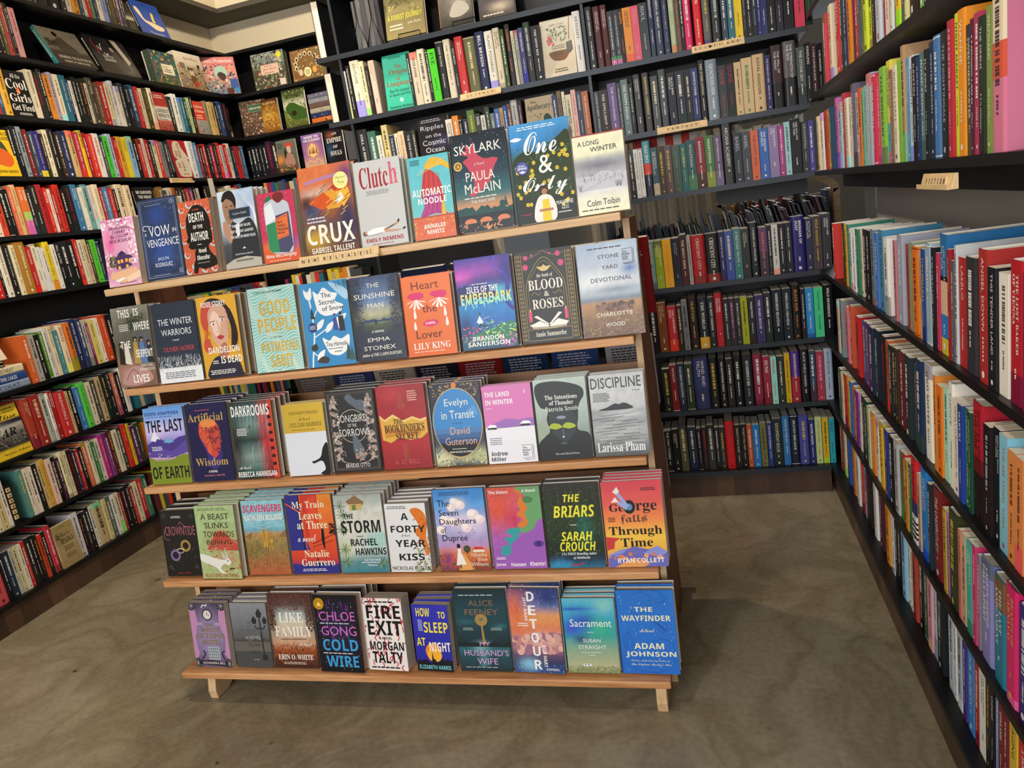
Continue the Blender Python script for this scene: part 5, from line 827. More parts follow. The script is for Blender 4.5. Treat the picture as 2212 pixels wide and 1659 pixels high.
@A_('empire')
def _(a): a.G([(0, '15151a'), (1, '191920')], [(.2, .4, .2, .2, '2a4a6a'), (.3, .85, .2, .1, '8a4a2a')], .05); w_ = 'dcd8d0'; a.T('AN', .4, .84, .7, .92, w_, 'S'); a.T('EMPIRE', .08, .62, .94, .76, w_, 'S'); a.T('OF', .4, .44, .66, .53, w_, 'S'); a.T('SOULS', .2, .22, .84, .36, w_, 'S')
@A_('origin')
def _(a):
    a.G([(0, '3ab89a'), (1, '40bfa2')]); r = '9a4a34'; a.T('The', .42, .74, .66, .81, r, 'S'); a.T('Origin', .2, .61, .84, .73, r, 'S'); a.T('of', .44, .52, .58, .59, r, 'S'); a.T('Language', .06, .4, .96, .52, r, 'S'); k = '14403a'; a.T('How We Learned', .14, .31, .86, .37, k, 'S'); a.T('to Speak and Why', .12, .23, .9, .29, k, 'S'); a.E(.54, .16, .07, 'a8e0d0'); a.C('a8e0d0', .02, .54, .16, .58, .12, .56, .09); a.q_(.2, .92, .76, .96, k, 2); a.T('Madeleine Beekman', .08, .02, .94, .07, k, 'S')
@A_('goodsoil')
def _(a):
    a.G([(0, 'dcd0b8'), (.15, 'd8c8ac'), (1, 'e0d4bc')]); a.C('7a5230', 0, .2, .42, .3, .3, .5, .26, .7, .28, .84, .42, .5, .44, fill=1); a.D(3, 70, .2, .6, .8, .86, .06, ['4a6a34', '2e5a2e', '6a8a44', '3a4a24'], 'l'); a.D(4, 8, .18, .56, .36, .7, .05, ['c84a5a', 'd86a74']); a.L('8a6a4a', .03, .9, .98, .84, .6); a.P('5a5a54', .74, .56, .92, .58, .94, .42, .84, .36, .74, .42); k = '5a4a34'; a.T('JEFF CHU', .28, .87, .72, .91, k, 'N'); a.T('GOOD', .3, .47, .7, .54, k, 'N'); a.T('SOIL', .34, .37, .66, .44, k, 'N'); a.q_(.3, .06, .8, .14, k, 2)
@A_('ripples')
def _(a):
    a.G([(0, '1c1a1e'), (1, '201e22')], [(.75, .5, .3, .1, '3a3a5a')], .04); a.C('6a6a9a', .012, .4, .4, .6, .5, .85, .52, .95, .6); a.C('8a8ab8', .01, .7, .56, .76, .48, .86, .46); w_ = 'd8d8e0'; a.T('Ripples', .1, .72, .86, .83, w_, 'N'); a.T('on the', .24, .6, .76, .67, w_, 'N'); a.T('Cosmic', .12, .46, .88, .56, w_, 'N'); a.T('Ocean', .2, .32, .82, .42, w_, 'N'); a.q_(.1, .88, .9, .95, 'b8b8c4', 2)
@A_('apoth')
def _(a):
    a.G([(0, 'b8a484'), (1, 'c0ae8e')]); k = '2e3e34'; a.T('The', .18, .88, .4, .94, k, 'F'); a.T("Apothecary's", .04, .74, .96, .88, k, 'S'); a.C(k, .012, .2, .1, .3, .4, .5, .66); a.D(4, 30, .1, .2, .6, .7, .05, [k, '8a5a4a', '5a6a4a'], 'l'); a.C('3a4a44', 0, .64, .3, .6, .6, .76, .66, .92, .5, .9, .2, .7, .2, fill=1); a.q_(.3, .3, .62, .5, '5a4a34', 5)
@A_('forest')
def _(a):
    a.G([(0, '8a7a48'), (.3, '7a7044'), (1, 'a09462')], [], .05); a.D(3, 90, 0, .4, 1, 1, .06, ['5a5a34', 'b8a86a', '6a6a3a'], 'l'); a.T('A FOREST JOURNEY', .06, .3, .94, .42, 'c8c03a', 'B'); a.q_(.08, .14, .5, .26, 'e0d8b8', 2); a.T('John Perlin', .56, .2, .9, .26, 'e0d8b8', 'N')
@A_('photo')
def _(a): a.G([(0, '3a3834'), (.5, '6a665e'), (1, '4a4842')], [(.6, .4, .3, .2, 'a8a294')], .08); a.C('b8b2a4', 0, .3, .2, .5, .45, .8, .4, .9, .25, .6, .15, fill=1)
@A_('grey')
def _(a): a.G([(0, '4a4038'), (.5, '5a5460'), (1, '3a3440')], [(.6, .2, .3, .1, 'c8b8a0')], .06); a.q_(.1, .04, .8, .1, 'd8d0c4', 1)
@A_('things')
def _(a):
    a.G([(0, 'e0d4ba'), (1, 'e4dac2')]); a.T('GOOD', .1, .68, .62, .78, 'd86a3a', 'N'); a.T('THINGS', .1, .55, .9, .65, 'b04a5a', 'N'); a.T('SAMIN', .18, .42, .84, .52, '3a8a6a', 'N'); a.T('NOSRAT', .12, .29, .94, .39, '2e7a7a', 'N'); a.T('author of Salt Fat Acid Heat', .2, .16, .86, .2, '8a5a5a', 'N'); a.q_(.3, .86, .8, .92, '6a6a5a', 2)
def rear_text(c, seed, wc='d8dce4'):
    def fn(a): a.G([(0, c), (1, c)], [], .03, seed); a.q_(.12, .45, .88, .88, wc, 11, seed); a.q_(.12, .15, .5, .3, wc, 4, seed)
    return fn
ROWS=[
('S1','B',1.914,0.006,"""-3970 319 240 1c1c1e w LIGHT BRINGER
-3645 296 235 4a1a1c w THE SOCIETY OF UNKNOWABLE OBJECTS
-3343 273 235 4a1a1c w THE SOCIETY OF UNKNOWABLE OBJECTS
-3064 215 205 2a2f3a w OCTAVIA BUTLER KINDRED
-2842 215 205 2a2f3a w OCTAVIA BUTLER KINDRED
-2622 158 205 1a1816 o DAWN
-2458 325 205 e08a2a k PARABLE OF THE SOWER
-2127 298 205 d9566a p PARABLE OF THE TALENTS
-1823 336 210 33363a s SOUL
-1472 225 230 232a4a w BREAKFAST
-1237 289 235 3a4258 w AMINA AL-SIRAFI
-938 268 230 1e2748 - -
-651 222 230 a4b088 w I, ROBOT
-419 162 200 6a4a30 - -
-247 142 210 1a1a1a w -
-96 278 230 d81e5e w -
270 310 235 d81a22 w CHAIN
609 298 230 5a5a56 y -
932 359 235 20241e s -
1314 214 220 3a4a5a w -
1552 241 210 2a6a7a w -
1803 292 215 ecc81c k X
2109 127 200 2a2826 - -
2245 201 200 161616 w -
2455 182 200 2c3036 s -
2646 121 200 2a2f7a w -
2776 222 200 2c3064 w TWO
3007 295 210 141416 w OREY
3325 252 210 2a2230 s BLADES
3595 355 220 161618 w CROSS
3986 361 210 d23a55 k -
4383 233 210 1e3a22 g FLAME"""),
('S2','B',1.634,0.006,"""-3970 182 195 2a3238 w A HARVEST OF HEARTS
-3772 376 195 2c2422 w THE SPELLSHOP
-3385 358 215 5a3a7e w THE WITCH ROADS
-3017 157 210 1e2422 w WHAT GROWS IN THE DARK
-2839 287 220 54706c w THE POPPY FIELDS
-2541 171 200 1c1c1e s -
-2360 352 230 121214 w THE KNIGHT AND THE MOTH
-1998 339 230 141410 y IMMORTAL LONGINGS
-1638 286 210 2e3430 c -
-1342 355 230 34383a w -
-976 293 210 1a2230 w BLACK BIRD ORACLE
-658 346 210 1e2430 w -
-302 249 210 181a1e c -
-43 278 210 2a3468 w HONEYCOMB
245 282 235 141414 c THE EVERLASTING
537 446 230 7a8894 w QUICKSILVER
1003 312 200 1a1c1e r DUNE
1324 286 200 201e20 r DUNE
1625 270 200 d2b484 k -
1909 397 210 d4b88a g -
2325 437 215 d0b284 k ROYAL ASSASSIN
2781 208 205 2e2c5e w THE STARLIGHT HEIR
3017 431 235 3a2626 w THE WILL OF THE MANY
3467 465 240 5a545a w THE STRENGTH OF THE FEW
3951 314 210 4a5450 w THE STONE SKY
4278 188 220 121214 w KINDLING
4485 201 215 3a181a w A CURSE CARVED IN BONE
4700 191 210 161616 s -"""),
('S3','B',1.374,0.006,"""-2892 248 200 1e1c1a w -
-2634 183 200 e4e0dc k WHAT STALKS THE DEEP
-2445 181 200 e6e2de k HOUSE WITH GOOD BONES
-2254 318 225 23283e w SACRO
-1926 258 195 3a5a68 w THE HOUSE IN THE CERULEAN SEA
-1658 281 195 4a3a28 y -
-1367 275 195 52362c y -
-1077 322 190 2e3e26 g -
-741 253 190 24666a y -
-479 342 200 2a5a5c w WOLFSONG
-123 363 205 8a2630 w RAVENSONG
255 342 205 4a7a3a w HEARTSONG
611 303 200 5a3a62 w BROTHERSONG
928 430 240 141210 w ARCANA ACADEMY
1372 313 195 34383e s BABEL
1703 320 195 34383e s BABEL
2037 309 195 d46a48 k THE POPPY WAR
2359 348 195 3a68b4 w THE DRAGON REPUBLIC
2721 363 200 8a78a4 w THE BURNING GOD
3102 210 195 a83a82 w -
3325 222 205 9ac4c6 k -
3565 371 210 17171c w THE SUN AND THE VOID
3962 250 195 33353a s DRAGONFALL
4225 192 195 4a469a w -"""),
('S4','B',0.982,0.006,"""-2505 286 205 6a9498 c DEATH'S END
-2203 325 205 96aa24 c THE THREE-BODY PROBLEM
-1862 371 205 e8aa26 o THE DARK FOREST
-1475 321 205 26222c s ALL THAT WE SEE OR SEEM
-1139 287 215 4a1c1e c THE WOLF KING
-836 159 205 a8a49e k -
-661 552 205 b01e24 w CRESCENT CITY
-93 547 205 1c1816 w CRESCENT CITY
470 225 205 26285a w THRONE OF GLASS
711 324 205 3a4ea0 c -
1050 315 210 3a7876 w A RESTLESS TRUTH
1380 305 205 2a2a2a c A MEMORY CALLED EMPIRE
1709 334 225 161a1a w I, MAIDEN AND MONSTER
2065 332 200 5e3a66 o OCEAN'S ECHO
2412 150 205 1c1c1c s -
2577 247 205 d0ccc8 k -
2839 246 205 1e1a1e w -
3100 252 205 1c2026 w THE QUIET ROOM
3374 486 225 28246a w BRINGER OF DUST
3882 249 210 2c2a4c w BATTLE OF THE LINGUIST MAGES
4145 349 215 4a3c3a y WILD MASSIVE
4516 325 220 3a3a40 w GIDEON THE NINTH"""),
('S5','B',0.699,0.006,"""-2738 333 210 1a1818 w -
-2380 389 220 7a4422 c SON OF THE STORM
-1966 403 200 c03034 w THE GRYPHON KING
-1539 204 200 33251c c -
-1318 244 220 76787c k -
-1049 381 230 2c1a18 y MURTAGH
-645 410 225 22282e w THE WORLD
-211 248 220 1e2224 w THE WEST PASSAGE
61 326 235 b82632 w OUT THERE SCREAMING
411 229 205 243034 w -
656 221 205 3a2236 p -
892 220 205 2a2a28 s -
1128 281 205 a6b01e k -
1432 257 200 26282a w PROJECTIONS
1712 348 205 3a3266 w THE MARS HOUSE
2083 284 210 242026 w -
2406 382 220 14202a w MIRRORED HEAVENS
2818 341 220 14202a w MIRRORED HEAVENS
3182 339 230 161614 o BLACK SUN
3536 165 210 241c28 w -
3724 306 210 2a8ac8 w BLUE MARS
4052 349 210 46c884 k GREEN MARS
4438 332 215 121214 w WILD REVERENCE"""),
('S6','B',0.422,0.006,"""-2460 337 200 1c1e1e y -
-2106 302 220 7a1c20 w ARCANUM
-1780 292 220 26364e w TAILORED REALITIES
-1463 340 220 2e3a22 w -
-1098 650 235 323a6a w WIND AND TRUTH
-424 367 230 18181a y -
-17 300 225 141414 w THE SHATTERING PEACE
307 282 220 201c1a w -
614 345 230 141414 w -
990 414 230 202226 s -
1436 371 230 8a2a44 w -
1831 299 215 9a2840 w SUNS
2153 242 210 9adccc r EVERFAIR
2419 272 210 24302e c -
2714 225 220 d4a820 k -
2962 362 225 a22a3e c MOONBOUND
3347 344 230 151616 w BLACK SHIELD MAIDEN
3714 244 220 36425c w -
3981 303 215 a83848 p -
4307 324 225 aab8cc k SILVERCLOAK"""),
('S7','B',0.126,0.03,"""-2674 312 205 141214 w THE TWO TOWERS
-2337 302 205 141612 w THE RETURN OF THE KING
-2009 351 230 55583a c -
-1624 366 210 1c2a38 w -
-1232 203 205 141416 p -
-1003 211 205 1c1614 r -
-767 294 215 3a3a3a w -
-448 192 200 1a1a1c w -
-238 233 200 2c2a28 y -
20 382 225 d01e24 k BLACK RIVER ORCHARD
426 247 205 14120f c PROJECT HAIL MARY
690 246 205 14120f c PROJECT HAIL MARY
953 221 200 c4562c w THE MARTIAN
1190 301 200 2a7cc4 w -
1516 267 205 7a7440 k -
1808 210 205 2e3c88 w THE ROAD TO ROSWELL
2041 393 220 1e2a24 w DOOMSDAY BOOK
2459 303 230 3a78b4 w ROCK IN THE SKY
2786 333 230 1c2238 w HEAVEN BREAKER
3143 386 230 4a4e9c y -
3552 235 205 26306a w WATER MOON
3811 258 215 c4d08c k AFTER THE FOREST
4092 256 210 d8b02c k -
4372 224 205 2aa4b8 k MISERY"""),
('C2','B',1.914,0.006,"""-14880 70 205 e2dcd0 k -
-14804 207 225 1c1c1e w THE PHILOSOPHER FISH
-14574 432 240 e8dec4 k OUTLIVE
-14119 238 230 e2d4ac k -
-13859 160 205 26241f - -
-13683 289 225 e2c8b4 k THE INTELLIGENCE EXPLOSION
-11865 133 220 1e2a28 w -
-11717 339 220 d8ccb4 k WOLFISH
-11356 344 225 e4dac0 k -
-10990 138 210 1c1a18 w -
-10837 334 215 4ed41e k EVE
-10481 353 240 20242c c DEEP WATER
-10106 308 240 e0d6ba k THE AGELESS BRAIN
-9784 171 210 1c2022 w RICK BRAGG
-9598 370 240 c83432 w THE STORY OF EVERYTHING
-9207 501 230 6a6a44 c -
-8679 406 240 232a54 w BILL BRYSON
-8252 354 235 ece6d6 k PLANT POWERED
-7877 283 240 ded2b2 k HEART OF THE JAGUAR
-7580 186 230 3a5224 w -
-7374 247 245 161412 o SUPERBLOOM
-7114 123 215 cfc8ac g -
-6977 163 215 84847e w GOING TO SEE
-6800 210 220 3c3e7c w THE CATALYST
-6570 311 235 2e2e30 s -
-6246 362 215 141416 w THE MIND BEE
-4483 325 235 e2e0da k DETOXIFY"""),
('C3','B',1.634,0.006,"""-14880 524 230 26262a w STILL AS BRIGHT
-14324 397 215 3a6a5c w -
-13904 248 190 e6e0d0 k MATERIAL WORLD
-13633 301 230 dccb88 k -
-13309 230 185 2a3450 w THE BLUE MACHINE
-13056 184 185 e6d6bc k -
-12849 267 190 e0cea8 r OTTER COUNTRY
-12560 318 185 1a1c1e w THE WINE HOUSE
-12227 174 185 3a3a2a w -
-10550 293 200 e6ded0 k DOCTORS BY NATURE
-10242 277 210 e08a2c w -
-9950 145 190 221c24 w THE BEAUTY
-9783 239 190 22283c w -
-9529 332 220 5a7a34 y -
-9183 230 200 2a241c w SOIL
-8939 200 190 e4e0d6 k -
-8725 214 220 24442e w -
-8497 170 190 7a8486 w -
-8312 226 205 3a5eb0 w -
-8072 155 205 c0984a k -
-7903 155 210 2a58b0 w -
-7734 168 215 5a2c26 c -
-7552 293 225 bcb8b4 k -
-7245 160 220 1a1816 p -
-5747 203 215 2a3c6e w -
-5530 202 225 6e5834 k -
-5315 121 220 e6deca k -
-5180 241 205 ded2ac k -
-4925 200 220 e6a8a0 k FOREIGN FRUIT
-4712 213 210 30445c w CROSSINGS
-4485 278 205 a8561e c THE HIDDEN SEASONS"""),
('F','R',1.66,0.006,"""-29604 1160 225 d84a58 w -
-28399 1124 230 e6d6b6 r -
-27235 516 240 cc2a2e w -
-26680 475 220 d03436 w KELLY
-26168 384 230 22383a w -
-25748 561 220 262c64 w -
-25153 695 230 d8862c k -
-24426 562 230 6a2462 r -
-23834 388 220 c43430 w -
-23417 231 200 4a5a68 w -
-23157 226 210 6c7048 k -
-22904 476 225 d2e23c k -
-22401 492 225 c6d830 k -
-21884 383 210 2a2c26 w -
-21477 811 235 c8d4e0 r THREE
-20643 143 200 a82a34 w -
-20479 373 220 ece4d8 k -
-20084 247 210 c4a478 k -
-19817 200 220 eae6de k -
-19597 157 200 2a2826 w -
-19421 453 230 ecc828 k RUFFERT
-18950 289 220 5a6064 w -
-18644 158 210 e4dc94 k -
-18468 823 225 2a1a1c w -
-17630 425 220 7ac454 w -
-17190 261 200 16181a w -
-16914 231 200 2c3a4c w -
-16670 486 200 e0582c k -
-16152 405 220 3a4a6a w -
-15717 381 220 d8ccb4 k -
-15308 412 210 8a2a3a w -
-14869 436 220 26323a w -"""),
('E','R',1.374,0.006,"""-32150 775 200 e6d2a8 k -
-31321 837 205 e8e4dc k -
-30434 741 205 b4402a k -
-29645 518 205 dca63a k -
-29081 631 205 2e4a68 y -
-28081 566 225 c86ab4 k -
-27474 870 205 a4ccd0 k -
-26565 413 225 b43a44 w -
-26116 540 205 e8dcc4 k HESTIA STRIVES
-25541 329 200 e2dcc4 k -
-25177 549 235 6a6678 s -
-24579 554 205 ecc4c8 k -
-23995 482 210 e67e28 k -
-23483 233 205 7aa88a k -
-23221 256 210 96bcb8 k -
-22938 757 235 aab4c4 w -
-22142 345 225 cc3450 w -
-21772 297 215 d85a74 w -
-21451 726 230 8ac44a k THE DOMAKI
-20702 484 235 e2d45a k THE SECOND GARCIA RISK
-20197 232 210 8a6a54 w -
-19944 447 215 eee4cc k BRIAN HALL
-19477 311 220 8acc32 y -
-19146 300 245 b4906a k -
-18828 254 215 4a9ad4 w SEE YOU AT THE FINISH LINE
-18556 281 215 ccdce6 k -
-18258 288 210 16181c w KRISTIN
-17953 181 205 24386a w -
-17756 412 210 567a7a w HOME FRONT
-17329 183 210 16181a w FLY AWAY
-17131 252 220 223250 w WINTER GARDEN
-16865 410 225 4a7ab0 w -
-16440 454 225 22262a s THE NIGHTINGALE
-15961 353 235 b8303e p -
-15590 247 240 d2e034 k NIGHT MARKET
-15319 413 240 e8922a w VIANNE
-14890 235 210 504a32 w SWEETNESS WATER
-14644 148 215 582034 w -
-14486 256 220 b03a5e w -
-14214 212 210 242e20 w THE SIRENS
-13992 219 220 84984e w WEYWARD
-13755 545 260 d87a98 k THE ROAD TO TENDER HEARTS"""),
('C','R',0.982,0.008,"""-29846 1787 200 d23c34 w -
-27984 402 210 3a3424 y -
-27510 424 210 d8a834 k -
-27017 341 210 3a8a7a y -
-26608 461 200 eae8e4 k -
-26083 505 200 e6ecf0 b -
-25516 483 205 3a7a5a w -
-24974 406 205 e8e0cc k -
-24511 555 210 2a1c20 w -
-23902 476 210 1a1a1c w -
-23374 554 215 70849a k -
-22771 337 210 4a7ac0 w -
-22387 598 220 4a8ab0 k THE WAVE
-21744 1099 205 efece6 k -
-20605 237 205 bc7a84 k -
-20329 820 220 a4a8bc w -
-19473 211 205 a44434 k -
-19227 341 210 84a08a y -
-18853 582 205 e4762a k -
-18240 155 200 c8ae82 k -
-18055 271 205 2e4a98 y -
-17754 488 220 9ab4c4 w -
-17238 192 215 1c1c20 w -
-17019 161 205 c43a5a w -
-16831 661 245 2a6ea4 w LIFE CYCLE OF THE
-16146 145 220 9a2430 y THE LIBERATORS
-15977 142 200 5a5a62 w -
-15812 162 230 c2c6ca k -
-15628 378 210 b42a2c w LASZLO
-15228 681 215 34343a w -
-14518 519 235 a8302e w ANGEL DOWN
-13962 370 210 1c2028 w THIS TENDER LAND
-13567 389 205 efe8da k -
-13145 537 230 b8242c w THE LOST BAKER OF VIENNA
-12579 478 215 8a1a54 w CREATION LAKE
-12074 365 220 243a52 w -"""),
('B','R',0.699,0.008,"""-29814 575 200 d8c8b4 r -
-29159 932 210 8a8a8c k -
-28152 586 200 dc7a8c k -
-27495 1228 215 d0583a w -
-26201 879 200 c42a2e k -
-25262 532 200 3a5a98 w -
-24672 564 205 6a2a7a y -
-24053 641 205 26324c w -
-23360 897 210 1e2c3a s -
-22415 468 210 2a2026 r -
-21902 270 205 c85a2c k -
-21587 306 200 2a2a26 w -
-21238 297 200 1e2228 w -
-20900 287 205 3a2c22 y -
-20572 626 205 6e1e2a w -
-19908 869 210 2a3436 w -
-18987 154 205 2c4a5c o -
-18799 510 225 243454 w -
-18241 852 230 efe9da k JOJO MOYES
-17361 172 220 dc8a3a k -
-17160 360 205 e67a26 k -
-16773 292 210 a8dcc4 k -
-16429 331 230 ece8dc k CHOICE
-16060 376 205 eae2d0 k FAMILY FURNISHINGS
-15660 256 205 26409a w HARUKI
-15370 236 205 2a7a44 w MURAKAMI
-15112 175 205 22503c w VANISHING WORLD
-14905 628 235 b02030 k NOTES ON THE FIRE
-14237 327 210 22181a s -
-13883 320 215 161a1e w EVERY EXIT BRINGS YOU HOME
-13536 356 215 84c4d8 r THE BEE STING
-13146 312 200 d88a4c k -
-12818 313 200 d8844a k -
-12475 412 220 1a1618 w THE GOLDEN CIRCLE
-12034 451 210 2c4a3a w -"""),
('A','R',0.422,0.008,"""-30344 614 200 3a5a4a w -
-29649 394 200 e8e0b0 k -
-29177 458 205 b82a2a w -
-28645 514 210 d8b83a k -
-28058 425 205 3a62a4 w -
-27564 478 200 d87a3a k -
-27019 460 200 7a2a84 w -
-26495 443 205 e4dccc k -
-25989 367 210 2a2a2c w -
-25562 587 210 24442e c -
-24918 450 205 c4c8a0 k -
-24413 591 200 e08a34 w FORTUNADO
-23770 461 205 f0eee8 k -
-23258 682 205 e2b432 k SECULAR
-22529 507 205 2a3a8a y -
-21977 527 205 1c1e1c w -
-21407 543 210 b4b4b8 k -
-20824 320 200 3a7a3a r -
-20465 271 205 c42c30 w -
-20155 264 200 e0a02e k -
-19854 220 200 3a6a4a w -
-19580 545 230 d02c38 k LANDING
-19001 236 205 c8a888 k -
-18716 657 235 2a82d0 w THE GUIDE OF DREAMS
-18013 198 220 22303a w -
-17769 791 225 7a2424 w THE UNDERSTUDY
-16937 203 205 c0a23a k -
-16706 159 205 b47ab0 k -
-16508 618 225 343c22 y -
-15854 156 205 d87a6a k WINTER STORIES
-15662 245 205 c8ae8c k -
-15382 413 205 4ab4a4 w THIS SPELLS LOVE
-14937 182 215 cc3a6a w FOOD PERSON
-14723 136 205 8a7a86 w -
-14546 614 215 8a86c0 w LAURYN HARPER FALLS APART
-13865 554 215 2a7a94 w THE LAST ASSIGNMENT
-13276 504 230 d82a6a y BEASTS OF CARNAVAL
-12732 504 220 3a2a7a w -"""),
('D','R',0.126,0.03,"""-32366 619 200 8a3a2c w -
-31660 760 210 e8dcb4 k -
-30818 1033 220 2e56b0 k -
-29709 893 205 dc8836 k -
-28744 668 205 dcdcd8 k -
-28007 505 205 c03a34 w -
-27436 518 210 9ac0e4 k -
-26855 919 215 2a2226 r -
-25877 746 200 eeece8 k MINER BRANDON
-25075 965 210 4a2630 p -
-24058 652 205 dc9430 k -
-23357 664 205 e4e8f0 b COLOR
-22647 318 205 1a1c1e w -
-22284 308 205 161616 w -
-21932 550 215 8abce4 k -
-21341 285 205 dce4cc k -
-21016 238 205 e8e8e4 k -
-20739 459 225 b04438 k -
-20224 492 215 121212 w -
-19678 366 210 4a6048 w -
-19261 385 215 e6a0b0 k -
-18827 306 210 d8dcf0 r -
-18473 891 215 202428 s -
-17539 339 205 c8d0dc k -
-17173 205 205 eceae6 k -
-16941 447 205 b8c4d4 k -
-16455 227 200 4a3a8a w -
-16190 507 215 3a86cc w OUR SECRETS
-15649 242 205 b8342e w -
-15373 387 215 e8ece0 k THE VIEW FROM LAKE COMO
-14954 265 220 242a26 o -
-14658 154 210 1c1a1c w UNDEAD
-14473 171 215 7a98d0 w -
-14272 244 210 7a2430 w OWLISH
-14009 245 210 7a2430 w -
-13727 343 215 d8b83a k AGING
-13358 386 205 c8302e w A HOUSE
-12930 364 210 2a4a5a w -"""),
('L1','L',2.706,0.01,"""30094 1355 220 3a3a36 w -
31473 410 200 d8c83a k -
31907 596 210 6a6450 k -
32528 538 220 2c2c2a w -
33092 824 260 1a1a1c w -
33927 290 220 2a2a28 w -
34228 452 220 e8dcc4 k -
34690 457 220 e0962c k -
35159 250 220 2a4a5c w -
35420 253 225 e4dcc8 k -
35685 256 225 c02a2c w -
35953 187 210 5a8a64 w -
36153 244 220 24324c w -
36409 346 230 e2d8c0 k -
36768 429 235 8088b4 k -
37209 192 220 3a3a32 w -
37414 207 210 5a4a36 k -
37634 255 210 26241e y -
37902 218 220 6a4a74 w -
38134 174 210 3a3230 w -
38321 135 200 262422 w -"""),
('L2','L',2.436,0.01,"""28902 261 210 3a3434 w -
29172 248 220 8a3a2a w -
29428 202 210 2a2420 w ORIGINAL SIN
29639 218 210 2e2622 w ORIGINAL SIN
29866 244 220 6a5a3a c -
30119 200 235 a82a2c c -
30328 203 235 1c1a1a w ALL OR NOTHING
30545 311 220 d8a0a0 r -"""),
('L3','L',2.166,0.008,"""28017 306 220 c8c0a8 k -
28338 311 210 b02a3a w -
28665 205 210 3a6a9a w -
28887 370 230 dca83c k -
30500 369 220 dccfb4 k MISSISSIPPI
30887 286 215 2a2624 r STRONGEST GERMANY
31191 254 230 1c1c1c w -
31463 314 210 dc8a34 k -
31796 244 225 a89ab0 k -
32058 323 220 e8dcc0 k -
32401 368 220 2e6a7c w GOLDEN YEARS
32789 177 205 2a2c6a w -
32985 159 200 e8e4d8 k -
33164 241 220 1c221e w THE WRITING GAME
33426 224 215 24241f w -
33670 268 220 2a2222 o -
33958 209 200 d8d0bc k -
34188 382 230 4a4438 c AFTER
34591 324 210 6a5040 c -
34937 396 220 b82a26 w -
35354 223 215 e4d4a8 k -
35600 158 210 e2d8c0 k -
35781 274 235 dcdce0 k -
36078 278 210 e8e0d0 r TROUBLE
36379 353 230 34363a w -
36755 335 220 1e1e20 w BEYOND
37113 438 230 2c5a88 w -
37576 273 225 c2302c w -
37874 276 220 e4d4b8 r -
38175 434 225 4a4222 y KING HALTER
38635 364 230 e6dcc0 k -
40184 418 200 2c2e2a w -
40629 397 220 e6e2da k -
41055 259 205 8ab0b8 k -
41343 262 205 2c6a80 w -
41635 236 205 2a4a34 w -
41901 268 210 b4c88a k -
42199 302 220 1a1a1a w NOTE
43716 224 210 8a8468 k -
43973 259 205 d8b87c k -
44265 394 210 c8a868 k -
44692 334 210 24242a w -
45060 407 220 2a4478 w -
45501 483 215 1c2230 r -"""),
('L4','L',1.896,0.008,"""28610 181 220 1c1c1c w -
28807 267 225 1c1e22 w BAD REPUBLICANS
29091 305 225 8a98a0 k -
29413 224 215 7a2a2a w -
29654 209 205 3a4a5a w -
29881 408 210 2a2e88 y HUNTING FALCON
30307 180 200 3a3024 w -
30506 274 220 e2d6b8 k -
30799 335 225 1e1e1e w COMANCHE EMPIRE
31152 265 210 3a2c20 w -
31436 482 220 26325c w THE 1619 PROJECT
31937 375 225 caa874 k -
32332 322 220 b42e42 w NO MORE TEARS
32674 204 230 e6c42a k HUBRIS
32898 248 220 a01f2a w -
33167 356 215 d83a30 w PRINCETON BONES
33544 385 220 e4dcd4 r -
33951 239 205 4a5054 w -
34212 331 210 4ac43a k -
34565 382 225 a8bcd0 k -
34969 205 210 c02c2c w SOLD
35197 417 215 d0a43a r -
35637 330 215 e2cc34 k A CHEMICAL CALENDAR
35991 360 220 8ab0d4 k -
36374 342 205 1a1a1a w -
36741 297 210 c83430 w -
37063 251 215 dcd4c4 r -
37339 229 210 b82c30 w -
37594 283 205 2a2a26 w -
37903 261 210 e8dcb8 k LETTER
38190 317 210 d84a3a w -
38534 295 205 8a8a8e k -
38856 272 205 2e3034 w -
40976 599 220 dfe0dc b FLANDIA
41605 275 215 5a88b8 w -
41910 247 200 7a2a2c w -
42188 250 200 1e1e1e w -
42469 284 210 b42a34 w -
42785 352 205 1c1c1c w -
43170 325 205 c42a4a w -
43528 363 220 242424 s -
43924 369 225 e02c24 w -
44327 272 210 b8bcbe k -
44633 275 220 b82428 w -
44943 454 225 e6dcc4 k -
45432 319 205 1f3050 y -
45787 360 210 cc2a28 k -
46183 292 210 8a3a3a w -
46511 333 215 3a72a8 w -"""),
('AL4','A',1.896,0.02,"""-29732 268 205 15171a s -
-29451 274 205 1c2028 w -
-29164 266 205 14161a w -
-28884 266 205 1c1c22 s -
-28605 304 205 121418 w -
-28268 363 220 3a1a34 r -
-27886 387 205 2a1c1c w -"""),
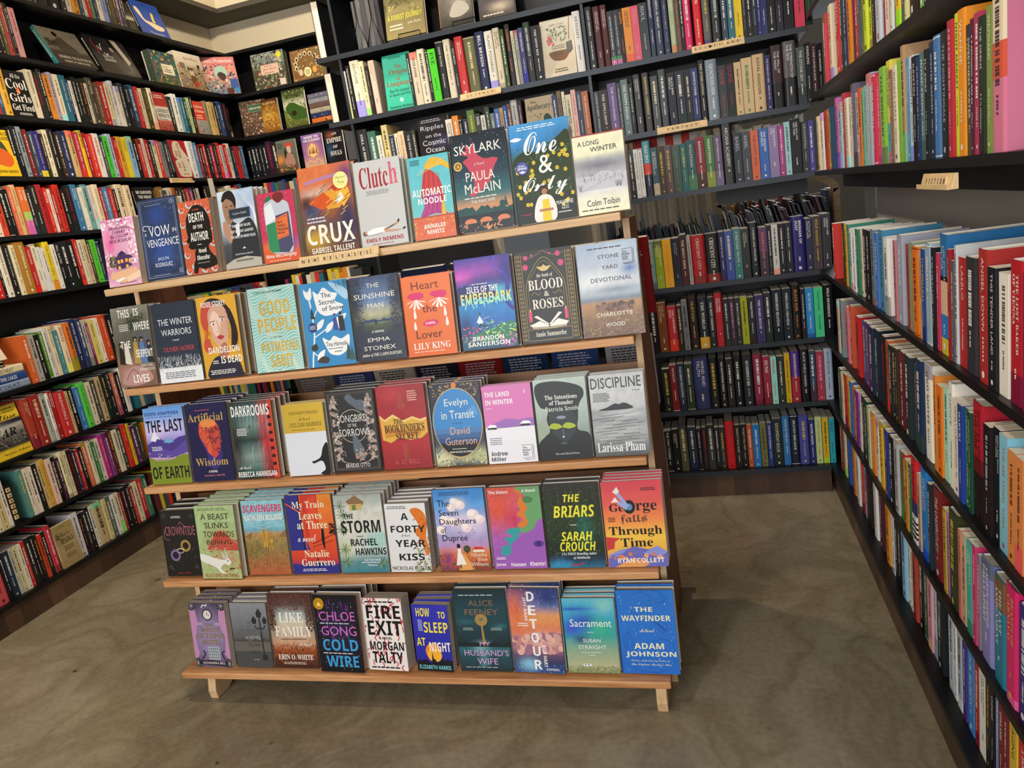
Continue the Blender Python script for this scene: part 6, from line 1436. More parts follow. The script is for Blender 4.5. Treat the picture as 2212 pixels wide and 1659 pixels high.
('L5','L',1.636,0.008,"""26119 299 210 5a3a2a w -
26434 213 215 e2d8c8 k -
26662 247 215 e8dcc8 k LARGE
26924 298 205 d8482e k -
27238 255 210 1e1c1a w -
27509 178 205 181818 w -
27703 196 215 e06a4a w FUREL BUBORO
27915 282 225 d8ba84 k CARTHAGE
28214 219 215 e0783a w SUPER
28449 187 215 e0783a w SUPER
28653 207 205 2a2a2a w -
28877 350 220 26241f w DIAMONDS
29245 321 225 b0242a k -
29584 199 210 d8342c w SISTER
29801 165 205 e8e0d4 r -
29984 241 205 a82a26 w -
30244 357 225 c83024 k -
30620 210 205 1c1a1a w -
30849 389 220 1f1c1c r APPLE IN CHINA
31258 417 225 3a78a8 w ATTACK FROM WITHIN
31695 263 210 e6e0d0 k THE WAR CAME TO US
31978 370 225 7aacb0 k -
32369 272 220 d8d0c8 r DICTATING
32662 383 225 e2d2b0 k LAUNCHING LIBERTY
33066 194 210 b02a2c w -
33282 306 210 4a82b8 w -
33610 311 205 c02c2c w THE SISTERHOOD
33944 248 205 1a1a1a w -
34215 552 225 e0ceac k -
34790 496 220 dfcba8 k -
37495 332 210 8a6a3a w -
37854 310 190 3a4a5a w -
38191 356 205 d8ccb8 k -
38575 278 205 c86a2a k -
38881 253 210 1e1c1a w -
39163 285 205 4a4228 w -
39477 289 210 2a1e1a w -
39795 322 200 b8402e w -
40147 297 205 8a3060 w -
40475 301 210 1a1a1a w -
40806 306 200 d6ccba k -"""),
('L6','L',1.374,0.008,"""24940 329 220 2a2a3a w -
25282 255 210 d8d0bc k -
25551 204 220 3a2a20 w -
25768 318 210 c82a28 w -
26100 126 205 1c1c1c w -
26240 341 225 e8dfcf k POWER PAINE
26596 319 225 1e1e1c w THE SIX LOVES OF JAMES I
26929 265 225 e4d6b4 k EARTH SHAPERS
27210 528 235 b07c2a w JUSTINIAN
27753 278 210 c02826 w PASSIONS
28047 235 220 e6dcc4 k PROTO
28297 222 205 dce0e4 k THE WAR BELOW
28536 193 200 e4dccc k -
28745 343 225 ead02c k THE INDIAN CARD
29104 215 210 e8e4dc k -
29336 269 215 1e1c1c w BILL GATES
29622 394 220 1a1a1c w -
30033 420 220 161616 w -
30470 249 225 c42c2c w -
30737 235 220 e2d8c0 k -
30990 256 220 cdb894 k -
31265 204 210 4a3a2e w -
31487 357 215 5ac834 k ON THE EDGE
31863 229 205 2a3e5e w -"""),
('L7','L',0.982,0.008,"""26163 302 220 d8662e w -
26480 292 215 a8a49c k -
26787 312 210 1f1f1f w -
27116 190 220 5a8a3a w -
27322 257 230 d4d4ce k -
27595 277 235 e2d4b4 k JERUSALEM
27888 248 210 4a8a94 w -
28153 370 230 e6d6b6 r DOLCI
28541 361 235 d8742c k -
28919 368 245 263460 w BITTER AND SWEET
29304 285 240 2c3a66 w -
29608 217 220 b8b8b0 k -
29843 146 210 9a2a7a w -
30007 333 220 d8cc74 k AMRIKAN
30359 320 225 ece4d2 k VEG-TABLE
30698 442 235 cc4a26 w JEWISH HOLIDAY TABLE
31159 412 230 1c1a18 w -"""),
('L8','L',0.699,0.008,"""25259 376 230 a8402e c THE STORY OF ART
25651 510 235 9a2c26 c -
26176 269 230 a8b0a0 k -
26460 176 225 ece8e0 k -
26653 276 230 a82828 w DAUGHTER OF THE DRAGON
26945 581 215 c83434 w FIREWORKS
27543 136 205 caa878 k -
27695 309 220 1c1a1a w -
28021 314 210 3a7ab4 w WUTHERING
28353 391 225 5acc4a k CUE THE SUN
28762 308 215 d8ccb4 k -
29089 313 220 4a463e w -
29421 376 225 bca67c k -
29815 267 230 1e2024 y -
30102 310 235 1f2228 w THE ART SPY
30432 276 220 c86a58 w -
30727 260 220 1a1a1a w -
31007 345 235 dcd8d2 k -"""),
('L9','L',0.422,0.008,"""22188 250 210 e4dcc8 k -
22451 268 210 e0d4b4 k -
22732 258 205 d8c48c k -
23005 207 220 e8e0d0 k -
23992 249 220 58908a y -
24256 208 215 e4d8c0 k -
24478 256 215 e8dccc k -
24749 229 220 24221f w -
24994 216 220 d0b478 k -
25226 219 225 dca83c k HYPER EDUCATION
25461 286 215 e4c4b4 k -
25763 226 215 1e1c1c w THE KIDS ARE ONLINE
26005 180 205 4a2a36 w -
26201 231 225 e6dcae k -
26449 201 220 dcd0ac k -
26667 237 220 2a1c1e r -
26921 189 210 2a3446 w -
27127 173 205 b02a2c w -
27318 210 210 1c1c1c w -
27545 320 225 d8744e w -
27883 198 220 e2d4b4 k -
28100 219 210 3a7a4a w -
28337 296 215 e4dcc8 k -
28652 320 225 b82a84 y TIAS AND PRIMAS
28991 248 225 7a3a7a w -
29258 271 230 5a2626 y -
29549 295 220 dcd0b4 k -
29864 300 225 3a4a3a w -
30184 325 230 c8302a y FAT TALK
30529 206 225 d4b82e k FAT TALK
30755 313 205 5a2a5e w -
31089 275 210 3a4038 w -"""),
('L10','L',0.126,0.02,"""21142 378 220 d85a5a k -
21533 564 225 d2545a k AND HONEY
22110 179 215 1c1e24 w -
22303 321 210 24364a w -
22638 156 210 c4c0ae k -
22808 215 210 d2c89a k -
23037 189 210 e0d8c0 k -
23240 191 215 c43430 w -
23446 223 220 262424 w -
23683 196 220 1c1a1a w -
23894 167 215 26201e o -
24077 200 205 c8482e k -
24292 202 210 2a2626 w -
24511 316 225 c83040 w -
25962 377 220 d8d2d8 k -
26356 226 205 1e1a1a o -
26600 212 205 2a2e2e w -
26829 214 215 1a1a1a w -
27061 217 210 e0dcd0 k -
27296 572 215 c4ae7e k -
27887 226 210 d8c890 k -
28132 267 215 5a6a5a w -
28419 271 210 eae6de k -
28710 255 210 d8ccb0 k -
28985 139 200 b03a2c w -
29144 322 220 1c1a1e p -
29486 245 225 1a1c1c w THEN THE WAR
29752 207 205 b83a34 w -
29979 314 215 e0d0b0 k -
30314 362 220 cc3430 w -
30697 347 225 3a7a62 w -"""),
]
# ------------------------------------------------------------------ the room
XL, XR, YB, YA = -2.9648, .4368, 3.2582, 4.71
def struct(mb, name, m): return tag(mb.build(name, m), kind='structure')
struct(MB().box(-3.3, -3.2, -.1, 3.6, 7.2, 0), 'floor', M['floor'])
struct(MB().box(-3.3, -3.2, -.1, -3.19, 4.94, 3.6), 'wall_left', M['beige'])
struct(MB().box(-3.3, 4.94, -.1, -1.35, 5.04, 3.6), 'wall_back', M['beige'])
struct(MB().box(-1.35, 6.6, -.1, 3.6, 6.7, 3.6), 'wall_far', M['grey'])
struct(MB().box(.66, -3.2, -.1, .76, 3.5, 3.6), 'wall_right', M['grey'])
struct(MB().box(-3.3, -3.2, 3.45, 3.6, 7.2, 3.55), 'ceiling', M['ceil'])
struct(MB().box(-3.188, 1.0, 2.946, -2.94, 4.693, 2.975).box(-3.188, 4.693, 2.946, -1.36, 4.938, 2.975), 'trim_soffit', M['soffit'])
struct(MB().box(-3.188, 1.0, 2.976, -2.945, 4.693, 3.448).box(-3.188, 4.695, 2.976, -1.36, 4.938, 3.448), 'wall_bulkhead', M['beige'])
# ------------------------------------------------------------------ wall bookcases
TOP = [.126, .422, .699, .982, 1.374, 1.636, 1.896, 2.166, 2.436, 2.706]
def bookcase(name, label): return tag(empty(name), label, 'bookcase')
TH = .018
b = bookcase('wall_bookcase', 'tall black bookcase of nonfiction covering the left wall, walnut plinth below')
for z in TOP: MB().box(XL - .215, 1.0, z - TH, XL, YA if z > .2 else 4.9, z).build('shelf', M['black'], b)
MB().box(XL - .2, 1.0, 0, XL - .012, 4.9, .126 - TH).build('plinth', M['walnut'], b)
MB().box(XL - .222, 1.0, .126, XL - .2155, 4.9, 2.72).build('back_panel', M['black'], b)
b = bookcase('corner_bookcase', 'black bookcase of puzzles and face-out novels filling the far corner')
for z in TOP: MB().box(XL + .0005 - (.21 if z > .2 else 0), YA, z - TH, -1.4, YA + .2, z).build('shelf', M['black'], b)
MB().box(XL + .001, YA + .02, 0, -1.4, YA + .2, .126 - TH).build('plinth', M['walnut'], b)
MB().box(XL - .2, YA + .2005, .126, -1.4, YA + .208, 2.72).build('back_panel', M['black'], b)
b = bookcase('open_bookcase', 'black steel-edged bookcase of science and fantasy standing across the room')
for z in [.126, .422, .699, .982, 1.374, 1.634, 1.914, 2.19, 2.47]:
    s_ = MB().box(-1.49 - (.115 if z > 1.8 else 0), YB + .004, z - TH, XR - .001, YB + .235, z).build('shelf', M['black'], b)
    MB().box(-1.49 - (.115 if z > 1.8 else 0), YB, z - TH - .002, XR - .001, YB + .0036, z + .001).build('shelf_edge', M['steel'], s_)
for x in (-1.495, -.404): MB().box(x - .006, YB + .005, .126, x + .006, YB + .235, 2.75).build('upright', M['steel'], b)
MB().box(-1.49, YB + .02, 0, XR - .002, YB + .22, .126 - TH).build('plinth', M['walnut'], b)
MB().box(-1.49, YB + .236, 1.64, XR - .002, YB + .244, 2.75).build('back_panel', M['black'], b)
MB().box(-1.49, YB + .236, .126, XR - .002, YB + .244, .9).build('back_panel', M['black'], b)
MB().box(.06, YB + .225, 1.29, XR - .002, YB + .235, 1.35).build('back_rail', M['black'], b)
for z in (1.914, 2.19): MB().tube([(-1.6, YB + .01, z), (-1.612, YB + .01, z + .008), (-1.618, YB + .01, z + .03)], .003).tube([(-1.6, YB + .22, z), (-1.612, YB + .22, z + .008), (-1.618, YB + .22, z + .03)], .003).build('shelf_lip', M['steel'], b)
b = bookcase('fiction_bookcase', 'long black bookcase of fiction along the right wall, walnut plinth below')
for z in [.126, .422, .699, .982, 1.374, 1.66, 1.95, 2.24]:
    MB().box(XR, .55, z - TH, .655, YB + .22 if z < 1 else YB, z).build('shelf', M['black'], b)
MB().box(XR + .012, .55, 0, .655, YB + .22, .126 - TH).build('plinth', M['walnut'], b)
MB().box(.651, .55, .126, .658, YB + .22, .96).build('back_panel', M['black'], b)
MB().box(.651, .55, 1.36, .658, YB + .22, 2.5).build('back_panel', M['black'], b)
r_ = MB().box(.537, .55, 1.3, .55, YB - .01, 1.355).build('rail', M['black'], b)
m = MB()
for y in (1.1, 1.45, 1.8, 2.15, 2.5, 2.85): m.tube([(.538, y, 1.328), (.5365, y, 1.328)], .005, 10)
m.build('rail_hole', M['ink'], r_)
# ------------------------------------------------------------------ the display stand
DZ = [1.36, 1.049, .733, .421, .105]; DF = [1.893, 1.866, 1.832, 1.803, 1.775]; RF = [2.27, 2.365, 2.43, 2.46, 2.48]; RZ = [1.33, 1.03, .715, .405, .105]
d = tag(empty('display_stand', (0, 0, 0)), 'oak two-sided display stand of five stepped shelves in the middle of the floor', 'display stand')
for i, (z, f, r) in enumerate(zip(DZ, DF, RF)):
    MB().box(-1.785, f, z - .021, -.2, f + .055, z).box(-1.7845, f + .0555, z - .021, -.2125, f + .245, z).build('shelf', M['oak' if i < 1 else 'fir'], d, .003)
    if i: MB().box(-1.7845, r - .19, RZ[i] - .021, -.2125, r - .04, RZ[i]).box(-1.785, r - .0399, RZ[i] - .021, -.2, r, RZ[i]).build('rear_shelf', M['fir'], d, .003)
    if 0 < i: 
        y = f + .222
        MB().prism([(y, z + .001), (y + .012, z + .001), (y + .044, z + .2), (y + .032, z + .2)], 'x', -1.784, -.213).build('back_board', M['plyx'], d)
for x in (-1.803, -.212):
    MB().prism([(2.036, 1.3385), (1.926, 0), (1.99, 0), (2.02, .07), (2.24, .07), (2.3, 0), (2.4, 0), (2.36, .6), (2.25, 1.3385)], 'x', x, x + .018).build('side_panel', M['ply'], d, .002)
    MB().prism([(2.0355, 1.3385), (1.9255, 0), (1.9245, 0), (2.0345, 1.3385)], 'x', x, x + .018).build('edge_band', M['oakv'], d)
for x in (-1.71, -.246):
    MB().prism([(1.79, 0), (1.786, .03), (1.80, .083), (2.05, .083), (1.85, 0)], 'x', x, x + .03).build('leg', M['oakv'], d, .003)
for x in (-1.71, -.246):
    MB().prism([(2.47, 0), (2.47, .083), (2.2, .083), (2.41, 0)], 'x', x, x + .03).build('leg', M['oakv'], d, .003)
# ------------------------------------------------------------------ letter-tile signs
def tile_sign(text, label, org, rz, gap=(), width=None, tilt=.35, pos=None):
    n = len(text); w = width or .19
    s = tag(empty('shelf_sign', org, rz), label, 'sign', 'letter tile shelf signs')
    MB().prism([(-.013, -.012), (.006, -.012), (.006, .016), (.001, .016), (-.005, -.006), (-.008, -.006), (-.013, -.002)], 'x', 0, w).build('tile_rack', M['tile'], s, .001)
    x = .006 if pos is None else pos
    for ch in text:
        if ch != ' ':
            t = MB().box(0, 0, 0, .0178, .004, .0178).build('letter_tile', M['tile'], s, .0006)
            t.location = (x, -.0085, -.006); t.rotation_euler = (-tilt * .6, 0, 0)
            g, fc, asp = glyphs(ch, 'B'); gw = min(.011, .0098 * asp)
            me = bpy.data.meshes.new('tile_letter'); me.from_pydata([(.0089 - gw / 2 + a * gw, -.0003, .0042 + b_ * .0098) for a, b_ in g], [], fc); me.materials.append(M['ink'])
            link('tile_letter', me, t)
        x += .0185 if ch != ' ' else .012
    return s
tile_sign('NEW RELEASES', 'wooden rack of letter tiles reading NEW RELEASES on the display shelf edge', (-1.1, DF[0] - .0065, 1.352), 0, width=.245)
tile_sign('SCIENCE', 'wooden rack of letter tiles reading SCIENCE under the science shelf', (-.965, YB - .0075, 1.914 - .0205 + .012), 0, width=.185, pos=.026)
tile_sign('SCI-FI AND', 'wooden rack of letter tiles reading SCI-FI AND beside the corner', (.01, YB - .0075, 1.914 - .0205 + .012), 0, width=.2)
tile_sign('FANTASY', 'wooden rack of letter tiles reading FANTASY above the striped paper', (-.155, YB - .0075, 1.634 - .0205 + .012), 0, width=.2, pos=.036)
tile_sign('FICTION', 'wooden rack of letter tiles reading FICTION under the right wall shelf', (XR - .0075, 1.70, 1.374 - .042), -math.pi / 2, width=.2, pos=.04)
tile_sign('NONFICTION', 'wooden rack of letter tiles reading NONFICTION on the left wall shelf', (XL + .0075, 3.85, 1.896 - .0205 + .002), math.pi / 2, width=.2)
MB().box(.5, 1.56, 1.345, .5005, 1.6, 1.356)
# ------------------------------------------------------------------ books that stand spine out
def cname(h):
    r, g, b_ = [int(h[i:i + 2], 16) / 255 for i in (0, 2, 4)]
    mx, mn = max(r, g, b_), min(r, g, b_); v = mx; s_ = 0 if mx == 0 else (mx - mn) / mx
    if v < .2: return 'black'
    if s_ < .13: return 'white' if v > .85 else 'pale grey' if v > .62 else 'grey' if v > .38 else 'charcoal'
    d_ = mx - mn
    hue = (60 * (((g - b_) / d_) % 6) if mx == r else 60 * ((b_ - r) / d_ + 2) if mx == g else 60 * ((r - g) / d_ + 4))
    if s_ < .28 and v > .75 and 20 < hue < 70: return 'cream'
    if v < .3 and s_ < .35: return 'black'
    dk = 'dark ' if v < .45 else 'pale ' if (v > .75 and s_ < .4) else ''
    for lim, n in ((14, 'red'), (40, 'orange'), (66, 'yellow'), (95, 'lime green'), (160, 'green'), (200, 'teal'), (250, 'blue'), (292, 'purple'), (345, 'pink'), (361, 'red')):
        if hue < lim: break
    if n == 'orange' and (v < .72): n = 'brown'; dk = 'dark ' if v < .38 else ''
    if n == 'yellow' and v < .6: n = 'olive'; dk = 'dark ' if v < .35 else ''
    if n in ('orange', 'yellow') and s_ < .45 and v > .65: n = 'tan'; dk = ''
    if n == 'red' and s_ < .5 and v > .6: n = 'pink'; dk = ''
    if n == 'blue' and v < .5: n = 'navy'; dk = ''
    return dk + n
TC = dict(w='f0ece4', k='1c1a18', y='d8b84a', r='b8202a', c='e8d8b0', o='e8842a', b='2a4a9a', p='e09ab8', g='3a7a4a', s='b8bcc0')
TN = dict(w='white', k='black', y='gold', r='red', c='cream', o='orange', b='blue', p='pink', g='green', s='silver')
ROWINFO = {'S1': ('fantasy_novel', 'shelf above the SCI-FI sign', 'left'), 'S2': ('fantasy_novel', 'shelf above the FANTASY sign', 'left'), 'S3': ('fantasy_novel', 'shelf below the FANTASY sign', 'left'),
 'S4': ('fantasy_novel', 'low corner case top shelf', 'left'), 'S5': ('fantasy_novel', 'low corner case second shelf', 'left'), 'S6': ('fantasy_novel', 'low corner case third shelf', 'left'), 'S7': ('fantasy_novel', 'low corner case bottom shelf', 'left'),
 'C2': ('science_book', 'shelf above the SCIENCE sign', 'left'), 'C3': ('science_book', 'shelf below the SCIENCE sign', 'left'),
 'F': ('fiction_novel', 'second shelf above the FICTION sign', 'corner'), 'E': ('fiction_novel', 'shelf above the FICTION sign', 'corner'), 'C': ('fiction_novel', 'right wall fourth shelf up', 'corner'), 'B': ('fiction_novel', 'right wall third shelf up', 'corner'), 'A': ('fiction_novel', 'right wall second shelf up', 'corner'), 'D': ('fiction_novel', 'right wall bottom shelf', 'corner'),
 'L1': ('nonfiction_book', 'left wall top shelf', 'left'), 'L2': ('nonfiction_book', 'left wall ninth shelf up', 'left'), 'L3': ('nonfiction_book', 'left wall eighth shelf up', 'left'), 'L4': ('nonfiction_book', 'left wall seventh shelf up', 'left'), 'AL4': ('nonfiction_book', 'far corner seventh shelf up', 'left'), 'L5': ('nonfiction_book', 'left wall sixth shelf up', 'left'),
 'L6': ('nonfiction_book', 'left wall fifth shelf up', 'left'), 'L7': ('nonfiction_book', 'left wall fourth shelf up', 'left'), 'L8': ('nonfiction_book', 'left wall third shelf up', 'left'), 'L9': ('nonfiction_book', 'left wall second shelf up', 'left'), 'L10': ('nonfiction_book', 'left wall bottom shelf', 'left')}
BANDS = {'NOTES ON THE FIRE': [(0, .42, '1a1418'), (.42, .55, '6a1a24')], 'LANDING': [(0, .06, 'ecebe6'), (.06, .09, '14141a'), (.09, .12, 'ecebe6'), (.12, .15, '14141a'), (.15, .18, 'ecebe6'), (.18, .21, '14141a'), (.21, .24, 'ecebe6'), (.24, .27, '14141a'), (.27, .34, 'ecebe6'), (.34, .5, '26366a')],
 'THE LAST ASSIGNMENT': [(.72, 1, '7a5a3a')], 'OCTAVIA BUTLER KINDRED': [(0, .1, 'c86a9a'), (.1, .16, '3a8a4a')], 'LIFE CYCLE OF THE': [(0, .14, 'd8c030'), (.14, .34, '2a7ac8'), (.34, .62, 'd8b89a'), (.62, .66, '1c1414')], 'BEASTS OF CARNAVAL': [(0, .08, 'e8609a')], 'HUNTING FALCON': [(0, .14, 'e0c83a')], 'THE WORLD': [(0, .22, 'd8a83a')],
 'THE LAST': [(0, .2, 'aaa')], 'SUPER': [(0, .3, 'd86ab8'), (.3, .48, 'a8d06a')], 'TIAS AND PRIMAS': [], 'THE STONE SKY': [(0, .3, '2a3432')], 'THE WILL OF THE MANY': [(0, .4, '181416')], 'THE STRENGTH OF THE FEW': [(0, .45, '1c1a1c')], 'CRESCENT CITY': [(0, .18, '8a2a24')], 'OCEAN\'S ECHO': [(0, .5, '3a3046')], 'THE HOUSE IN THE CERULEAN SEA': [(0, .25, 'b8a88a')], 'WOLFSONG': [(0, .3, '4a7a5a')], 'RAVENSONG': [(0, .3, '4a2a1e')], 'HEARTSONG': [(0, .3, '8a9a3a')], 'BROTHERSONG': [(0, .3, '6a5a80')],
 'THE ROAD TO TENDER HEARTS': [(.62, 1, 'e4d6b8'), (.42, .62, 'd85a40')], 'THE SECOND GARCIA RISK': [(0, .12, 'c86ab0'), (.12, .4, '4ab0c8')], 'SACRO': [(.6, 1, '4a98a4'), (.4, .6, 'd8483a')], 'WINTER GARDEN': [], 'KINDLING': [], 'WIND AND TRUTH': [(0, .4, '2a305a')], 'MOONBOUND': [(.5, 1, '4a2a8a')]}
def spine_art(t, h, col, tc, title, rnd):
    a = Art(t, h); base = lin(col); ink = mix(lin(TC.get(tc, 'a09890')), base, .1 if tc in TC else .35)
    st = rnd.random(); z0, z1 = .17, rnd.uniform(.9, .95)
    tone = tuple(x * rnd.choice((.45, .6, 1.5)) for x in base); tone = tuple(min(.8, x) for x in tone)
    if title in BANDS:
        for b0, b1, c in BANDS[title]: a.band(b0, b1, c)
    elif st < .2: a.band(0, rnd.uniform(.08, .3), tone)
    elif st < .28: a.band(.86, 1, tone)
    elif st < .34: a.band(.015, .025, ink).band(.975, .985, ink)
    hw = rnd.uniform(.13, .2) if t < .03 else rnd.uniform(.11, .17); u0, u1 = .5 - hw, .5 + hw
    if title and title != '-' and title != 'THE ROAD TO TENDER HEARTS':
        f = rnd.choice('BSSNNN'); words = title.split(' ')
        _, _, asp = glyphs(title, f); room = (z1 - z0) * h
        nat = asp * t * (u1 - u0)                      # natural length at this letter height
        if nat > room * .85 and len(words) >= 3 and t > .022:
            k = (len(words) + 1) // 2
            for wd, (a0, a1) in ((words[:k], (.54, .54 + hw * 1.3)), (words[k:], (.46 - hw * 1.3, .46))):
                _, _, as2 = glyphs(' '.join(wd), f); l = min(room * .75, as2 * t * hw * 1.3 * 1.15) / h
                a.TV(' '.join(wd), a0, z1 - l, a1, z1, ink, f)
            L_ = .6
        else:
            L_ = min(nat * 1.12, room * .84) / h
            if L_ < .3: q = min(1.5, .3 / L_); L_ *= q; u0, u1 = .5 - hw * q, .5 + hw * q
            a.TV(title, u0, z1 - L_, u1, z1, ink, f)
        z = min(z1 - L_ - .05, .45)
    else:
        z = z1 - rnd.uniform(0, .05); e = rnd.uniform(.38, .55); g = rnd.uniform(.1, .17)
        while z > e: l = rnd.uniform(.008, .024); a.R(.5 - g, z - l, .5 + g, z, ink); z -= l + rnd.choice((.005, .005, .018))
        z = e - .06
    e = rnd.uniform(.16, .25)
    while z > e: l = rnd.uniform(.008, .02); a.R(.44, z - l, .56, z, ink); z -= l + rnd.choice((.005, .005, .014))
    if st > .5: a.E(.5, .065, .13, ink, n=10) if st > .75 else a.R(.4, .045, .6, .045 + .22 * a.asp, ink)
    return a
def place_row(n, wall, z, ins, txt):
    kind, where, end = ROWINFO[n]; rnd = random.Random(n)
    rz = {'B': 0, 'A': 0, 'R': -math.pi / 2, 'L': math.pi / 2}[wall]
    for i, ln in enumerate(txt.split('\n')):
        q = ln.split(' ', 5); s0, t, h = int(q[0]) / 1e4, int(q[1]) / 1e4, int(q[2]) / 1e3; col, tc, title = q[3], q[4], q[5]
        gap = t
        if wall == 'R': t = min(t, .058)
        hc = h > .221 or t > .04; w_ = min(.158, h * .66)
        jit = rnd.uniform(0, .006) + ins
        a = spine_art(t, h, col, tc, title, rnd)
        bk = make_book(kind, w_, h, t - .0005, hc, col, col, None, a, True, gloss=rnd.random() < .5)
        if wall in 'BA': bk.location = (s0, (YB if wall == 'B' else YA) + jit, z + .0004)
        elif wall == 'R': bk.location = (XR + jit, -s0, z + .0004)
        else: bk.location = (XL - jit, s0, z + .0004)
        bk.rotation_euler = (0, 0, rz)
        th = 'thick ' if t > .036 else 'slim ' if t < .019 else ''
        let = (', %s lettering' % TN[tc]) if tc in TN else ''
        tag(bk, '%s%s book%s, %s spine from %s, %s' % (th, cname(col), let, ordinal(i + 1), end, where), 'book', 'books standing spine out, ' + where)
for r in ROWS: place_row(*r)
# ------------------------------------------------------------------ books and boxes that face out on the wall shelves
FO = [
('bluebird', 'L', 2.706, 3.957, .242, .2, 0, '2a4490', '1a1c24', 'blue picture book with a white bird, leaning at the end of the top shelf'),
('stalen', 'L', 2.436, 3.273, .26, .215, 1, '3a342c', '3a8a8a', 'large art book with a seated figure in grey fields and a teal spine'),
('samurai', 'L', 2.436, 3.571, .285, .225, 1, '2a2826', '1a1818', 'black art book with a photo of a resting woman and a red branch'),
('coolgirls', 'L', 2.166, 2.9275, .1205, .205, 0, '181818', '181818', 'black paperback with big cream title and a small flame'),
('longest', 'L', 2.166, 3.9018, .114, .216, 0, 'c0685a', 'a8382e', 'red and white book with a rubble photo facing out on the left wall'),
('children', 'L', 2.166, 4.256, .105, .2, 0, 'd4462f', 'd4462f', 'orange-red paperback with a grey photo at its foot, near the corner'),
('tuber', 'L', 1.896, 2.745, .123, .205, 0, 'e0b81e', 'e0b81e', 'bright yellow paperback with an orange root shape, cut by the picture edge'),
('mother', 'L', 1.896, 3.943, .15, .22, 1, 'b8222e', '2a2a2e', 'red book with a cream keyhole-like doll shape and downward black title'),
('survived', 'L', 1.636, 3.56, .15, .21, 0, '16181e', '16181e', 'black book with white capitals behind the display, left wall sixth shelf'),
('oak', 'L', 1.636, 4.19, .121, .214, 0, '38362e', '2a2822', 'dark olive book with a large pale title beside the white card'),
('matisse', 'L', .699, 2.345, .17, .225, 0, 'd8b62a', 'd8b62a', 'yellow book with a black and white photo band and handwritten title'),
('haiku', 'L', .126, 2.485, .108, .203, 0, 'a8905e', '9a8458', 'tan paperback with an ink sprig and brush lettering on the bottom shelf'),
('lion', 'A', 2.166, -2.80, .125, .212, 0, '8a5a20', '4a2c10', 'golden paperback with a lion face, second from the corner'),
('hobbit', 'A', 2.166, -2.636, .165, .245, 1, '4a5224', '3a4a24', 'green book with a round hill door beside the stack of bound volumes'),
('beret', 'A', 1.896, -2.756, .150, .207, 0, '5a5a4a', '6a4a6a', 'grey-green paperback with a woman in an orange beret'),
('axe', 'A', 1.896, -2.56, .152, .21, 1, '7a5a9a', '6a4a8a', 'purple hardcover with a glowing golden city facing out in the corner'),
('empire', 'A', 1.896, -2.384, .13, .21, 1, '15151a', '4a1c2a', 'black hardcover with white gothic capitals in the corner bookcase'),
('origin', 'B', 1.914, -1.315, .135, .235, 1, '3ab89a', '2a8a78', 'turquoise hardcover with a brown title facing out on the science shelf'),
('goodsoil', 'B', 1.914, -.592, .14, .23, 1, 'dcd0b8', 'd0c0a0', 'cream hardcover with plants and a spade over brown soil'),
('ripples', 'B', 1.634, -1.203, .146, .232, 1, '1c1a1e', '1c1a1e', 'black hardcover with pale title and a faint spiral, below the SCIENCE sign'),
('apoth', 'B', 1.634, -.700, .128, .222, 1, 'b8a484', 'a89474', 'tan hardcover with a dark bottle and sprig below the SCIENCE sign'),
('forest', 'B', 2.19, -1.26, .185, .24, 1, '8a7a48', '7a6a3a', 'olive book with a yellow title on the science case top shelf'),
('photo', 'B', 2.19, -1.01, .15, .213, 1, '4a4842', 'e0842a', 'book with a grey photo and an orange spine on the top science shelf'),
('grey', 'B', 2.19, -.835, .157, .208, 1, '4a4038', '3a3440', 'dark mauve book on a wire stand, top science shelf by the divider'),
]
LEAN = {'bluebird': 16, 'stalen': 26, 'samurai': 22, 'matisse': 7, 'origin': 8, 'goodsoil': 8, 'ripples': 8, 'apoth': 8, 'forest': 11, 'photo': 11, 'grey': 11}
for k, wall, z, c0, w_, h, hc, cc, sc, label in FO:
    t = .026 if hc else .018; a = Art(w_, h); AR[k](a); sa = Art(t, h)
    z_ = .9
    rnd = random.Random(k)
    while z_ > .2: l = rnd.uniform(.02, .05); sa.R(.35, z_ - l, .65, z_, 'd8d0c0'); z_ -= l + .015
    bk = tag(make_book('face_out_book', w_, h, t, hc, cc, sc, a, sa), label, 'book', 'books facing out on the wall shelves')
    th = math.radians(LEAN.get(k, 4)); off = .012 if wall != 'L' or k in LEAN else .006; zz = z + t * math.sin(th) + (.006 if k in ('forest', 'photo') else .0005)
    if wall == 'L': bk.location = (XL - off, c0, zz); bk.rotation_euler = (-th, 0, math.pi / 2)
    else: bk.location = (c0, (YB if wall == 'B' else YA) + off, zz); bk.rotation_euler = (-th, 0, 0)
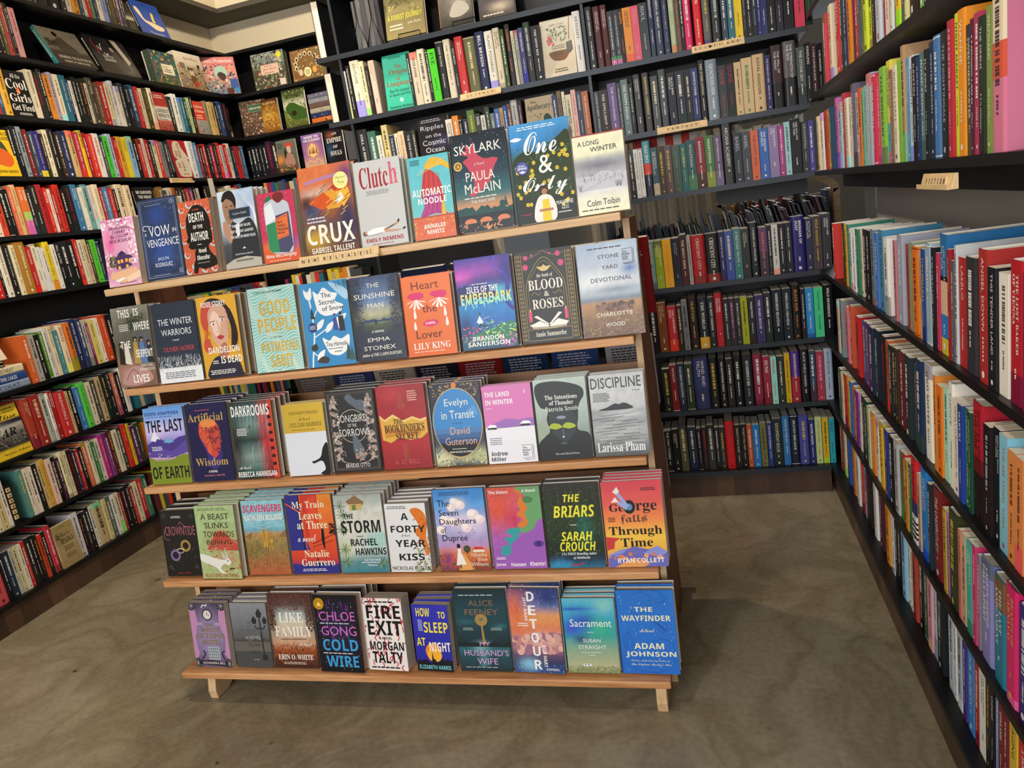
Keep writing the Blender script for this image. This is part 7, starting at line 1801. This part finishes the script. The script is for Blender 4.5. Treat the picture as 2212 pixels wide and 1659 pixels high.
def puzzle(k, w_, h, t, cc, label, loc, rz, th=4):
    root = tag(empty('jigsaw_puzzle', loc, rz), label, 'puzzle box', 'jigsaw puzzle boxes in the far corner'); root.rotation_euler = (-math.radians(th), 0, rz)
    a = Art(w_, h); AR[k](a)
    me = bpy.data.meshes.new('box_lid'); v = [(x, y, z) for z in (0, h) for x, y in ((0, 0), (w_, 0), (w_, t * .8), (0, t * .8))]
    f = [(0, 1, 5, 4), (1, 2, 6, 5), (2, 3, 7, 6), (3, 0, 4, 7), (4, 5, 6, 7), (0, 3, 2, 1)]; cols = [[(*lin(cc), 0)] * 4 for _ in f]
    sd = Art(t * .8, h); sd.D(5, 40, .05, .02, .95, .98, .12, ['c8b890', '5a4a3a', '8a4a3a', '4a5a4a'], 'l')
    for art, pl in ((a, lambda u, z, e: (u * w_, -e, z * h)), (sd, lambda u, z, e: (w_ + e, u * t * .8, z * h)), (sd, lambda u, z, e: (-e, u * t * .8, z * h))):
        for pv, pf, pc, e in art.q:
            o = len(v); v += [pl(min(1, max(0, u)), min(1, max(0, z)), e) for u, z in pv]
            for q in pf: f.append(tuple(o + j for j in q)); cols.append([pc[j] for j in q])
    me.from_pydata(v, [], f); at = me.color_attributes.new('Col', 'FLOAT_COLOR', 'CORNER'); at.data.foreach_set('color', [x for q in cols for c in q for x in c]); me.materials.append(M['print'])
    link('box_lid', me, root)
    MB().box(.002, t * .8001, .002, w_ - .002, t, h - .002).build('box_tray', M['white'], root)
lift = .0006 + .055 * math.sin(math.radians(4))
puzzle('jungle', .217, .185, .05, '3a4a3a', 'jungle puzzle box with a cream name panel on the left wall', (XL - .01, 3.973, 2.436 + lift), math.pi / 2)
puzzle('agatha', .25, .215, .05, 'd4c8b0', 'cream mystery puzzle box crowded with mansion scenes', (XL - .012, 4.205, 2.436 + lift), math.pi / 2)
puzzle('alice', .215, .235, .05, '6a4a4a', 'pink wonderland puzzle box set across the corner', (XL - .075, 4.535, 2.436 + lift), math.radians(48))
puzzle('austen', .235, .225, .055, '5a5a44', 'green garden puzzle box with a pink name plate and a yellow sticker', (-2.80, YA + .012, 2.436 + lift), math.radians(4))
puzzle('brownbox', .225, .19, .05, 'c8c08a', 'brown puzzle box with a ring of oval portraits', (-2.512, YA + .012, 2.436 + lift), 0)
puzzle('poirot', .185, .225, .05, '4a3c30', 'brown detective puzzle box with a green name plate', (XL + .01, YA + .002, 2.166 + lift), math.radians(12))
# lying volumes in the corner, and the lone end-on volumes on the science case's side ledges
for i, (c, n) in enumerate((('c86a2a', 'orange'), ('26305a', 'navy'), ('a8a08a', 'pale cream'), ('6a5048', 'brown'), ('8a8a92', 'pale grey'), ('6a6a80', 'blue-grey'))):
    t = .03; a = Art(t, .2); a.D(i, 22, .1, .05, .9, .95, .25, ['d8d0c0', '4a4a4a', c], 'l')
    bk = tag(make_book('bound_volume', .14, .2, t, True, c, c, None, a, True), 'lying %s bound volume, %s from the bottom of the corner stack' % (n, ORD[i]), 'book', 'bound volumes lying in the corner')
    bk.rotation_euler = (0, math.pi / 2, 0); bk.location = (-2.44, YA + .012, 2.166 + (i + 1) * .0305)
for z, h, n in ((1.914, .215, 'lower'), (2.19, .24, 'upper')):
    bk = tag(make_book('end_on_book', .15, h, .035, True, '2a2a2c', '2a2a2c'), 'book with cream page edges outward, %s side ledge of the science case' % n, 'book', 'books on the side ledges')
    bk.rotation_euler = (0, 0, math.radians(90)); bk.rotation_euler = (0, 0, -math.pi / 2); bk.location = (-1.59, YB + .165, z + .0005)
# ------------------------------------------------------------------ the new releases on the display stand
DISP = [
[('cherry', -1.7696, .1209, .2021, 2, 0, .022, 'e8b4cc', 'd890b4', 'pink blossom-covered paperback with a little lit house'), ('vow', -1.6316, .1436, .2391, 1, 1, .03, '26324c', '1c2844', 'navy hardcover with silver ornament and a blue dress'),
 ('author', -1.4865, .1093, .2139, 2, 0, .02, 'c45a3e', '6ab8c4', 'orange paperback with a black silhouetted head'), ('weary', -1.3516, .1225, .2222, 3, 1, .024, 'c8d0dc', '2a2c34', 'pale blue hardcover with a seated man in a grey suit'),
 ('murder', -1.2197, .1165, .1964, 2, 0, .018, 'c23a60', 'c23a60', 'crimson book with a green antifreeze jug'), ('crux', -1.0854, .166, .243, 2, 1, .03, '6a3a2a', '2a1c24', 'orange painted hardcover with a round yellow signed sticker'),
 ('clutch', -.9134, .1408, .2309, 2, 1, .03, 'e0e0de', 'dcdcda', 'white hardcover with a tall red title and a reclining woman'), ('noodle', -.7512, .1168, .2186, 3, 0, .018, '62c0cc', '4aa8b8', 'turquoise paperback with a red octopus and yellow robot hand'),
 ('skylark', -.6287, .1557, .2537, 1, 1, .03, '1e2228', '16181e', 'dark blue hardcover with a red bird over a river city'), ('oneonly', -.4662, .1574, .2513, 2, 1, .026, '26301c', '2a6a94', 'hardcover with white script over yellow flowers and a woman in a yellow dress'), ('winter', -.3039, .1284, .1974, 2, 0, .018, 'eeeac8', 'e0dcc0', 'cream paperback with a grey snowy valley drawing')],
[('serpent', -1.8061, .147, .2482, 2, 1, .028, '7a6a5a', '6a5a4a', 'painted hardcover crowded with robed figures under white capitals'), ('warriors', -1.6538, .1578, .2435, 1, 1, .026, '2c3442', '26303c', 'slate hardcover with snowy firs above a white foot'), ('dandelion', -1.49, .1385, .243, 2, 1, .03, 'd8a02e', '2a2436', 'mustard hardcover with a red-haired woman painted large'),
 ('good', -1.3115, .1585, .2476, 1, 1, .03, '8acac4', '22282e', 'mint wave-lined hardcover with tall gold lettering'), ('snow', -1.1382, .1529, .2407, 1, 1, .028, '3a92ca', '2a3a5a', 'blue hardcover with white tulips and two walkers'), ('sunshine', -.9787, .1506, .2375, 1, 1, .028, '26304a', '1c2438', 'dark blue hardcover with a field gate through trees'),
 ('heart', -.8239, .1472, .2202, 2, 1, .026, 'e06a2a', 'c8402a', 'orange hardcover with pink eyelids and petal lashes'), ('isles', -.6653, .1611, .2457, 1, 1, .036, '2a3a8a', '1e2a5a', 'blue and violet fantasy hardcover with a running figure'), ('blood', -.4963, .1585, .2424, 1, 1, .036, '232324', '1c1a1a', 'black hardcover with gold borders, pink roses and an open book'), ('stone', -.3298, .1583, .2396, 1, 1, .028, 'b4b8bc', '8a929c', 'hardcover with a cloudy sky above brown grassland')],
[('earth', -1.7608, .1509, .2437, 2, 1, .026, 'a8b4e0', '5a6ab0', 'hardcover with purple mountains and a green hill'), ('wisdom', -1.604, .1533, .2433, 4, 1, .03, '1c1c48', '161640', 'indigo hardcover with a fiery paint-stroke head'), ('dark', -1.4427, .149, .237, 4, 1, .026, '2a3a3a', '1c2828', 'grey-green hardcover with a red film strip down its edge'),
 ('depart', -1.2632, .1404, .2155, 2, 1, .024, 'd8dce6', 'c8a83e', 'white hardcover with a gold top and a dark seated leg'), ('song', -1.1148, .159, .2405, 3, 1, .034, '242527', '1c1d1f', 'black hardcover with two grey birds in a floral ring'), ('binder', -.9529, .153, .2418, 3, 1, .03, 'a0222c', '6a1a24', 'red hardcover with a torn gold strip behind the title'),
 ('evelyn', -.7898, .155, .2345, 3, 1, .026, '3a3c4a', '2a2c3a', 'ornate hardcover with a round blue mountain view'), ('land', -.632, .14, .2159, 2, 0, .018, 'd878b8', 'e0e0e6', 'pink and white paperback with two snowy barns'), ('intent', -.4881, .146, .2197, 3, 1, .024, '8a9a92', '2c3234', 'grey-green hardcover with a dark face and yellow eyelids'), ('disc', -.3367, .1464, .2181, 2, 1, .026, 'a8aaac', '2a2c2e', 'grey hardcover with a dark island in a wavy sea')],
[('crown', -1.7825, .1383, .2169, 3, 1, .038, '1d1b1c', '161415', 'black hardcover with a gold and violet looping ribbon'), ('beast', -1.636, .152, .2351, 5, 1, .028, 'a8b47a', '94a86a', 'green hardcover with red temples and a white jackalope'), ('scav', -1.4734, .1512, .2374, 4, 1, .026, '8ac0cc', 'a06a40', 'hardcover with a blue wavy sky over a yellow desert bush'),
 ('train', -1.3151, .161, .246, 3, 1, .026, '2e2e80', '22225a', 'blue and orange hardcover with a street lamp and a lone figure'), ('storm', -1.1496, .16, .2389, 5, 1, .026, 'c8ccc4', 'a8b0a8', 'pale tropical hardcover with palms and a heavy black title'), ('forty', -.9836, .1313, .2056, 5, 0, .026, 'dcdcdc', 'd0d0ce', 'white paperback with an orange leafy edge and spaced black capitals'),
 ('seven', -.8291, .1577, .239, 1, 1, .03, '5a9ad8', '3a5aa0', 'hardcover with big clouds over a woman in a white dress'), ('sisters', -.6644, .1575, .2347, 1, 1, .036, 'd85a44', '6a3a5a', 'multicoloured hardcover of overlapping halftone faces'), ('briars', -.5028, .16, .238, 2, 1, .028, '26301f', '1c2018', 'dark forest hardcover with yellow brush lettering'), ('george', -.3365, .1622, .237, 4, 1, .02, 'dc5a52', 'd8884a', 'red to yellow hardcover with legs diving into the title')],
[('octopus', -1.7459, .1396, .2165, 4, 0, .022, '8a78a0', '6a5a80', 'mauve paperback with a pocket watch and pink curtains'), ('silver', -1.5911, .1428, .2151, 3, 1, .024, '6a6c70', '4a4c50', 'grey hardcover with a triple street lamp'), ('like', -1.4482, .1616, .2425, 3, 1, .028, '5a2e20', '3a2a26', 'brown hardcover with a lake framed by autumn branches'),
 ('cold', -1.275, .155, .2444, 4, 1, .036, '141418', '1c1c2a', 'black hardcover with pink and blue neon lettering'), ('fire', -1.109, .132, .2262, 1, 0, .05, 'e8e0dc', 'c8283a', 'white paperback with red flames behind thick black capitals'), ('sleep', -.9518, .118, .2056, 3, 0, .026, '2a2a9a', '2a2a7a', 'royal blue paperback with an orange sun behind a skyline'),
 ('wife', -.8155, .1629, .2479, 3, 1, .028, '1e4a54', '1a3038', 'dark teal hardcover with a gold key over water'), ('detour', -.6484, .1533, .25, 3, 1, .024, '6a7ab0', '3a4a80', 'orange and blue cloudscape hardcover with stacked white letters'), ('sacr', -.489, .151, .2187, 3, 1, .024, '3aa0c0', '2a7a8a', 'blue-green watercolour hardcover with a tiny trailer'), ('way', -.3338, .16, .2392, 2, 1, .03, '2a70c8', '1e5ab0', 'bright blue hardcover with line-drawn figures and stars')]]
YAW = {'serpent': -3, 'dandelion': 2, 'good': 1.5, 'snow': 1.5, 'sunshine': 1.5, 'heart': -2, 'isles': -1.5, 'blood': -1.5, 'stone': -1, 'evelyn': -2, 'disc': -2, 'beast': -4, 'forty': -4, 'octopus': -3, 'silver': -2, 'like': -1.5, 'cold': -4, 'fire': -5, 'sleep': -6, 'wife': -1, 'detour': -4, 'sacr': -1, 'way': -1.5}
YF = {'beast': 1.812, 'cold': 1.79, 'fire': 1.80, 'sleep': 1.805}
ROWN = ['top', 'second', 'third', 'fourth', 'bottom']
th = math.radians(9); DY = [1.905, 1.876, 1.848, 1.828, 1.806]
for i, row in enumerate(DISP):
    for j, (k, x, w_, h, n, hc, t, cc, sc, lab) in enumerate(row):
        if j + 1 < len(row): w_ = min(w_, row[j + 1][1] - x - .0035)
        a = Art(w_, h); AR[k](a); sa = Art(t, h); sa.R(.3, .3, .7, .8, 'd8d4cc')
        sa = Art(t, h); rnd = random.Random(k); z_ = .92
        while z_ > .25: l = rnd.uniform(.02, .05); sa.R(.32, z_ - l, .68, z_, 'e0dcd4'); z_ -= l + .012
        bk = make_book('hardcover_book' if hc else 'paperback_book', w_, h, t, hc, cc, sc, a, sa)
        tag(bk, lab + ', front of the %s display shelf' % ROWN[i] if len(lab.split()) < 11 else lab, 'book', 'new releases on the display stand')
        yaw = math.radians(YAW.get(k, 0)) * .6
        y0 = YF.get(k, DY[i]); z0 = DZ[i] + t * math.sin(th) + .0006
        bk.location = (x, y0, z0); bk.rotation_euler = (-th, 0, yaw)
        for c in range(1, n):
            o = dup(bk); yc = max(0, yaw); dd = c * (t + .0012) / math.cos(th)
            o.location = (x + .0012 * ((c * 7) % 3 - 1) - dd * math.sin(yc), y0 + dd * math.cos(yc), z0); o.rotation_euler = (-th, 0, yc)
            short = ' '.join(lab.split()[:7]) if len(lab.split()) > 7 else lab
            for cut in (' with', ' and', ' of', ' a', ' in', ' over', ' behind', ' the', ' crowded', ' under', ' above'):
                if short.endswith(cut): short = short[:-len(cut)]
            tag(o, '%s copy stacked behind the %s' % (ORD[c].replace('second', 'next') if c == 1 else ordinal(c + 1), short), 'book', 'new releases on the display stand')
# books leaning on the rear shelves of the stand, their back covers turned to us
REAR = [(1, [(-1.25, '4a3a2c', 'dark brown'), (-.98, '26365a', 'navy'), (-.81, '3a3a3a', 'charcoal'), (-.645, '9a2a22', 'red-brown'), (-.48, 'b08a4a', 'tan'), (-.255, '8a1418', 'deep red')]),
        (2, [(-1.5, '8a8478', 'grey'), (-1.34, '3a4a7a', 'blue'), (-1.18, 'c8c0b0', 'cream'), (-1.02, '2a2a40', 'navy'), (-.86, 'a82a2a', 'red'), (-.70, '24406a', 'dark blue'), (-.53, '34508a', 'mid blue'), (-.28, 'b8b8bc', 'pale grey')]),
        (3, [(-.28, '9a948c', 'warm grey')])]
for i, lst in REAR:
    for j, (x, c, nm) in enumerate(lst):
        last = j == len(lst) - 1; w_, h, t = .155, .24, .026
        a = Art(w_, h); rear_text(c, j, '3a3a3a' if sum(lin(c)) > .9 else 'd0d4dc')(a)
        bk = make_book('hardcover_book', w_, h, t, True, c, c, None, None, False, None, True, a)
        # back cover (q = t) turned towards the viewer: rotate half a turn, lean the head forward
        bk.rotation_euler = (-th, 0, math.pi)
        bk.location = (x + (w_ if not last else .085), RF[i] - .012, RZ[i] + t * math.sin(th) + .0006)
        tag(bk, '%s back cover of a book leaning on the stand\'s rear side, %s row' % (nm, ROWN[i]), 'book', 'books on the rear of the display stand')
# ------------------------------------------------------------------ cookbook pile with an easel on the left wall
st = [('chocolat', '8a9cb8', 'CHOCOLAT', 'pale blue cookbook lying at the bottom of the pile', '3a3a4a'), ('anytime', '2a4a8a', "DORIE'S ANYTIME CAKES", 'blue cookbook lying in the middle of the pile', 'f0ece4'), ('salt', 'e0d4b4', 'SALT FAT ACID HEAT', 'cream cookbook lying on top of the pile under the easel', '2a2418')]
for i, (k, c, ti, lab, ink) in enumerate(st):
    t = .034; a = Art(t, .25); a.TV(ti, .25, .2, .75, .9, ink, 'N')
    bk = tag(make_book('cookbook', .19, .25, t, True, c, c, None, a, True), lab, 'book', 'lying cookbooks in the pile')
    # spine towards the room (+X), text reading left to right
    bk.matrix_world = Matrix(((0, -1, 0, XL - .012), (0, 0, -1, 2.60 - .006 * i), (1, 0, 0, .9825 + i * .0345), (0, 0, 0, 1)))
t = .036; a = Art(.19, .25); AR['things'](a); sa = Art(t, .25); sa.TV('SAMIN NOSRAT', .25, .2, .75, .8, '3a5a8a', 'N')
bk = tag(make_book('cookbook', .19, .25, t, True, 'e0d4ba', 'b8c8dc', a, sa), 'cream cookbook with a multicoloured title propped on a wire easel', 'book')
bk.location = (XL - .035, 2.355, .9825 + .1035 + .03); bk.rotation_euler = (math.radians(-24), 0, math.pi / 2)
e = tag(empty('wire_easel', (XL - .02, 2.36, 1.0865)), 'small black wire easel on the cookbook pile', 'easel')
m = MB(); m.tube([(.02, .05, .03), (.02, .05, 0.0025), (-.12, .05, .0025), (-.135, .06, .11)], .0022).tube([(.02, .13, .03), (.02, .13, .0025), (-.12, .13, .0025), (-.135, .12, .11)], .0022); m.build('wire_frame', M['wire'], e)
MB().tube([(.02, .05, .03), (.02, .13, .03)], .0022).build('lip_wire', M['wire'], e)
# family bookend, white card, wire stands and grey books on the top science shelf
be = tag(empty('bookend', (XL - .01, 2.347, .4222)), 'black metal bookend with letter tiles reading FAMILY', 'bookend')
MB().prism([(-.13, 0), (0, 0), (0, .17), (-.13, .17)], 'y', .0, .004).build('plate', M['wire'], be)
MB().box(-.13, .0041, 0, 0, .05, .003).build('foot', M['wire'], be)
MB().box(-.002, -.024, 0, .004, -.001, .185).build('tile_strip', M['black'], be)
for i, ch in enumerate('FAMILY'):
    t_ = MB().box(0, 0, 0, .004, .0178, .0178).build('letter_tile', M['tile'], be); t_.location = (.0041, -.0215, .15 - i * .025)
    g, fc, asp = glyphs(ch, 'B'); me = bpy.data.meshes.new('tile_letter'); me.from_pydata([(.0043, .004 + a_ * .0098, .004 + b_ * .0098) for a_, b_ in g], [], fc); me.materials.append(M['ink']); link('tile_letter', me, t_)
tag(MB().box(XL + .001, 4.205, 1.78, XL + .0022, 4.255, 1.894).build('shelf_card', M['white']), 'narrow white card hanging from the seventh left wall shelf', 'card')
for x in (-1.2, -.95): 
    e = tag(empty('wire_easel', (x, YB + .012, 2.1932)), 'black wire easel under the %s book on the top science shelf' % ('olive' if x < -1 else 'grey photo'), 'easel', 'wire easels on the top science shelf')
    MB().tube([(0, 0, 0), (0, -.008, 0.002), (0, -.008, .02), (.1, -.008, .02), (.1, -.008, .002), (.1, 0, 0)], .0022).build('lip_wire', M['wire'], e); MB().tube([(0, 0, 0), (.0, .13, 0), (.05, .15, .1), (.1, .13, 0), (.1, 0, 0)], .0022).build('wire_frame', M['wire'], e)
for i in range(6):
    c = ['5a5a5c', '6a6a6c', '4a4a4c', '626264', '565658', '3a3a3c'][i]
    bk = tag(make_book('comic_volume', .16, .2 + .01 * (i % 3), .02, False, c, c, None, None, True), '%s plain grey book from the left inside the crossed wire stand' % ORD[i], 'book', 'grey books in the wire stand'); bk.location = (-1.40 + i * .0215, YB + .02, 2.1905)
e = tag(empty('wire_stand', (-1.42, YB + .008, 2.1905)), 'black wire stand of crossing legs in front of grey books', 'stand')
for x in (0, .07): MB().tube([(x, 0, .003), (x + .04, 0, .12), (x + .075, 0, .003)], .0025).tube([(x + .04, 0, .12), (x + .04, .0, .2)], .0025).build('crossed_leg', M['wire'], e)
# ------------------------------------------------------------------ what stands beyond the open bookcase
cu = tag(empty('curtain', (0, 0, 0)), 'pale floor-length linen curtain hanging behind the open bookcase', 'curtain')
m = MB(); n = 60; pts = [(-.75 + 1.0 * i / n, 5.0 + .035 * math.sin(i * .9) + .012 * math.sin(i * 2.3)) for i in range(n + 1)]
m.prism(pts + [(x, y + .004) for x, y in reversed(pts)], 'z', .02, 2.6); m.build('fabric', M['curtain'], cu)
MB().tube([(-.85, 5.0, 2.62), (.35, 5.0, 2.62)], .012, 10).build('curtain_rod', M['wire'], cu)
fi = tag(empty('children_bookcase', (0, 0, 0)), 'low children\'s bookcase backing onto the fantasy shelves', 'bookcase')
MB().box(-.42, YB + .25, 0, XR + .2, YB + .62, .96).build('case', M['black'], fi); MB().box(-.42, YB + .26, .961, XR + .2, YB + .62, .975).build('top', M['black'], fi)
rnd = random.Random(11); st_ = MB(); x = -.4; sv = []; sf = []; sc_ = []
while x < XR + .15:
    k = (x + .4) / 1.0; tt = rnd.uniform(.004, .009); h = .225 + .05 * k + rnd.uniform(-.035, .03) + (.03 if rnd.random() < .12 else 0); y0 = YB + .28 + rnd.uniform(0, .02) - .06 * 0; ln = .02 + .06 * k
    o = len(sv); c = rnd.choice(['2a2c30', '3a4048', '5a5e60', '1c2024', '2a3a3a', '4a4a5a', '6a3a44', 'a8a8a0', '3a4a6a']); dy = .24
    sv += [(x, y0, .976), (x + tt, y0, .976), (x + tt, y0 + dy, .976), (x, y0 + dy, .976), (x - ln, y0, .976 + h), (x - ln + tt, y0, .976 + h), (x - ln + tt, y0 + dy, .976 + h), (x - ln, y0 + dy, .976 + h)]
    for q in ((4, 5, 6, 7), (0, 1, 5, 4), (1, 2, 6, 5), (2, 3, 7, 6), (3, 0, 4, 7)): sf.append(tuple(o + i for i in q)); sc_.append(c)
    x += tt + .0015
def coloured(name, v, f, c, m='print'):
    me = bpy.data.meshes.new(name); me.from_pydata(v, [], f); at = me.color_attributes.new('Col', 'FLOAT_COLOR', 'CORNER')
    at.data.foreach_set('color', [q for fa, k in zip(f, c) for _ in fa for q in (*lin(k), 0)]); me.materials.append(M[m]); return link(name, me)
tag(coloured('picture_books', sv, sf, sc_), 'slanting thin children\'s picture books packed behind the fantasy shelves', 'picture books', kind='stuff')
rk = tag(empty('book_rack', (0, 0, 0)), 'pale plywood rack with an arched top standing beyond the corner', 'rack')
arc = [(.36 + .3 * math.cos(math.radians(a_)), 1.27 + .11 * math.sin(math.radians(a_))) for a_ in range(0, 181, 12)]; ari = [(.36 + .27 * math.cos(math.radians(a_)), 1.25 + .1 * math.sin(math.radians(a_))) for a_ in range(180, -1, -12)]
MB().prism(arc + ari, 'y', 4.1, 4.13).build('arched_top', M['oak'], rk); MB().box(.06, 4.1, 0, .09, 4.4, 1.27).box(.63, 4.1, 0, .66, 4.4, 1.27).build('side_board', M['oak'], rk); MB().box(.091, 4.36, .0, .629, 4.38, 1.25).build('back_board', M['oak'], rk); MB().box(.091, 4.11, 1.0, .629, 4.36, 1.02).build('tray', M['oak'], rk)
sv = []; sf = []; sc_ = []; x = .1
while x < .61:
    tt = rnd.uniform(.006, .012); h = .2 + rnd.uniform(-.02, .06); o = len(sv); c = rnd.choice(['c8a85a', '5a8a6a', 'd87a3a', '3a5a8a', 'a83a3a', 'd8d0c0', '2a2a2a'])
    sv += [(x, 4.15, 1.0205), (x + tt, 4.15, 1.0205), (x + tt, 4.34, 1.0205), (x, 4.34, 1.0205), (x, 4.15, 1.02 + h), (x + tt, 4.15, 1.02 + h), (x + tt, 4.34, 1.02 + h), (x, 4.34, 1.02 + h)]
    for q in ((4, 5, 6, 7), (0, 1, 5, 4), (1, 2, 6, 5), (2, 3, 7, 6), (3, 0, 4, 7)): sf.append(tuple(o + i for i in q)); sc_.append(c)
    x += tt + .001
tag(coloured('picture_books', sv, sf, sc_), 'colourful picture books filling the arched plywood rack', 'picture books', kind='stuff')
# page edges of the books shelved from the other side, seen over the fantasy row
x = .0; i = 0
while x < .42:
    tt = rnd.uniform(.018, .04)
    bk = tag(make_book('picture_book', .1, .225 + rnd.uniform(-.01, .02), tt, True, rnd.choice(['2a6a9a', 'c8a05a', 'd8d4cc', '5a3a2a', '3a8a8a', 'b8863a']), '8a8a8a', None, None, True), '%s book from the left showing page edges over the fantasy row' % ordinal(i + 1), 'book', 'books shelved from the far side')
    bk.rotation_euler = (0, 0, math.pi); bk.location = (x + tt, YB + .232 + .045, 1.3745); x += tt + .003; i += 1
pf = tag(empty('paper_fan', (-.15, YB + .172, 1.588)), 'red and white striped paper fan above the fantasy row', 'decoration')
for i in range(8):
    a0 = -.12 + i * .034
    MB().prism([(a0, -.045 - .02 * math.sin(i)), (a0 + .0338, -.045 - .02 * math.sin(i + 1)), (a0 + .0338, .026), (a0, .026)], 'y', -.012, .012).build('paper_stripe', M['white'] if i % 2 else mat('red_paper', 'c8382e', .7), pf)
# hidden rows: books that can only be glimpsed through the gaps of the stand
sv = []; sf = []; sc_ = []; rnd = random.Random(21)
def strip(wall, z, a0, a1, pal, hh=(.19, .23)):
    p = a0
    while p < a1:
        tt = rnd.uniform(.018, .036); h = rnd.uniform(*hh); o = len(sv); c = rnd.choice(pal)
        if wall == 'L': bx = (XL - .16, p, XL - .012, p + tt)
        elif wall == 'A': bx = (p, YA + .012, p + tt, YA + .16)
        else: bx = (p, YB + .012, p + tt, YB + .16)
        x0, y0, x1, y1 = bx; z0, z1 = z + .0005, z + h
        sv.extend([(x0, y0, z0), (x1, y0, z0), (x1, y1, z0), (x0, y1, z0), (x0, y0, z1), (x1, y0, z1), (x1, y1, z1), (x0, y1, z1)])
        for q in ((4, 5, 6, 7), (0, 1, 5, 4), (1, 2, 6, 5), (2, 3, 7, 6), (3, 0, 4, 7)): sf.append(tuple(o + i for i in q)); sc_.append(c)
        p += tt + .0008
PAL = ['c8382e', '1c1c1e', 'e0d8c4', '2a4a7a', 'd8862e', '3a6a4a', '8a2a4a', 'd8c03a', '4a4a4e', 'b8a888', '5a2a2a', '2a6a7a']
for z, s0 in ((.126, 3.13), (.422, 3.17), (.699, 3.17), (.982, 3.2), (1.374, 3.25), (1.636, 4.35)): strip('L', z, s0, 4.6, PAL)
for z in (.982, 1.374, 1.636): strip('A', z, -2.9, -2.3, PAL)
strip('A', 1.896, -2.23, -1.9, PAL)
strip('B', .982, -1.44, -.46, ['1c1e24', '2a3a5a', '3a3a40', '6a2a2a', '8a8a8c', '2a2a2c', '4a5a6a'])
tag(coloured('shelved_books', sv, sf, sc_), 'books glimpsed through the gaps of the display stand on the far shelves', 'books', kind='stuff')
bpy.context.view_layer.update()
